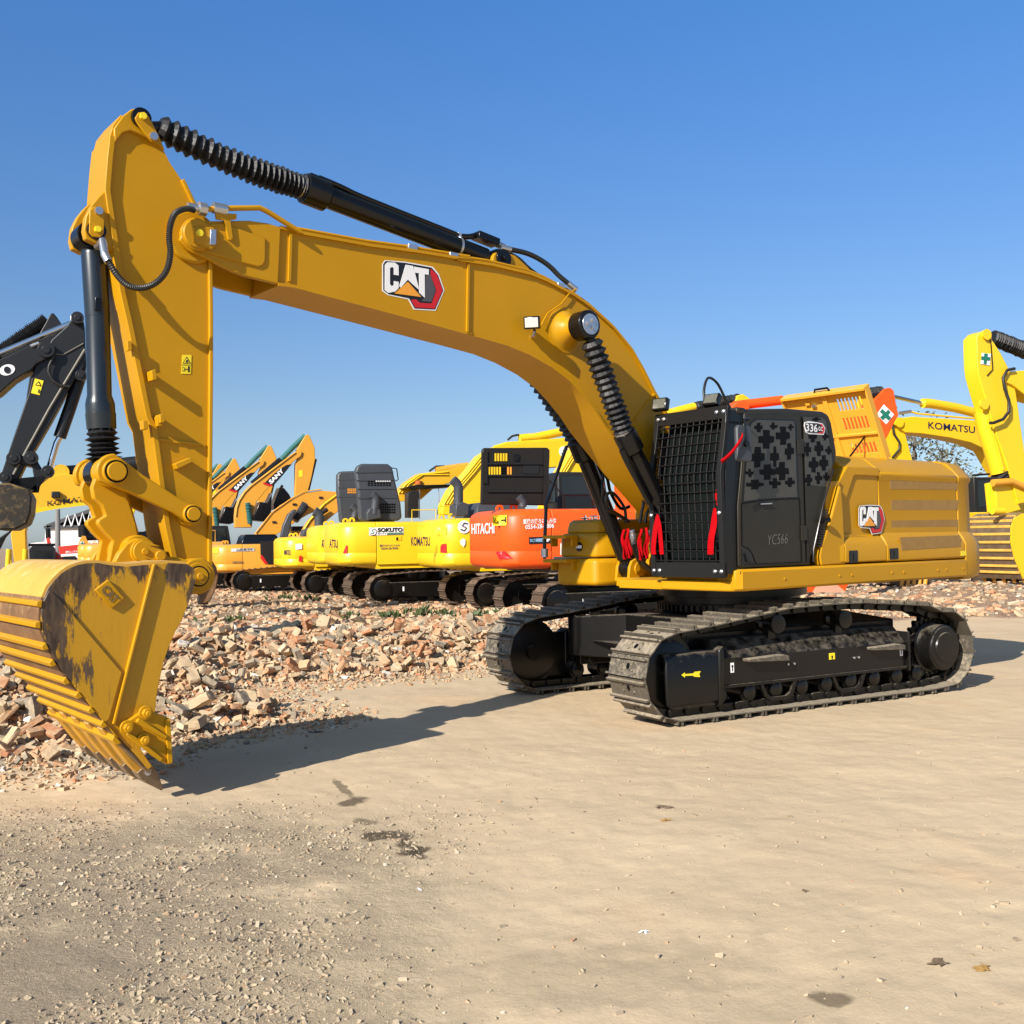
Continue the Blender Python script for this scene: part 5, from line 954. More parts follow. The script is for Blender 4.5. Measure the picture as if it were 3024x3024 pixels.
# ears
for s in (1, -1):
    ear = M.P(K2([(540, 742), (560, 700), (600, 650), (650, 625), (700, 640), (770, 680), (800, 715), (850, 720), (900, 735), (965, 720), (995, 760), (1000, 820), (985, 850), (950, 880), (930, 885), (900, 800), (700, 770)]), .30); mb = MB(); mb.poly(ear, s * .24, s * .32); er = obj("bucket_ear", mb, YEL, BK, bevel=.012)
pin_set(bx_px - 0, bz_px, .32, BK, .055); 
a = M.T(*K2([(757, 710)])[0], .36); mb = MB(); mb.poly(bar_outline((bx_px, bz_px), a, .085, .055, .07, .05), .35, .375); mb.cyl((a[0], .37, a[1]), (a[0], .40, a[1]), .04, 8); obj("pin_retainer", mb, YEL, BK, bevel=.005)
a = M.T(*K2([(948, 808)])[0], .36); pin_set(a[0], a[1], .32, BK, .06)
mb = MB(); mb.cyl((a[0], -.34, a[1]), (a[0], .34, a[1]), .14, 28); obj("hinge_boss", mb, YEL, BK, bevel=.012)
# ---------------------------------------------------------------- red cloth ribbons tied on
def ribbon(px, l, wpx, label, dl=.02):
    """cloth strip hanging in folds: px = centre line in region-5 pixels"""
    P = smooth_path([V0(K5([q])[0], l) for q in px], 4); n = len(P); mb = MB(); rings = []
    for i, p in enumerate(P):
        t = i / (n - 1); w_ = wpx / 1.932 / 300 * (.35 + .65 * min(1, t * 3)) * (1 - .25 * (t > .9)); f = .012 * math.sin(t * 9 + wpx); rings.append([(p.x + w_ * u, p.y + f + .012 * math.sin(u * 5 + t * 6) + .008 * (k % 2), p.z - .01 * (k % 2) * t) for k, u in enumerate((-.5, -.25, 0, .25, .5))] + [(p.x + w_ * u, p.y + f - .012 + .008 * (k % 2), p.z) for k, u in enumerate((.5, .25, 0, -.25, -.5))])
    mb.loft(rings); o = obj("red_ribbon", mb, RED, None, smooth=50); o.location = M.o; o.rotation_euler = (0, 0, M.az); tag(o, label, "ribbon", "red ribbons tied to the excavator")
ribbon([(470, 895), (468, 960), (475, 1020), (480, 1065)], -.20, 34, "leftmost red ribbon, hanging from a pipe in front of the boom cylinder")
ribbon([(490, 890), (492, 950), (498, 1000), (502, 1058)], -.16, 32, "broad red ribbon touching the steel coupling of the left hose below the boom")
ribbon([(566, 892), (562, 950), (560, 1010), (566, 1070)], .02, 26, "narrow red ribbon, left of the pair just outside the cage's left edge")
ribbon([(600, 885), (602, 940), (598, 1000), (600, 1062)], .06, 30, "wide red ribbon hanging right beside the cage's left edge")
def ribbon_at(pts3, w_, label):
    mb = MB(); P = smooth_path(pts3, 4); n = len(P); mb.loft([[(p.x + .004, p.y - w_ / 2 * (.4 + .6 * min(1, i / n * 4)), p.z), (p.x + .012, p.y, p.z - .004), (p.x + .004, p.y + w_ / 2 * (.4 + .6 * min(1, i / n * 4)), p.z), (p.x - .006, p.y, p.z)] for i, p in enumerate(P)]); o = obj("red_ribbon", mb, RED, None, smooth=50); o.location = M.o; o.rotation_euler = (0, 0, M.az); tag(o, label, "ribbon", "red ribbons tied to the excavator")
ribbon_at([(1.83, .55, 2.08), (1.84, .52, 1.9), (1.84, .49, 1.72), (1.84, .50, 1.66)], .07, "left tail of the forked red ribbon tied low on the left of the cage")
ribbon_at([(1.83, .55, 2.08), (1.84, .585, 1.95), (1.84, .60, 1.80), (1.84, .61, 1.66)], .06, "right tail of the forked red ribbon tied low on the left of the cage")
ribbon_at([(1.83, 1.33, 2.12), (1.84, 1.32, 1.95), (1.85, 1.29, 1.80), (1.84, 1.27, 1.66)], .08, "red ribbon hanging low on the right of the cage")
ribbon_at([(1.66, 1.30, 2.36), (1.67, 1.28, 2.25), (1.67, 1.30, 2.15)], .16, "red cloth bundle inside the cage near its right edge")
mb = MB(); P = [V0(KD([q])[0], 1.67) for q in ((945, 425), (935, 465), (895, 530), (850, 590), (790, 650), (742, 685))]; P = smooth_path(P, 3); mb.loft([[(p.x, p.y - .01, p.z + .018), (p.x + .01, p.y + .012, p.z), (p.x, p.y, p.z - .02), (p.x - .008, p.y - .01, p.z)] for p in P]); o = obj("red_ribbon", mb, RED); o.location = M.o; o.rotation_euler = (0, 0, M.az); tag(o, "red ribbon blown out from the wing mirror of the black cab", "ribbon", "red ribbons tied to the excavator")
# ================================================================== THE YARD: parked machines (all lie along azimuth 21 deg)
AZ = R(21)
def small_track(par, yc, L=4.3, H=.92, rear=-1, s=1.0, shoe=.30, n=44):
    r = H / 2 - .05; c0 = L / 2 - H / 2
    p = arc(c0, H / 2, r, -88, 80, 8) + [(c0 * .4, H + .02), (-c0 * .3, H + .03)] + arc(-c0, H / 2, r, 100, 268, 8)
    t = obj("track", shoe_belt(p, n, yc, shoe, .04, detail=False, links=False), [RSHOE, HOLE, FRM], par, smooth=0); out = 1 if yc > 0 else -1
    mb = MB(); mb.box((0, yc + out * .06, H * .48), (L - H * 1.15, .34, H * .46)); obj("track_frame", mb, FRM, t, bevel=.02)
    for x in (-c0, c0):
        mb = MB(); mb.lathe((x, yc + out * .30, H / 2), (x, yc - out * .2, H / 2), [(0, .05), (.01, .20), (.03, .26), (.12, .27), (.13, .36), (.40, .36)], 28); obj("sprocket" if x == rear * c0 else "idler", mb, FRM, t)
    for k in range(6): mb = MB(); x = -c0 * .75 + c0 * 1.5 * k / 5; mb.cyl((x, yc - .15, .19), (x, yc + .2 * out + .0, .19), .09, 12); obj("track_roller", mb, FRM, t)
    mb = MB(); mb.box((-c0 + .62, yc + out * .232, H * .5), (.05, .004, .13)); obj("decal", mb, WHT, t)
    return t
def rrect(x0, x1, z0, z1, r, n=4, rr=None):
    """outline with rounded corners in x-z"""
    out = []
    for cx, cz, a in ((x1 - r, z1 - r, 0), (x0 + r, z1 - r, 90), (x0 + r, z0 + r, 180), (x1 - r, z0 + r, 270)):
        out += [(cx + r * math.cos(R(a + 90 * i / n)), cz + r * math.sin(R(a + 90 * i / n))) for i in range(n + 1)]
    return out
def yard_body(par, fr, m, z0, z1, rear=-2.75, front=1.6, w=1.4, cwl=1.05, hood=True, hoodm=DGP, cab=True, cabm=GRY, near=-1, hood_h=.25, tracks=True, H=.92, handrail=True, skirt=None, cabx=.1, step=0, cabh=.72):
    if tracks:
        for y in (near * 1.2, -near * 1.2): small_track(par, y, H=H)
        mb = MB(); mb.box((0, 0, H * .6), (1.6, 2.1, .35)); mb.cyl((0, 0, H * .75), (0, 0, z0), .62, 28); obj("undercarriage", mb, FRM, par)
    # counterweight: rounded tail
    def ring(z, ins):
        pts = [(rear + cwl, w)] + [(rear + cwl * (1 - math.sin(R(a))) * .55 + (0 if a < 90 else 0), w * (1 - .34 * (1 - math.cos(R(a))))) for a in (10, 30, 50, 70, 85)]
        pts += [(a, -b) for a, b in pts[::-1]]; return [(a + (ins if a < rear + cwl - .01 else 0), b * (1 - ins / w), z) for a, b in pts]
    hh = z1 - z0; mb = MB(); mb.loft([ring(z0 + hh * k, i) for k, i in ((0, .16), (.03, .06), (.10, .0), (.28, .0), (.30, .012), (.32, .0), (.86, 0.0), (.94, .05), (.985, .14), (1, .24))]); cw_ = obj("counterweight", mb, m, par, bevel=.02, seg=3, smooth=45)
    for y in (-.45, .45):
        mb = MB(); mb.strip(arc(rear + .55, z1 + .06, .065, -30, 210, 10), y - .03, y + .03, .05); obj("lifting_eye", mb, m, cw_)
    mb = MB(); sec = [(w * near, z0 + .03), (w * near, z1 - .12), (near * (w - .03), z1 - .04), (near * (w - .12), z1 - .005), (-near * (w - .12), z1 - .005), (-near * w, z1 - .12), (-near * w, z0 + .03)]
    mb.loft([[(x, y, z) for y, z in sec] for x in (rear + cwl + .012, -.02)]); bp__ = obj("engine_housing", mb, m, par, bevel=.012)
    mb = MB(); mb.loft([[(x, y, z) for y, z in sec] for x in (.0, front - .4)]); fp_ = obj("front_housing", mb, m, par, bevel=.012)
    mb = MB(); mb.box(((front + rear + cwl) / 2, 0, z0 - .02), (front - rear - cwl, w * 1.9, .14)); obj("deck_frame", mb, skirt or m, par)
    mb = MB(); x_ = -.35; mb.box((x_, near * (w + .006), z0 + hh * .42), (.16, .012, .10)); obj("latch", mb, HOLE, bp__)
    if hood:
        mb = MB(); mb.loft([[(x, y, z1 - .02) for x, y in ((rear + cwl, -.95), (-.3, -.95), (-.3, .9), (rear + cwl, .9))], [(x, y, z1 + hood_h * .8) for x, y in ((rear + cwl + .1, -.88), (-.36, -.88), (-.36, .85), (rear + cwl + .1, .85))], [(x, y, z1 + hood_h) for x, y in ((rear + cwl + .18, -.8), (-.44, -.8), (-.44, .78), (rear + cwl + .18, .78))]]); obj("engine_cover", mb, hoodm, par, bevel=.02)
    if cab:
        cy = -near * .92; mb = MB(); zt = z1 + cabh
        mb.loft([[(a, cy + b, z) for a, b in ((cabx, -.48), (cabx + 1.5, -.48), (cabx + 1.5, .48), (cabx, .48))] if z < 1.9 else [(a, cy + b, z) for a, b in ((cabx + .03, -.46), (cabx + 1.5 - (z - 1.9) * .16, -.46), (cabx + 1.5 - (z - 1.9) * .16, .46), (cabx + .03, .46))] for z in (z0 + .05, 1.9, zt - .05)]); c = obj("cab", mb, cabm, par, bevel=.05, seg=3)
        for sgn in (-1, 1):
            mb = MB(); y = cy + sgn * .475; mb.poly([(cabx + .12, z1 - .25), (cabx + .12, zt - .16), (cabx + 1.25, zt - .16), (cabx + 1.38, z1 - .25)], y - .01, y + .01); obj("window", mb, GLS, c)
        mb = MB(); mb.box((cabx + .01, cy, (z1 + zt) / 2 - .02), (.03, .72, .5)); obj("rear_window", mb, GLS, c)
    if handrail:
        mb = MB(); y = near * (w - .12); mb.tube([(.1, y, z1), (.1, y, z1 + .45), (.9, y, z1 + .45), (.9, y, z1)], .018, 8); obj("handrail", mb, m, par)
    return cw_, bp__, fp_
def px_solid(name, fr, pts, yc, hw, m, par, bevel=.02, smooth=25, face=None):
    """solid outline: photo points lie on its near face, yc = centre, hw = half width"""
    y = yc + (-hw if face is None else face * hw); mb = MB(); mb.poly(fr.P(pts, y), yc - hw, yc + hw); return obj(name, mb, m, par, bevel=bevel, smooth=smooth)
def V3(fr, px, l): a = fr.T(*px, l); return Vector((a[0], l, a[1]))
def px_tube(name, fr, pts, l, r, m, par, n=12):
    mb = MB(); mb.tube([V3(fr, q, l) for q in pts], r, n); return obj(name, mb, m, par)
def px_bellows(name, fr, a, b, l, r, n, m, par):
    p, q = bellows(V3(fr, a, l), V3(fr, b, l), r * .72, r, n); mb = MB(); mb.tube(p, q, 12); return obj(name, mb, m, par, smooth=0)
def flange_lines(fr, par, m, lines, y0, y1, t=.03, yp=None):
    for ln in lines:
        mb = MB(); mb.strip(fr.P(ln, y0 if yp is None else yp), y0, y1, t); obj("flange", mb, m, par)
def decal(fr, pts, l, m, par, name): return flat_px(fr, pts, l, m, par, name, .006)
def yard(x, y, label, az=AZ, name="excavator"):
    fr = Frame(x, y, az); return fr, thing(name, label, "excavator", fr.o, az)
INN = mat('black_moulded_plastic', (.016, .014, .012), .5, spec=.25)
def cw_decal(fr, pts, rear, w, m, par, name, lift=.03, cwl=1.05, txt=None, bold=.03):
    """sticker or lettering wrapped on the rounded side of a counterweight (right hand side)"""
    def yy(x):
        k = (x - rear) / (cwl * .55); return -w if k >= 1 else -w * (1 - .34 * (1 - math.cos(math.asin(max(-1, min(1, 1 - k))))))
    def hit(px):
        l = -w
        for _ in range(12):
            x, z = fr.T(*px, l); l = .5 * l + .5 * yy(max(x, rear + .01))
        return Vector((x, l, z))
    mb = MB(); n = 6
    if txt is None:
        P = []
        for i in range(len(pts)):
            a, b = Vector(pts[i]), Vector(pts[(i + 1) % len(pts)]); P += [a.lerp(b, k / n) for k in range(n)]
        H = [hit(q) - Vector((0, lift, 0)) for q in P]; c = sum(H, Vector()) / len(H); c.y = yy(c.x) - lift; mb.add([tuple(q) for q in H] + [tuple(c)], [(i, (i + 1) % len(H), len(H)) for i in range(len(H))])
    else:
        vs, fs = text_mesh(txt, bold); bl, br, tl_ = (Vector(q) for q in pts); U = br - bl; V = tl_ - bl
        mb.add([tuple(hit(bl + U * a + V * b) - Vector((0, lift, 0))) for a, b in vs], fs)
    return obj(name, mb, m, par, smooth=60)
# ---- orange machine, row end nearest to the big excavator
fr, o = yard(2.02, 24.8, "orange excavator with tall black engine cover standing open, behind the big machine")
z1 = 2.50; w_ = 1.43
cw_, ep, fp = yard_body(o, fr, OR, 1.20, z1, rear=-2.85, w=w_, hood=False, cab=True, skirt=GRY, cabm=GRY, cabx=-.85, hood_h=.1, cabh=.98)
mb = MB(); mb.box((.0, -w_ - .006, 1.32), (3.55, .03, .27)); obj("lower_skirt", mb, DGP, o, bevel=.01)
# open cover: upright black shell on the deck
cfr = Frame(fr.o.x, fr.o.y, AZ)
q = X2([(757, 215), (775, 200), (1290, 197), (1308, 215), (1310, 260), (1290, 670), (748, 662)]); hoodo = px_solid("open_engine_cover", fr, q, -.55, .05, INN, o, .03)
for a in (X2([(757, 240), (800, 215), (800, 490), (755, 488)]), X2([(1262, 215), (1306, 220), (1290, 660), (1250, 640), (1262, 450)])): decal(fr, a, -.64, INN, hoodo, "side_rim")
for yy in (330, 425, 555): 
    mb = MB(); mb.strip(fr.P(X2([(795, yy), (1240, yy)]), -.62), -.64, -.60, .03); obj("rib", mb, GRY, hoodo)
for k in range(5): decal(fr, X2([(858 + k * 22, 245), (872 + k * 22, 245), (872 + k * 22, 308), (858 + k * 22, 308)]), -.612, YK, hoodo, "vent_slot")
for k in range(9): decal(fr, X2([(806 + k * 22, 356), (820 + k * 22, 356), (820 + k * 22, 418), (806 + k * 22, 418)]), -.612, YK if k < 5 else (HOLE if k < 7 else ORD), hoodo, "vent_slot")
decal(fr, X2([(1090, 345), (1222, 345), (1218, 412), (1090, 410)]), -.614, GRY, hoodo, "plate"); decal(fr, X2([(1018, 250), (1058, 250), (1058, 305), (1018, 305)]), -.63, BLK, hoodo, "latch_box")
px_tube("prop_strut", fr, X2([(1302, 460), (1412, 585)]), -.62, .015, BLK, hoodo); px_tube("exhaust_pipe", fr, X2([(1085, 680), (1088, 640), (1055, 600)]), -.9, .09, DGP, o)
tl_ = lambda pts, l=-w_ - .004: [fr.T(*q, l) for q in pts]
l = -w_ - .008
text_px(fr, "HITACHI", X2([(520, 900)])[0], X2([(726, 890)])[0], X2([(520, 818)])[0], -w_ + .02 - .75, WHT, cw_, bold=.02) if False else None
ws_ = cw_decal(fr, X2([(838, 752), (952, 748), (950, 832), (836, 834)]), -2.85, w_, YLD, cw_, "warning_sticker")
for q_, m_, n_, k_ in (([(860, 766), (878, 810), (845, 812)], BKD, "warning_triangle", .036), ([(861, 778), (871, 806), (851, 807)], YLD, "triangle_field", .042), ([(905, 785), (935, 783), (935, 795), (905, 797)], BKD, "pictogram", .036), ([(936, 762), (944, 762), (946, 808), (934, 808)], BKD, "pictogram_man", .036)): cw_decal(fr, X2(q_), -2.85, w_, m_, ws_, n_, k_)
cw_decal(fr, X2([(860, 1046), (940, 1043), (998, 1100), (892, 1110)]), -2.85, w_, RDD, cw_, "reflector")
text_px(fr, "重機の後ろに人みな", X2([(1090, 822)])[0], X2([(1360, 812)])[0], X2([(1090, 780)])[0], l, WHT, ep); text_px(fr, "0554-28-9806", X2([(1108, 864)])[0], X2([(1342, 852)])[0], X2([(1108, 826)])[0], l, WHT, ep)
s_ = decal(fr, X2([(1138, 928), (1318, 922), (1318, 978), (1138, 984)]), l, BKD, ep, "sticker"); text_px(fr, "ゆとり車間距離", X2([(1146, 970)])[0], X2([(1262, 966)])[0], X2([(1146, 940)])[0], l - .008, mat("pale_blue_decal", (.35, .6, .85), .5, var=.02), s_); decal(fr, X2([(1270, 938), (1308, 938), (1308, 950), (1290, 966), (1270, 962)]), l - .008, WHT, s_, "pictogram")
s_ = decal(fr, X2([(1394, 978), (1482, 974), (1482, 1068), (1394, 1072)]), l, WHT, ep, "sticker"); decal(fr, X2([(1402, 1020), (1430, 1018), (1428, 1056), (1402, 1058)]), l - .008, RDD, s_, "pictogram"); decal(fr, X2([(1440, 1010), (1468, 1005), (1464, 1030), (1452, 1052), (1444, 1040)]), l - .008, BKD, s_, "pictogram_man"); decal(fr, X2([(1402, 1000), (1428, 1000), (1428, 1016), (1402, 1016)]), l - .008, YLD, s_, "pictogram_field")
text_px(fr, "大正リース", X2([(1560, 820)])[0], X2([(1900, 806)])[0], X2([(1560, 750)])[0], l, WHT, fp, bold=.05); text_px(fr, "大正リース", X2([(1560, 820)])[0], X2([(1900, 806)])[0], X2([(1560, 750)])[0], l - .006, BKD, fp, bold=.012)
text_px(fr, "ZAXIS", X2([(1538, 975)])[0], X2([(1690, 968)])[0], X2([(1538, 936)])[0], l, BKD, fp, bold=.05); text_px(fr, "200", X2([(1538, 1030)])[0], X2([(1640, 1024)])[0], X2([(1538, 990)])[0], l, BKD, fp, bold=.05)
# its boom rises behind the big machine; stick and bucket come down on the far right
px_solid("boom", fr, K5([(470, 640), (560, 590), (800, 430), (1000, 290), (1150, 215), (1400, 205), (1850, 250), (1900, 300), (1850, 340), (1400, 300), (1200, 310), (1000, 400), (800, 560), (640, 760), (480, 790)]), -.1, .28, OR, o)
px_tube("stick_cylinder", fr, K5([(1100, 190), (1250, 172), (1370, 158)]), -.1, .12, OR, o); px_solid("cylinder_bracket", fr, K5([(1085, 200), (1120, 165), (1160, 155), (1190, 190), (1180, 215), (1080, 230)]), -.1, .2, OR, o)
px_tube("cylinder_rod", fr, K5([(1370, 158), (1840, 115)]), -.1, .06, CHR, o); px_bellows("cylinder_sleeve", fr, KR([(500, 520)])[0], KR([(615, 500)])[0], -.1, .16, 9, RUB, o)
stk = px_solid("stick", fr, KR([(520, 605), (620, 492), (645, 474), (675, 470), (700, 490), (712, 560), (728, 640), (735, 668), (716, 700), (610, 905), (470, 1250), (380, 1500), (300, 1500), (400, 1000), (560, 770)]), -.1, .2, OR, o)
yp = -.1 - .2 - .012
decal(fr, KR([(628, 590), (702, 662), (645, 732), (577, 662)]), yp, WHT, stk, "safety_sticker")
decal(fr, KR([(618, 622), (642, 645), (660, 627), (676, 645), (660, 664), (680, 684), (662, 704), (640, 684), (622, 702), (602, 682), (622, 662), (600, 642)]), yp - .01, GRD, stk, "green_cross")
bkq = px_solid("bucket", fr, KR([(60, 1845), (170, 1800), (395, 1800), (380, 1870), (350, 1931), (20, 1931)]), -.1, .6, OR, o); decal(fr, KR([(150, 1878), (290, 1872), (360, 1931), (120, 1931)]), -.1 - .6 - .01, mat("worn_orange_paint", (.72, .36, .22), .6), bkq, "worn_patch")
# the white lettering wraps the tail of the counterweight
def tail_text(fr, s, cw_, m, x, y0, y1, z0, z1, name="lettering"):
    vs, fs = text_mesh(s, .02); mb = MB(); mb.add([(x - .0, y0 + (y1 - y0) * a, z0 + (z1 - z0) * b) for a, b in vs], fs); return obj(name, mb, m, cw_, smooth=0)
tail_text(fr, "HITACHI", cw_, WHT, -2.87, .8, -.75, 1.98, 2.22)
# ---- yellow machine with exhaust stack
fr, o = yard(.37, 29.4, "bright yellow excavator with upright black exhaust stack, directly left of the orange one")
cw_, ep, fp = yard_body(o, fr, YK, 1.12, 2.42, rear=-2.85, w=1.43, hood=True, hood_h=.42, cab=False)
l = -1.44
cw_decal(fr, X2([(176, 1000), (330, 1002), (172, 924)]), -2.85, 1.43, NVY, cw_, "lettering", .03, txt="KOMATSU")
cw_decal(fr, X2([(378, 848), (462, 846), (462, 908), (378, 912)]), -2.85, 1.43, YLD, cw_, "warning_sticker"); cw_decal(fr, X2([(412, 1005), (425, 985), (460, 980), (462, 1056), (412, 1052)]), -2.85, 1.43, RDD, cw_, "reflector")
c_ = fr.T(*X2([(608, 845)])[0], l); mb = MB(); mb.cyl((c_[0], l, c_[1]), (c_[0], l - .01, c_[1]), .17, 28); bd_ = obj("round_badge", mb, WHT, ep); mb = MB(); mb.strip([(c_[0] - .10, c_[1] - .06), (c_[0], c_[1] - .10), (c_[0] + .06, c_[1] - .03), (c_[0] - .05, c_[1] + .03), (c_[0], c_[1] + .10), (c_[0] + .10, c_[1] + .08)], l - .02, l - .012, .03); obj("emblem_line", mb, BKD, bd_)
decal(fr, X2([(575, 955), (600, 938), (620, 950), (620, 985), (605, 1010), (580, 985)]), l - .01, WHT, ep, "hand_sticker")
px_tube("exhaust_stack", fr, X2([(562, 660), (562, 520), (548, 490), (515, 460)]), -.5, .13, DGP, o, 16)
px_solid("engine_box", fr, X2([(545, 665), (600, 640), (650, 660), (645, 750), (540, 755)]), -.5, .3, DGP, o)
bm = px_solid("boom", fr, X2([(1270, 690), (1300, 590), (1400, 390), (1500, 225), (1600, 120), (1720, 62), (1900, 30), (2300, 20), (2700, 60), (2700, 160), (2300, 170), (1950, 200), (1800, 290), (1700, 420), (1600, 620), (1480, 760), (1350, 760)]), -.0, .30, YK, o)
for d_ in (0, 22, 44): px_tube("hydraulic_pipe", fr, X2([(1305 + d_, 560), (1398 + d_, 395), (1500 + d_, 225)]), -.35, .022, YK, bm)
px_tube("stick_cylinder", fr, K5([(700, 240), (870, 195)]), -.0, .13, YK, o); px_bellows("cylinder_sleeve", fr, K5([(870, 200)])[0], K5([(1130, 150)])[0], 0, .17, 26, RUB, o); px_solid("rod_bracket", fr, K5([(1100, 170), (1120, 130), (1150, 122), (1190, 150), (1160, 190)]), 0, .2, YK, o)
px_solid("stick", fr, KR([(500, 540), (520, 490), (555, 470), (590, 480), (640, 560), (600, 900), (500, 1200), (440, 1200), (460, 800)]), 0, .2, YK, o)
# ---- yellow machine with big grey louvred cover and green lettering
fr, o = yard(-2.7, 32.4, "yellow excavator with the larger raised grey louvred cover and green striped white sticker")
cw_, ep, fp = yard_body(o, fr, YK, 1.15, 2.42, rear=-2.9, w=1.43, hood=False, cab=False); l = -1.44
mb = MB(); q = fr.P(X1([(1410, 785), (1450, 805), (1730, 795), (1755, 770), (1745, 660), (1700, 470), (1675, 360), (1640, 332), (1430, 330), (1390, 350), (1375, 390), (1395, 560)]), -.9); mb.poly(q, -.98, -.70); gc = obj("raised_cover", mb, DGP, o, bevel=.07, seg=4)
for yy in (400, 465, 535, 610): mb = MB(); mb.strip(fr.P(X1([(1385 + (yy - 400) * .1, yy), (1690 + (yy - 400) * .2, yy - 4)]), -1.0), -1.0, -.96, .03); obj("cover_rib", mb, DGP, gc)
def slots(x0, x1, y0, y1, nx_, ny_, fr, l, par, C, m):
    for i in range(nx_):
        for j in range(ny_):
            a = x0 + (x1 - x0) * i / nx_; b = y0 + (y1 - y0) * j / ny_; w__ = (x1 - x0) / nx_ * .7; h__ = (y1 - y0) / ny_ * .65; decal(fr, C([(a, b), (a + w__, b), (a + w__, b + h__), (a, b + h__)]), l, m, par, "vent_slot")
slots(1480, 1675, 470, 515, 8, 3, fr, -.99, gc, X1, HOLE); slots(1545, 1670, 468, 480, 7, 1, fr, -1.0, gc, X1, WHT); slots(1580, 1710, 655, 740, 7, 4, fr, -.99, gc, X1, HOLE)
mb = MB(); mb.tube([V3(fr, q, -.85) for q in X1([(1680, 365), (1715, 370), (1728, 460), (1705, 470)])], .018, 8); obj("cover_handle", mb, BLK, gc)
px_tube("exhaust_pipe", fr, X1([(1530, 740), (1545, 640), (1540, 600), (1515, 580)]), -1.15, .12, DGP, o, 14)
px_solid("air_cleaner", fr, X1([(1475, 730), (1500, 690), (1580, 700), (1590, 770), (1480, 790)]), -1.1, .15, DGP, o)
s_ = decal(fr, X1([(1490, 850), (1770, 845), (1770, 908), (1490, 915)]), l - .002, WHT, ep, "company_sticker")
text_px(fr, "SOKUTO", X1([(1560, 888)])[0], X1([(1764, 884)])[0], X1([(1560, 853)])[0], l - .014, BKD, s_, bold=.05); decal(fr, X1([(1636, 893), (1766, 889), (1766, 893), (1636, 897)]), l - .014, GRD, s_, "green_line"); decal(fr, X1([(1636, 901), (1766, 897), (1766, 904), (1636, 908)]), l - .014, GRD, s_, "green_line"); text_px(fr, "㈱ソクト", X1([(1562, 908)])[0], X1([(1630, 906)])[0], X1([(1562, 892)])[0], l - .014, BKD, s_)
c_ = fr.T(*X1([(1520, 882)])[0], l); mb = MB(); mb.cyl((c_[0], l - .01, c_[1]), (c_[0], l - .02, c_[1]), .11, 24); b_ = obj("round_emblem", mb, GYD, s_); mb = MB(); mb.cyl((c_[0], l - .02, c_[1]), (c_[0], l - .026, c_[1]), .10, 24); obj("emblem_field", mb, WHT, b_); mb = MB(); mb.strip([(c_[0] - .07, c_[1] - .04), (c_[0], c_[1] - .06), (c_[0] + .03, c_[1] - .02), (c_[0] - .03, c_[1] + .02), (c_[0], c_[1] + .06), (c_[0] + .07, c_[1] + .05)], l - .034, l - .027, .022); obj("emblem_line", mb, GRD, b_)
text_px(fr, "重機の後ろに人みな", X1([(1575, 1006)])[0], X1([(1742, 1003)])[0], X1([(1575, 988)])[0], l - .004, GYD, ep); text_px(fr, "0554-28-9806", X1([(1588, 1030)])[0], X1([(1728, 1026)])[0], X1([(1588, 1012)])[0], l - .004, GYD, ep)
decal(fr, X1([(1708, 925), (1755, 922), (1755, 955), (1708, 958)]), l - .004, YK, ep, "latch_plate"); decal(fr, X1([(1712, 930), (1726, 929), (1726, 952), (1712, 953)]), l - .012, HOLE, ep, "latch")
cw_decal(fr, X1([(1165, 1015), (1232, 1017), (1165, 945)]), -2.9, 1.43, NVY, cw_, "lettering", .03, txt="ATSU")
cw_decal(fr, X1([(1275, 1060), (1300, 995), (1312, 993), (1308, 1058)]), -2.9, 1.43, RDD, cw_, "reflector")
bm = px_solid("boom", fr, X2([(430, 740), (440, 670), (500, 545), (640, 390), (740, 262), (850, 192), (940, 165), (1430, 130), (1520, 122), (2000, 190), (2000, 300), (1430, 350), (1200, 370), (1000, 420), (880, 520), (780, 650), (700, 760)]), 0, .30, YK, o)
for d_ in (0, 24, 48): px_tube("hydraulic_pipe", fr, X2([(445 + d_, 660), (505 + d_, 560), (645 + d_, 400), (745 + d_, 272), (850 + d_, 205)]), -.34, .022, YK, bm)
px_tube("hydraulic_pipe", fr, X2([(850, 190), (950, 160), (1450, 125)]), -.2, .03, YK, bm); px_tube("stick_cylinder", fr, X2([(1060, 125), (1200, 112), (1450, 60), (1750, 20)]), 0, .14, YK, bm); px_tube("hydraulic_hose", fr, X2([(965, 135), (1000, 105), (1040, 95), (1105, 102)]), 0, .035, HOSE, bm)
c_ = fr.T(*X2([(1425, 232)])[0], -.3); mb = MB(); mb.cyl((c_[0], -.30, c_[1]), (c_[0], -.32, c_[1]), .18, 28); bd_ = obj("round_badge", mb, WHT, bm); mb = MB(); mb.strip([(c_[0] - .11, c_[1] - .05), (c_[0], c_[1] - .09), (c_[0] + .06, c_[1] - .03), (c_[0] - .06, c_[1] + .03), (c_[0], c_[1] + .09), (c_[0] + .11, c_[1] + .07)], -.335, -.322, .025); obj("emblem_line", mb, BKD, bd_)
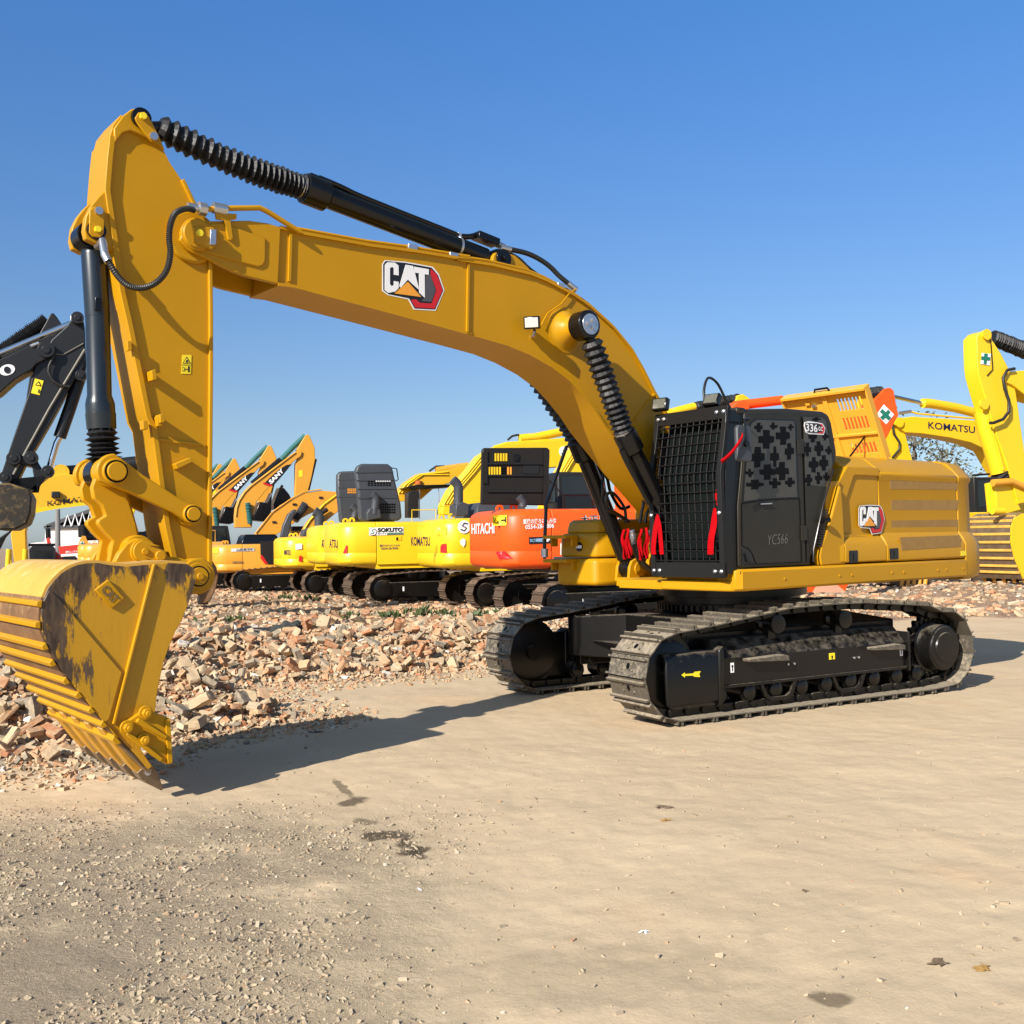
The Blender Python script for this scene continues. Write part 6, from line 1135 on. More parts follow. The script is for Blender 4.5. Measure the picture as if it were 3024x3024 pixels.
# ---- yellow machine behind it with the smaller cover up
fr, o = yard(-3.8, 35.3, "yellow excavator mostly hidden behind the green lettered one, its smaller grey cover raised")
cw_, ep, fp = yard_body(o, fr, YK, 1.15, 2.40, rear=-2.9, w=1.43, hood=False, cab=False); l = -1.44
gc = px_solid("raised_cover", fr, X1([(1255, 795), (1265, 810), (1440, 800), (1440, 395), (1380, 388), (1255, 392), (1232, 420), (1232, 560)]), -.85, .14, DGP, o, .06)
for yy in (460, 525, 600): mb = MB(); mb.strip(fr.P(X1([(1240, yy), (1400, yy - 3)]), -1.0), -1.0, -.96, .03); obj("cover_rib", mb, DGP, gc)
slots(1315, 1400, 532, 575, 6, 3, fr, -1.0, gc, X1, ORD)
px_tube("exhaust_pipe", fr, X1([(1370, 770), (1385, 710), (1345, 675)]), -1.1, .12, DGP, o, 14)
cw_decal(fr, X1([(1100, 1012), (1150, 1014), (1100, 945)]), -2.9, 1.43, NVY, cw_, "lettering", .03, txt="ATSU")
bm = px_solid("boom", fr, X2([(60, 640), (75, 560), (135, 485), (245, 410), (480, 380), (560, 362), (660, 345), (1000, 360), (1000, 480), (640, 470), (480, 490), (350, 540), (260, 620)]), 0, .30, mat("amber_yellow", (.74, .40, .02), .4, var=.05, vscale=1), o)
for d_ in (0, 24): px_tube("hydraulic_pipe", fr, X2([(75 + d_, 570), (140 + d_, 495), (248 + d_, 420), (480, 395 + d_)]), -.33, .022, YK, bm)
px_tube("stick_cylinder", fr, X2([(380, 385), (480, 368), (640, 345)]), 0, .12, YS, bm); px_tube("hydraulic_hose", fr, X2([(325, 390), (380, 352), (450, 350)]), 0, .035, HOSE, bm)
px_tube("guard_frame", fr, X2([(245, 780), (245, 510), (400, 525), (405, 650)]), -.9, .02, STL, o); px_solid("oil_cooler", fr, X2([(150, 770), (148, 570), (200, 545), (240, 550), (240, 770)]), -.9, .2, GRY, o); px_tube("warning_beacon", fr, X2([(235, 500), (235, 470)]), -.3, .12, mat("amber_lens", (.5, .12, .02), .3), o)
px_solid("canopy", fr, X2([(120, 525), (200, 505), (500, 497), (510, 520), (200, 540)]), -.6, .4, BLK, o)
# ---- yellow machine with red reflector
fr, o = yard(-5.65, 37.9, "yellow excavator with hooked black exhaust, small white sticker and red reflector on its tail")
cw_, ep, fp = yard_body(o, fr, YK, .98, 2.05, rear=-2.75, w=1.35, hood=True, hood_h=.35, cab=False); l = -1.36
cw_decal(fr, X1([(796, 1072), (848, 1074), (796, 1030)]), -2.75, 1.35, NVY, cw_, "lettering", .03, txt="MATSU"); cw_decal(fr, X1([(890, 985), (942, 980), (942, 1025), (890, 1030)]), -2.75, 1.35, WHT, cw_, "warning_sticker"); cw_decal(fr, X1([(918, 1080), (942, 1080), (944, 1128), (915, 1125)]), -2.75, 1.35, RDD, cw_, "reflector")
px_tube("exhaust_pipe", fr, X1([(1085, 850), (1085, 760), (1075, 735), (1045, 718)]), -.7, .17, DGP, o, 14); px_solid("engine_box", fr, X1([(945, 920), (960, 870), (1010, 850), (1130, 850), (1140, 880), (1130, 920)]), -.8, .3, DGP, o)
bm = px_solid("boom", fr, X1([(920, 940), (1000, 800), (1120, 665), (1240, 580), (1400, 540), (1700, 560), (1700, 640), (1400, 640), (1260, 700), (1150, 790), (1050, 870), (990, 940)]), 0, .28, YS, o)
px_tube("hydraulic_pipe", fr, X1([(930, 915), (1005, 795), (1125, 658), (1240, 574)]), -.3, .03, YK, bm); px_tube("boom_cylinder", fr, X1([(1150, 700), (1060, 760)]), -.45, .08, GRY, o)
# ---- darker yellow machine with a black letter plate on its tail
fr, o = yard(-6.0, 41.1, "ochre excavator whose tail bears a white letter on a black panel")
cw_, ep, fp = yard_body(o, fr, YS, .92, 2.1, rear=-2.9, w=1.4, hood=True, hood_h=.3, cab=True, cabx=.2)
tail_text(fr, "CAT", cw_, WHT, -2.93, .55, -.75, 1.15, 1.75); mb = MB(); mb.box((-2.9, -.1, 1.45), (.03, 1.5, .85)); obj("black_panel", mb, BKD, cw_)
px_bellows("cylinder_sleeve", fr, X1([(975, 660)])[0], X1([(885, 790)])[0], -.4, .17, 12, DGP, o)
px_solid("raised_cover", fr, X1([(770, 930), (790, 830), (830, 740), (880, 700), (900, 705), (860, 800), (830, 930)]), -.7, .15, DGP, o, .04)
# ---- orange-yellow machine with black engine cover, red stripe
fr, o = yard(-8.9, 41.0, "orange yellow excavator with black engine cover and red diagonal stripe on a black panel")
cw_, ep, fp = yard_body(o, fr, YS, .78, 1.83, rear=-2.75, w=1.38, hood=True, hoodm=BLK, hood_h=.36, cab=True, cabx=.4); l = -1.40
decal(fr, X1([(602, 962), (740, 955), (740, 1150), (670, 1150), (606, 1070)]), l, BKD, ep, "black_panel"); decal(fr, X1([(606, 1075), (620, 1075), (665, 1145), (640, 1147), (606, 1100)]), l - .01, RDD, ep, "red_stripe")
s_ = decal(fr, X1([(368, 1022), (556, 1016), (556, 1040), (368, 1046)]), l, WHT, ep, "company_sticker"); text_px(fr, "山田商空㈱", X1([(408, 1042)])[0], X1([(552, 1037)])[0], X1([(408, 1020)])[0], l - .01, NVY, s_, bold=.02)
text_px(fr, "コマツ 2025 NLG", X1([(362, 1142)])[0], X1([(468, 1140)])[0], X1([(362, 1118)])[0], l, GYD, ep) if False else text_px(fr, "3205 NLG", X1([(378, 1144)])[0], X1([(468, 1142)])[0], X1([(378, 1126)])[0], l, GYD, ep)
cw_decal(fr, X1([(215, 1018), (262, 1016), (262, 1056), (215, 1058)]), -2.75, 1.38, YLD, cw_, "warning_sticker")
bm = px_solid("boom", fr, X1([(540, 960), (565, 905), (610, 850), (700, 735), (780, 665), (870, 615), (960, 568), (1100, 548), (1235, 560), (1500, 600), (1500, 720), (1250, 690), (1120, 690), (980, 750), (850, 830), (740, 905), (650, 960)]), 0, .28, YS, o)
px_tube("hydraulic_pipe", fr, X1([(565, 895), (700, 725), (870, 605), (960, 558), (1100, 538)]), -.3, .025, YS, bm); px_bellows("cylinder_sleeve", fr, X1([(970, 650)])[0], X1([(880, 800)])[0], -.42, .15, 12, DGP, bm)
for q in X1([(715, 805), (880, 660), (1095, 605)]): c_ = fr.T(*q, -.28); mb = MB(); mb.box((c_[0], -.30, c_[1]), (.14, .05, .07)); obj("hose_clip", mb, RUB, bm)
# ---- raised dark orange arms behind: one built, three copied
fr, o = yard(-13.3, 43.5, "")
S_ = o; tag(o, "excavator with the tallest of four raised orange arms, white lettering on black", "excavator", "orange excavators with raised arms behind the row"); o.name = "excavator"
cw_, ep, fp = yard_body(o, fr, YS, .95, 1.95, rear=-2.75, w=1.38, hood=True, hoodm=BLK, hood_h=.5, cab=True, cabx=.2, tracks=True)
bm = px_solid("boom", fr, X1([(400, 850), (398, 760), (405, 690), (425, 630), (470, 560), (520, 508), (700, 370), (890, 232), (925, 220), (945, 232), (935, 268), (890, 300), (760, 430), (640, 560), (575, 640), (545, 730), (535, 850)]), 0, .28, YS, o)
for q in (X1([(404, 760), (412, 690), (432, 630), (475, 565), (525, 513), (890, 238)]),): px_tube("hydraulic_pipe", fr, q, -.3, .03, YS, bm)
lg_ = decal(fr, X1([(645, 480), (700, 425), (760, 375), (815, 340), (862, 332), (790, 420), (705, 515), (640, 490)]), -.29, BKD, bm, "black_banner"); decal(fr, X1([(625, 484), (640, 484), (705, 505), (690, 518), (628, 496)]), -.30, RDD, bm, "red_bar")
text_px(fr, "SANY", X1([(692, 498)])[0], X1([(800, 390)])[0], X1([(668, 472)])[0], -.30, WHT, lg_, bold=.05)
st_ = px_solid("stick", fr, X1([(968, 105), (985, 90), (1005, 98), (1048, 200), (1052, 290), (1020, 450), (990, 560), (940, 600), (890, 620), (892, 330), (930, 250), (900, 215)]), 0, .2, YS, o); decal(fr, X1([(918, 385), (948, 382), (948, 436), (918, 438)]), -.21, YLD, st_, "warning_sticker")
px_tube("stick_cylinder", fr, X1([(540, 495), (650, 400), (770, 298)]), 0, .13, BLK, o); px_tube("green_sleeve", fr, X1([(770, 298), (870, 195), (968, 102)]), 0, .11, TEAL, o); px_tube("bucket_cylinder", fr, X1([(1048, 290), (1010, 450), (985, 555)]), 0, .10, BLK, o); px_bellows("boom_cylinder_sleeve", fr, X1([(500, 648)])[0], X1([(520, 820)])[0], -.42, .12, 14, TEAL, o)
bk_ = px_solid("bucket", fr, X1([(600, 640), (660, 650), (700, 560), (690, 780), (640, 800), (540, 790)]), 0, .5, BLK, o)
def copy_tree(o, parent=None):
    c = o.copy(); COL.objects.link(c); c.parent = parent
    for ch in [k for k in ALL if k.parent is o]: copy_tree(ch, c)
    return c
for (x, y, lab) in ((-16.0, 48.2, "excavator with the second tallest raised orange arm, white lettering on black"), (-19.6, 55.5, "excavator with the third tallest raised orange arm, partly behind the big stick"), (-21.4, 59.2, "excavator with the farthest and lowest of the four raised orange arms")):
    ALL = list(bpy.data.objects); c = copy_tree(S_); c.location = (x, y, 0); c["label"] = lab
# dark curled bucket pointing up between the booms
fr = Frame(-9.6, 46, AZ); kb = thing("excavator_bucket", "black upturned bucket with rusty teeth raised between two orange booms", "bucket", fr.o, AZ)
b_ = px_solid("shell", fr, X1([(765, 520), (800, 530), (840, 580), (855, 610), (800, 650), (745, 690), (715, 705), (712, 660)]), 0, .55, BLK, kb)
px_solid("support_arm", fr, X1([(800, 560), (840, 590), (860, 900), (820, 900)]), .7, .1, BLK, kb)
for k in range(4): px_tube("tooth", fr, X1([(770 - k * 12, 545 + k * 40), (782 - k * 8, 505 + k * 38)]), -.5 + k * .3, .06, RSHOE, kb)
# ================================================================== RIGHT HAND GROUP (facing left)
AZR = R(201)
def T_(fr): return fr
fr = Frame(14.6, 33.6, AZR); fr.o = Vector((17.5, 34.0, 0)); o = thing("excavator", "yellow excavator with navy lettering on its level boom, right of the open engine hood", "excavator", fr.o, AZR)
pr1 = lambda nm, pts, hw, m=YK, yc=0, bevel=.02: px_solid(nm, fr, pts, yc, hw, m, o, bevel, face=1)
bm = pr1("boom", KR([(692, 715), (700, 695), (740, 688), (830, 676), (1300, 705), (1420, 730), (1520, 820), (1640, 1000), (1760, 1300), (1600, 1330), (1480, 1100), (1370, 915), (1250, 862), (1100, 828), (900, 798), (780, 790), (715, 745)]), .30)
text_px(fr, "KOMATSU", KR([(945, 762)])[0], KR([(1278, 796)])[0], KR([(945, 712)])[0], .31, NVY, bm, bold=.012)
px_tube("stick_cylinder", fr, KR([(905, 582), (950, 582), (1130, 612), (1280, 650)]), 0, .15, YK, o); px_tube("cylinder_rod", fr, KR([(700, 535), (905, 582)]), 0, .06, CHR, o); px_tube("hydraulic_pipe", fr, KR([(735, 650), (820, 640), (860, 655), (1200, 685), (1300, 690)]), .2, .03, YK, bm); px_tube("hose_fitting", fr, KR([(740, 652), (820, 640)]), .25, .05, STL, bm)
st_ = pr1("stick", KR([(520, 500), (560, 470), (585, 475), (640, 560), (735, 690), (780, 790), (830, 975), (860, 1200), (800, 1400), (740, 1400), (680, 1100), (630, 950), (560, 700)]), .22)
px_tube("hydraulic_hose", fr, KR([(745, 745), (690, 740), (700, 800), (740, 860), (740, 910), (690, 970)]), .26, .035, HOSE, st_)
mb = MB(); c_ = fr.T(*KR([(738, 718)])[0], .33); mb.cyl((c_[0], .28, c_[1]), (c_[0], .36, c_[1]), .15, 24); obj("pivot_pin", mb, YK, bm)
cb_ = pr1("cab", KR([(1270, 1110), (1385, 1108), (1400, 1130), (1420, 1330), (1380, 1362), (1280, 1366)]), .5, GRY, yc=.7); obj_ = px_solid("window", fr, KR([(1290, 1135), (1375, 1130), (1392, 1300), (1300, 1330)]), 1.2, .015, GLS, cb_, 0)
px_tube("roof_rail", fr, KR([(1262, 1095), (1400, 1085)]), 1.1, .03, BLK, cb_); pr1("deck", KR([(1285, 1360), (1380, 1358), (1480, 1315), (1628, 1310), (1700, 1400), (1300, 1400)]), 1.3)
for y in (-1.2, 1.2): small_track(o, y)
mb = MB(); mb.box((-1.2, 0, 1.7), (3.4, 2.7, 1.2)); obj("engine_housing", mb, YK, o, bevel=.05)
bkt_ = pr1("bucket", KR([(680, 1800), (960, 1790), (975, 1850), (940, 1880), (700, 1870)]), .6, RSHOE, yc=0)
for k in range(5): px_tube("tooth", fr, KR([(760 + k * 42, 1830), (752 + k * 42, 1888)]), .62, .06, YS, bkt_)
# second right hand machine: tall stick close to the frame edge
fr = Frame(13.6, 30, AZR); fr.o = Vector((17.2, 31.5, 0)); o = thing("excavator", "bright yellow excavator at the right edge with tall upright stick and rusty ribbed bucket", "excavator", fr.o, AZR)
stp = KR([(1290, 110), (1325, 72), (1345, 64), (1375, 66), (1398, 95), (1402, 130), (1460, 220), (1525, 345), (1570, 500), (1628, 900), (1660, 1150), (1640, 1290), (1590, 1300), (1500, 1000), (1430, 800), (1345, 520), (1305, 380), (1296, 300)])
st_ = px_solid("stick", fr, stp, 0, .26, YK, o, .02, face=1)
yy = .27; decal(fr, KR([(1328, 222), (1392, 230), (1384, 312), (1318, 300)]), yy + .01, WHT, st_, "safety_sticker"); decal(fr, KR([(1345, 226), (1370, 228), (1368, 250), (1388, 254), (1385, 278), (1364, 276), (1360, 304), (1340, 300), (1342, 274), (1322, 270), (1325, 246), (1344, 248)]), yy + .02, GRD, st_, "green_cross")
for q, r_ in ((KR([(1358, 92)])[0], .14), (KR([(1340, 588)])[0], .14), (KR([(1535, 402)])[0], .17)): c_ = fr.T(*q, .3); mb = MB(); mb.cyl((c_[0], .26, c_[1]), (c_[0], .34, c_[1]), r_, 24); mb.cyl((c_[0], .33, c_[1]), (c_[0], .345, c_[1]), r_ * 1.1, 24); obj("pivot_pin", mb, YK, st_)
px_bellows("stick_cylinder_sleeve", fr, KR([(1400, 112)])[0], KR([(1720, 240)])[0], 0, .24, 22, RUB, o)
px_solid("boom", fr, KR([(1492, 400), (1510, 370), (1560, 352), (1900, 330), (2300, 500), (2300, 700), (1900, 600), (1650, 535), (1560, 460), (1500, 430)]), 0, .34, YK, o, .02, face=1)
px_tube("hydraulic_hose", fr, KR([(1560, 335), (1510, 345), (1478, 400), (1490, 480), (1520, 560), (1520, 640), (1480, 695), (1410, 722), (1385, 722)]), .42, .045, HOSE, st_); px_tube("control_line", fr, KR([(1382, 100), (1392, 160), (1405, 340), (1365, 385)]), .28, .015, BLK, st_)
px_tube("bucket_cylinder", fr, KR([(1330, 650), (1350, 760), (1400, 920), (1445, 1075)]), 0, .23, YK, o, 20); px_tube("hydraulic_pipe", fr, KR([(1370, 690), (1440, 900), (1480, 1060)]), .24, .03, YK, o); px_bellows("rod_sleeve", fr, KR([(1445, 1080)])[0], KR([(1480, 1135)])[0], 0, .26, 3, RUB, o)
px_tube("tipping_link", fr, KR([(1405, 1150), (1535, 1138), (1750, 1230)]), .3, .10, YS, o, 12); px_solid("bucket_link", fr, KR([(1420, 1150), (1500, 1130), (1545, 1160), (1560, 1250), (1610, 1340), (1500, 1370), (1440, 1360)]), 0, .2, YK, o, .02, face=1)
RBAR = mat('rust_streaked_bar', (.62, .36, .06), .6, var=.5, vscale=5, dust=.4, dustcol=(.30, .15, .05))
# bucket seen from behind: curved ribbed shell
bf = Frame(fr.o.x, fr.o.y, AZR); c0 = fr.T(*KR([(1430, 1400)])[0], .75)
bk_ = MB(); prof = []
for i in range(11): t = i / 10; a = R(90 + 118 * t); prof.append((c0[0] + .15 + .35 * math.cos(a) * 1.2, c0[1] - .62 + .66 * math.sin(a) - (.55 * max(0, t - .6))))
zt_ = fr.T(*KR([(1430, 1368)])[0], .75)[1]; zb_ = fr.T(*KR([(1330, 1870)])[0], .75)[1]
xb = fr.T(*KR([(1565, 1420)])[0], .78)[0]; prof = [(xb - .7, zt_ - .05), (xb - .25, zt_), (xb + .05, zt_ - .12), (xb + .18, zt_ - .4), (xb + .20, zt_ - .8), (xb + .10, zt_ - 1.2), (xb - .08, zb_ + .35), (xb - .22, zb_ + .1)]
mb = MB(); mb.strip(prof, -.85, .78, .06); bko = obj("bucket", mb, WORN, o, smooth=30)
for s_ in (-.85, .78): mb = MB(); mb.poly(prof + [(xb - .62, zb_ + .5), (xb - .95, zt_ - .5)], s_ - .03, s_ + .03); obj("side_plate", mb, YK, bko)
for i in range(9): t = .12 + i * .095; k = t * (len(prof) - 2) + 1; a = Vector(prof[int(k)]).lerp(Vector(prof[min(int(k) + 1, len(prof) - 1)]), k - int(k)); mb = MB(); mb.box((a.x + .035, -.03, a.y), (.05, 1.66, .075)); obj("wear_bar", mb, RBAR, bko, bevel=.01)
for k in range(5): y = -.72 + k * .36; mb = MB(); p = prof[-1]; mb.loft([[(p[0] + .06, y - .07, p[1] + .25), (p[0] + .06, y + .07, p[1] + .25), (p[0] - .06, y + .07, p[1] + .2), (p[0] - .06, y - .07, p[1] + .2)], [(p[0] - .12, y - .05, p[1] - .13), (p[0] - .12, y + .05, p[1] - .13), (p[0] - .16, y + .05, p[1] - .13), (p[0] - .16, y - .05, p[1] - .13)]]); obj("tooth", mb, YS, bko, bevel=.01)
px_tube("bucket_pin", fr, KR([(1400, 1350), (1480, 1350)]), .5, .1, YK, bko)

# ================================================================== LEFT GROUP
# dark grey machine: near edge of the frame, bucket curled in
fr = Frame(-11.9, 15.6, AZ); o = thing("excavator", "dark grey excavator at the left edge, white letter on its boom, scratched curled bucket", "excavator", fr.o, AZ)
pl = lambda nm, pts, hw, m=GRY, yc=0, bevel=.015: px_solid(nm, fr, KL(pts), yc, hw, m, o, bevel)
bm = pl("boom", [(345, 290), (330, 265), (290, 250), (200, 270), (40, 350), (-400, 520), (-900, 900), (-900, 1200), (-700, 1100), (-300, 760), (0, 590), (100, 500), (215, 432), (240, 400), (340, 350)], .26)
st_ = pl("stick", [(500, 82), (520, 72), (540, 74), (560, 100), (568, 150), (572, 290), (576, 340), (560, 420), (500, 500), (450, 585), (400, 680), (340, 790), (240, 960), (165, 1085), (110, 1200), (60, 1210), (10, 1130), (120, 800), (190, 600), (212, 490), (232, 420), (300, 330), (345, 235), (450, 140), (480, 95)], .19)
lug = pl("cylinder_lug", [(548, 300), (578, 330), (582, 380), (570, 480), (548, 508), (520, 500), (500, 490), (530, 400)], .12)
px_tube("cylinder_rod", fr, KL([(470, 128), (0, 325), (-200, 410)]), 0, .05, CHR, o); px_tube("stick_cylinder", fr, KL([(0, 335), (-500, 540)]), 0, .11, GRY, o)
px_tube("bucket_cylinder", fr, KL([(535, 490), (470, 690), (400, 890)]), .0, .10, GRY, o); px_tube("cylinder_rod", fr, KL([(400, 890), (378, 930), (330, 1100)]), 0, .05, CHR, o)
px_tube("grease_pipe", fr, KL([(570, 300), (450, 500), (330, 700), (160, 1010), (90, 1140)]), -.21, .022, mat("dusty_pipe", (.14, .13, .10), .5), st_)
px_tube("grease_pipe", fr, KL([(560, 260), (425, 335), (370, 330)]), -.2, .012, mat("dusty_pipe", (.14, .13, .10), .5), st_)
px_tube("hydraulic_hose", fr, KL([(205, 272), (300, 258), (345, 290), (358, 350), (330, 410), (325, 450), (350, 505), (400, 540), (470, 550)]), -.26, .025, HOSE, st_); px_tube("hose_fitting", fr, KL([(205, 278), (262, 258)]), -.26, .03, STL, st_)
px_tube("steel_ring", fr, KL([(478, 110), (475, 80), (500, 66), (535, 68)]), .0, .012, STL, st_)
for q, r_ in (((312, 308), .13), ((520, 95), .10), ((545, 480), .09), ((95, 1032), .11), ((210, 1030), .11), ((40, 1160), .10), ((322, 1122), .10)): c_ = fr.T(*KL([q])[0], -.2); mb = MB(); mb.cyl((c_[0], -.32, c_[1]), (c_[0], -.18, c_[1]), r_, 24); mb.cyl((c_[0], -.34, c_[1]), (c_[0], -.32, c_[1]), r_ * .5, 20); obj("pivot_pin", mb, GRY, st_, bevel=.006)
sk_ = decal(fr, KL([(234, 494), (292, 510), (266, 606), (208, 592)]), -.2, YLD, st_, "warning_sticker"); decal(fr, KL([(260, 512), (276, 545), (235, 538)]), -.212, BKD, sk_, "warning_triangle"); decal(fr, KL([(259, 522), (269, 541), (243, 536)]), -.22, YLD, sk_, "triangle_field"); decal(fr, KL([(258, 566), (266, 568), (262, 594), (254, 590)]), -.212, BKD, sk_, "pictogram_man")
c_ = fr.T(*KL([(48, 436)])[0], -.27); mb = MB(); mb.tube([(c_[0] + .21 * math.cos(a) + .05 * math.sin(a), -.275, c_[1] + .13 * math.sin(a) + .04 * math.cos(a)) for a in [2 * math.pi * i / 24 for i in range(25)]], .001, 4)
def ellipse(cx, cy, a, b, rot, n=28): return [(cx + a * math.cos(t) * math.cos(rot) - b * math.sin(t) * math.sin(rot), cy + a * math.cos(t) * math.sin(rot) + b * math.sin(t) * math.cos(rot)) for t in [2 * math.pi * i / n for i in range(n)]]
lt = decal(fr, KL(ellipse(48, 437, 53, 36, -.25)), -.27, WHT, bm, "lettering"); decal(fr, KL(ellipse(48, 437, 22, 24, -.6)), -.28, BKD, lt, "letter_counter")
pl("idler_link", [(90, 1015), (230, 1010), (255, 1060), (280, 1100), (340, 1110), (345, 1135), (320, 1150), (200, 1250), (185, 1260), (0, 1180), (0, 1140), (80, 1160), (240, 1240), (215, 1085), (90, 1060)], .24)
mb = MB(); mb.poly(fr.P(KL([(-60, 1200), (60, 1195), (150, 1225), (190, 1240), (215, 1290), (206, 1400), (180, 1470), (100, 1510), (0, 1512), (-120, 1480), (-200, 1380)]), -.62), -.62, .55)
obj("bucket", mb, mat("scratched_dark_bucket", (.03, .024, .015), .5, .2, var=.5, vscale=4, dust=.55, dustcol=(.24, .155, .055), bump=.2), o, bevel=.03, smooth=30)
mb = MB(); mb.box((-2.5, 0, 1.6), (3.8, 2.6, 1.2)); obj("engine_housing", mb, GRY, o, bevel=.05)
for y in (-1.2, 1.2): small_track(o, y)
px_solid("base_rail", fr, KL([(-40, 1700), (0, 1640), (40, 1560), (95, 1500), (60, 1520), (0, 1560), (-60, 1600)]), -.9, .05, BLK, o)
# second dark arm right behind it
fr = Frame(-14.3, 19.8, AZ); o = thing("excavator", "second dark grey excavator, only its arm tip with black concertina sleeve showing above the first", "excavator", fr.o, AZ)
pl("stick", [(330, 75), (345, 56), (360, 56), (382, 82), (415, 132), (380, 400), (250, 800), (150, 900), (180, 600), (230, 280), (260, 200), (300, 130)], .2); px_bellows("cylinder_sleeve", fr, KL([(318, 105)])[0], KL([(-100, 390)])[0], 0, .17, 34, RUB, o)
pl("boom", [(300, 260), (250, 230), (0, 330), (-300, 480), (-300, 700), (0, 500), (250, 380)], .26); mb = MB(); mb.box((-2.5, 0, 1.6), (3.8, 2.6, 1.2)); obj("engine_housing", mb, GRY, o, bevel=.05)
# yellow machine with dark lettering low on its boom
fr = Frame(-16.5, 25.2, AZ); o = thing("excavator", "amber yellow excavator whose level boom with black lettering passes behind the bucket linkage", "excavator", fr.o, AZ)
AMB = mat("amber_yellow", (.74, .40, .02), .4, var=.05, vscale=1)
bm = pl("boom", [(100, 1760), (85, 1640), (72, 1540), (120, 1400), (200, 1270), (270, 1180), (345, 1150), (420, 1135), (640, 1152), (880, 1150), (960, 1175), (975, 1200), (940, 1260), (880, 1300), (640, 1325), (400, 1352), (230, 1388), (185, 1460), (170, 1520), (180, 1760)], .30, AMB)
mb = MB(); mb.strip(fr.P(KL([(215, 1388), (400, 1352), (640, 1325), (880, 1300)]), -.31), -.33, -.30, .10); obj("lower_strip", mb, YK, bm)  # bright yellow strip along the lower edge of the amber boom
text_px(fr, "KOMATSU", KL([(318, 1352)])[0], KL([(640, 1312)])[0], KL([(318, 1316)])[0], -.345, BKD, bm, bold=.012)
px_tube("stick_cylinder", fr, KL([(420, 1115), (560, 1105), (800, 1080)]), 0, .13, BLK, o); px_tube("cylinder_head", fr, KL([(820, 1075), (870, 1068), (945, 1062)]), 0, .19, RUB, o); c_ = fr.T(*KL([(410, 1125)])[0], -.1); mb = MB(); mb.cyl((c_[0], -.2, c_[1]), (c_[0], .2, c_[1]), .2, 24); obj("cylinder_bracket", mb, AMB, bm)
px_tube("hose_fitting", fr, KL([(370, 1085), (430, 1090)]), -.1, .04, STL, bm); c_ = fr.T(*KL([(375, 1275)])[0], -.3); mb = MB(); mb.box((c_[0], -.36, c_[1]), (.2, .12, .16)); obj("work_lamp", mb, RUB, bm, bevel=.02); c_ = fr.T(*KL([(603, 1238)])[0], -.3); mb = MB(); mb.cyl((c_[0], -.31, c_[1]), (c_[0], -.30, c_[1]), .12, 20); obj("round_badge", mb, WHT, bm)
pl("stick", [(880, 1130), (905, 1115), (940, 1150), (970, 1180), (960, 1260), (900, 1400), (800, 1600), (740, 1740), (620, 1740), (680, 1590), (800, 1420), (870, 1250)], .2, YK)
cw_, ep, fp = yard_body(o, fr, YK, 1.1, 2.0, hood=False, cab=True, cabx=.2)
for x0 in (60, 170): px_tube("handrail", fr, KL([(x0 - 12, 1820), (x0, 1640), (x0, 1750)]), -1.6, .06, YK, o)
mb = MB(); mb.poly(fr.P(KL([(-60, 1860), (-60, 1800), (120, 1790), (240, 1775), (280, 1800), (280, 1870)]), -1.75), -1.75, -1.3); obj("side_step", mb, YK, o, bevel=.02)
# red machine with dark cab, far
fr = Frame(-34.5, 78, AZ); o = thing("excavator", "distant red excavator with black boxy cab between the bucket and the dark arm", "excavator", fr.o, AZ)
RP = mat("red_paint", (.60, .05, .03), .4)
cb_ = pl("cab", [(200, 1765), (195, 1640), (215, 1618), (350, 1618), (368, 1640), (372, 1765)], .8, GRY, -.6); decal(fr, KL([(225, 1650), (350, 1650), (352, 1738), (228, 1738)]), -1.42, GLS, cb_, "window"); px_tube("roof_bar", fr, KL([(190, 1612), (370, 1610)]), -1.3, .10, BLK, cb_)
pl("boom", [(310, 1570), (330, 1560), (340, 1600), (360, 1640), (420, 1700), (420, 1770), (380, 1770), (320, 1620)], .3, RP); px_tube("exhaust_stack", fr, KL([(325, 1570), (322, 1500)]), 0, .18, BLK, o); pl("engine_housing", [(150, 1760), (420, 1760), (420, 1850), (150, 1850)], 1.2, RP)
cb_ = pl("second_cab", [(412, 1760), (415, 1690), (500, 1686), (515, 1700), (520, 1760)], .8, GRY, 2.5)
# red crane arm and orange arm with cross
fr = Frame(-33.0, 84, AZ); o = thing("truck_crane", "distant red telescopic crane arm lying level in front of the white building", "crane", fr.o, AZ); pl("telescopic_arm", [(390, 1622), (530, 1608), (650, 1598), (650, 1612), (560, 1640), (560, 1665), (400, 1675)], .5, RP); text_px(fr, "建機レンタル", KL([(440, 1668)])[0], KL([(520, 1662)])[0], KL([(440, 1652)])[0], -.53, WHT, o); pl("chassis", [(400, 1700), (560, 1700), (560, 1780), (400, 1780)], 1.1, RP)
fr = Frame(-22.0, 62, AZ); o = thing("excavator", "distant orange excavator arm with green cross sticker left of the bucket linkage", "excavator", fr.o, AZ); st_ = pl("stick", [(528, 1600), (535, 1575), (552, 1550), (575, 1552), (585, 1580), (600, 1620), (640, 1600), (650, 1640), (610, 1660), (600, 1700), (560, 1730), (545, 1690), (535, 1650)], .3, YS)
decal(fr, KL([(540, 1588), (565, 1590), (562, 1618), (538, 1614)]), -.33, WHT, st_, "safety_sticker"); decal(fr, KL([(548, 1590), (556, 1591), (555, 1600), (563, 1601), (562, 1607), (554, 1607), (553, 1616), (546, 1615), (546, 1606), (540, 1605), (541, 1599), (548, 1599)]), -.35, GRD, st_, "green_cross")
px_tube("stick_cylinder", fr, KL([(560, 1560), (700, 1558)]), 0, .2, BLK, o); px_tube("mast", fr, KL([(568, 1560), (566, 1480)]), .2, .35, BLK, o); pl("boom", [(600, 1620), (700, 1580), (700, 1760), (560, 1760), (600, 1700)], .3, YS)
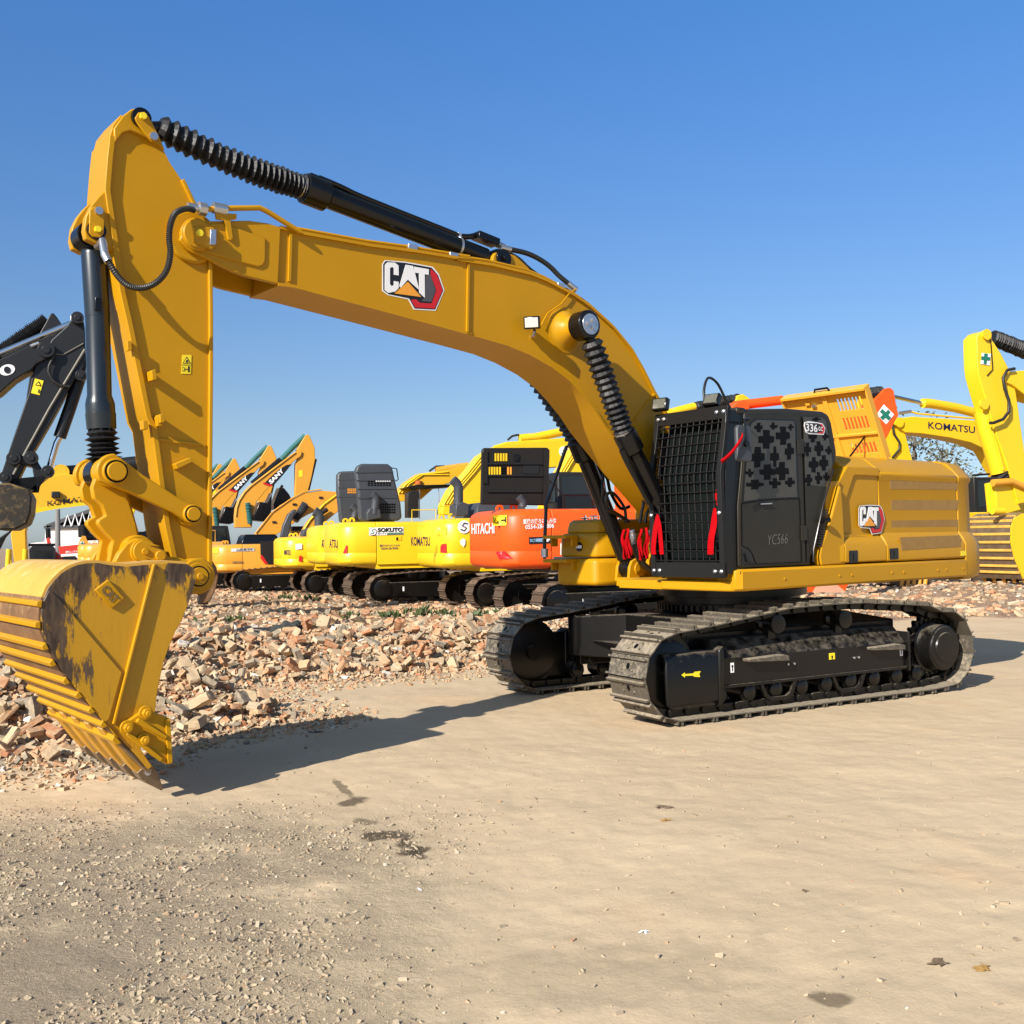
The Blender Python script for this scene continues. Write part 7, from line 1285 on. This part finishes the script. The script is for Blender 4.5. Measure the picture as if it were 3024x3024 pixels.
# white building with open truss roof, pole
WB = mat("white_plaster", (.75, .72, .66), .8, var=.04); TR = mat("dark_roof_truss", (.03, .03, .035), .6)
fr = Frame(-62, 150, R(0)); o = thing("building", "distant white building with a sloping dark truss roof", "building", fr.o, 0)
mb = MB(); pb_ = fr.P(KL([(205, 1640), (205, 1600), (300, 1590), (305, 1495), (655, 1490), (660, 1760), (205, 1760)]), 0); mb.poly(pb_, 0, 12); obj("wall", mb, WB, o); mb = MB(); pb_ = fr.P(KL([(318, 1486), (635, 1372), (635, 1484)]), 1); mb.poly(pb_, 8, 9); mb.strip(fr.P(KL([(318, 1486), (635, 1372)]), -.2), -.5, 10, .5); mb.strip(fr.P(KL([(300, 1492), (665, 1486)]), -.2), -.5, 10, .4); obj("roof", mb, TR, o)
for i in range(4): x0 = 430 + i * 50; mb = MB(); mb.tube([V3(fr, KL([(x0, 1486)])[0], -.6), V3(fr, KL([(x0 + 25, 1410 - i * 8)])[0], -.6), V3(fr, KL([(x0 + 50, 1486)])[0], -.6)], .12, 6); obj("truss_strut", mb, WHT, o)
fr = Frame(-38, 92, 0); o = thing("utility_pole", "thin grey pole rising in front of the white building", "pole", fr.o, 0); a = V3(fr, KL([(388, 1640)])[0], 0); b = V3(fr, KL([(387, 1372)])[0], 0); mb = MB(); mb.tube([Vector((a.x, 0, 0)), b], [.26, .2], 10); obj("shaft", mb, mat("grey_concrete", (.2, .19, .18), .8), o)
# ================================================================== TREES behind the right group
LEAF = mat("tree_leaf", (.12, .12, .065), .6, var=.5, vscale=1.2); BARK = mat("bark", (.12, .10, .08), .9)
def tree(px, py0, py1, depth, width, n, label, seed, sp=1.0):
    r_ = random.Random(seed); d = ray(px, py0); p = CAM + d * (depth / d.y); top_ = CAM + ray(px, py1) * (depth / ray(px, py1).y); H_ = top_.z; o = thing("tree", label, "tree", (p.x, p.y, 0))
    mb = MB(); mb.tube([(0, 0, 0), (.1, 0, H_ * .35), (-.1, .1, H_ * .7), (0, 0, H_ * .95)], [.22, .16, .08, .02], 8); tips = []
    for i in range(26):
        z = H_ * r_.uniform(.3, .9); a = r_.uniform(0, 6.28); L_ = width * r_.uniform(.35, 1) * (1.1 - z / H_ * .6); t = Vector((math.cos(a) * L_, math.sin(a) * L_, z + L_ * .55)); m_ = Vector((math.cos(a) * L_ * .5, math.sin(a) * L_ * .5, z + L_ * .2)); mb.tube([(0, 0, z), m_, t], [.05, .03, .01], 5); tips += [m_.lerp(t, .5), t, t + Vector((r_.gauss(0, .4), r_.gauss(0, .4), r_.gauss(0, .3)))]
    obj("trunk", mb, BARK, o); mb = MB()
    for i in range(n):
        c = r_.choice(tips); q = c + Vector((r_.gauss(0, .38), r_.gauss(0, .38), r_.gauss(0, .30))) * sp; u = Vector((r_.gauss(0, 1), r_.gauss(0, 1), r_.gauss(0, .6))).normalized(); v = u.cross(Vector((r_.gauss(0, 1), r_.gauss(0, 1), r_.gauss(0, 1)))).normalized(); s_ = r_.uniform(.035, .085)
        mb.add([q - u * s_ * 1.5, q + v * s_ * .7, q + u * s_ * 1.5, q - v * s_ * .7], [(0, 1, 2, 3)])
    obj("crown", mb, LEAF, o, smooth=0)
tree(2710, 1500, 1225, 44, 1.9, 1500, "thin leafy tree under the navy lettered boom, denser one on the left", 3); tree(2790, 1500, 1290, 46, 1.7, 900, "sparse half bare tree right of the denser one under the lettered boom", 5, 1.2)
tree(2870, 1500, 1400, 52, 1.5, 260, "lowest nearly bare treetop just above the right end of the yellow housing", 8, 1.2)
# ================================================================== litter on the road
DLF = mat("dry_leaf", (.13, .09, .055), .8, var=.5, vscale=30)
def litter(dx, dy, s_, label, m, n=5, cat="litter"):
    p = D2(dx, dy); z = float(height(p.x, p.y)); mb = MB()
    for i in range(n):
        a = random.uniform(0, 6.28); c = Vector((random.gauss(0, s_ * .5), random.gauss(0, s_ * .35), .006)); u = Vector((math.cos(a), math.sin(a), random.uniform(-.1, .3))) * s_; v = Vector((-math.sin(a), math.cos(a), random.uniform(-.3, .5))) * s_ * .4; mb.add([c - u, c - u * .2 + v, c + u, c - u * .1 - v, c + v * .1 + Vector((0, 0, s_ * .2))], [(0, 1, 4), (1, 2, 4), (2, 3, 4), (3, 0, 4)])
    o = obj("dry_leaf" if m is DLF else "scrap", mb, m, None, smooth=0); o.location = (p.x, p.y, z); tag(o, label, cat)
litter(1250, 1523, .045, "crumpled dark dry leaf on the road below the near track", DLF, 8, "leaf"); litter(1255, 1550, .03, "small pale scrap just below the crumpled dark leaf", DST, 5)
litter(1777, 1818, .035, "curled dry leaf near the lower right corner, left of its twin", DLF, 6, "leaf"); litter(1853, 1828, .035, "pale curled dry leaf nearest the lower right corner", DST, 5, "leaf"); litter(1514, 1682, .022, "tiny dark leaf on the plain road right of centre", DLF, 3, "leaf"); litter(794, 1680, .022, "small white scrap left of centre on the road", WHT, 3); litter(1220, 1758, .02, "small cream scrap below the middle of the road", WHT, 3)
litter(595, 1383, .05, "dry leaf lying in the shadow of the arm", DLF, 4, "leaf")
# dark cloth on the rubble
p = D2(545, 1212); z = float(height(p.x, p.y)); bm_ = bmesh.new(); bmesh.ops.create_icosphere(bm_, subdivisions=4, radius=.26)
for v in bm_.verts: k = 1 + .35 * mnoise.noise(v.co * 7) + .2 * mnoise.noise(v.co * 16); v.co = Vector((v.co.x * k * 1.2, v.co.y * k, max(-.05, v.co.z * k * .75)))
me_ = bpy.data.meshes.new("crumpled_net"); bm_.to_mesh(me_); bm_.free(); me_.materials.append(mat("dark_green_net", (.035, .04, .035), .9, var=.5, vscale=20, bump=.6, bscale=30)); o = bpy.data.objects.new("crumpled_net", me_); COL.objects.link(o); o.location = (p.x, p.y, z + .12); tag(o, "crumpled dark green netting lying on top of the rubble heap", "netting")

fr = Frame(-8.4, 30, AZ); kb = thing("excavator_bucket", "scratched ochre bucket standing on the rubble just right of the big bucket's hinge", "bucket", fr.o, AZ)
px_solid("shell", fr, K2([(980, 722), (1008, 732), (1030, 765), (1038, 810), (1030, 860), (1000, 925), (975, 938), (950, 938), (955, 905), (930, 885), (960, 850), (985, 800)]), .3, .55, SHELL, kb, .03)
for k in range(3): px_tube("tooth", fr, K2([(955 + k * 14, 905), (950 + k * 15, 942)]), -.2 + k * .4, .06, WORN, kb)
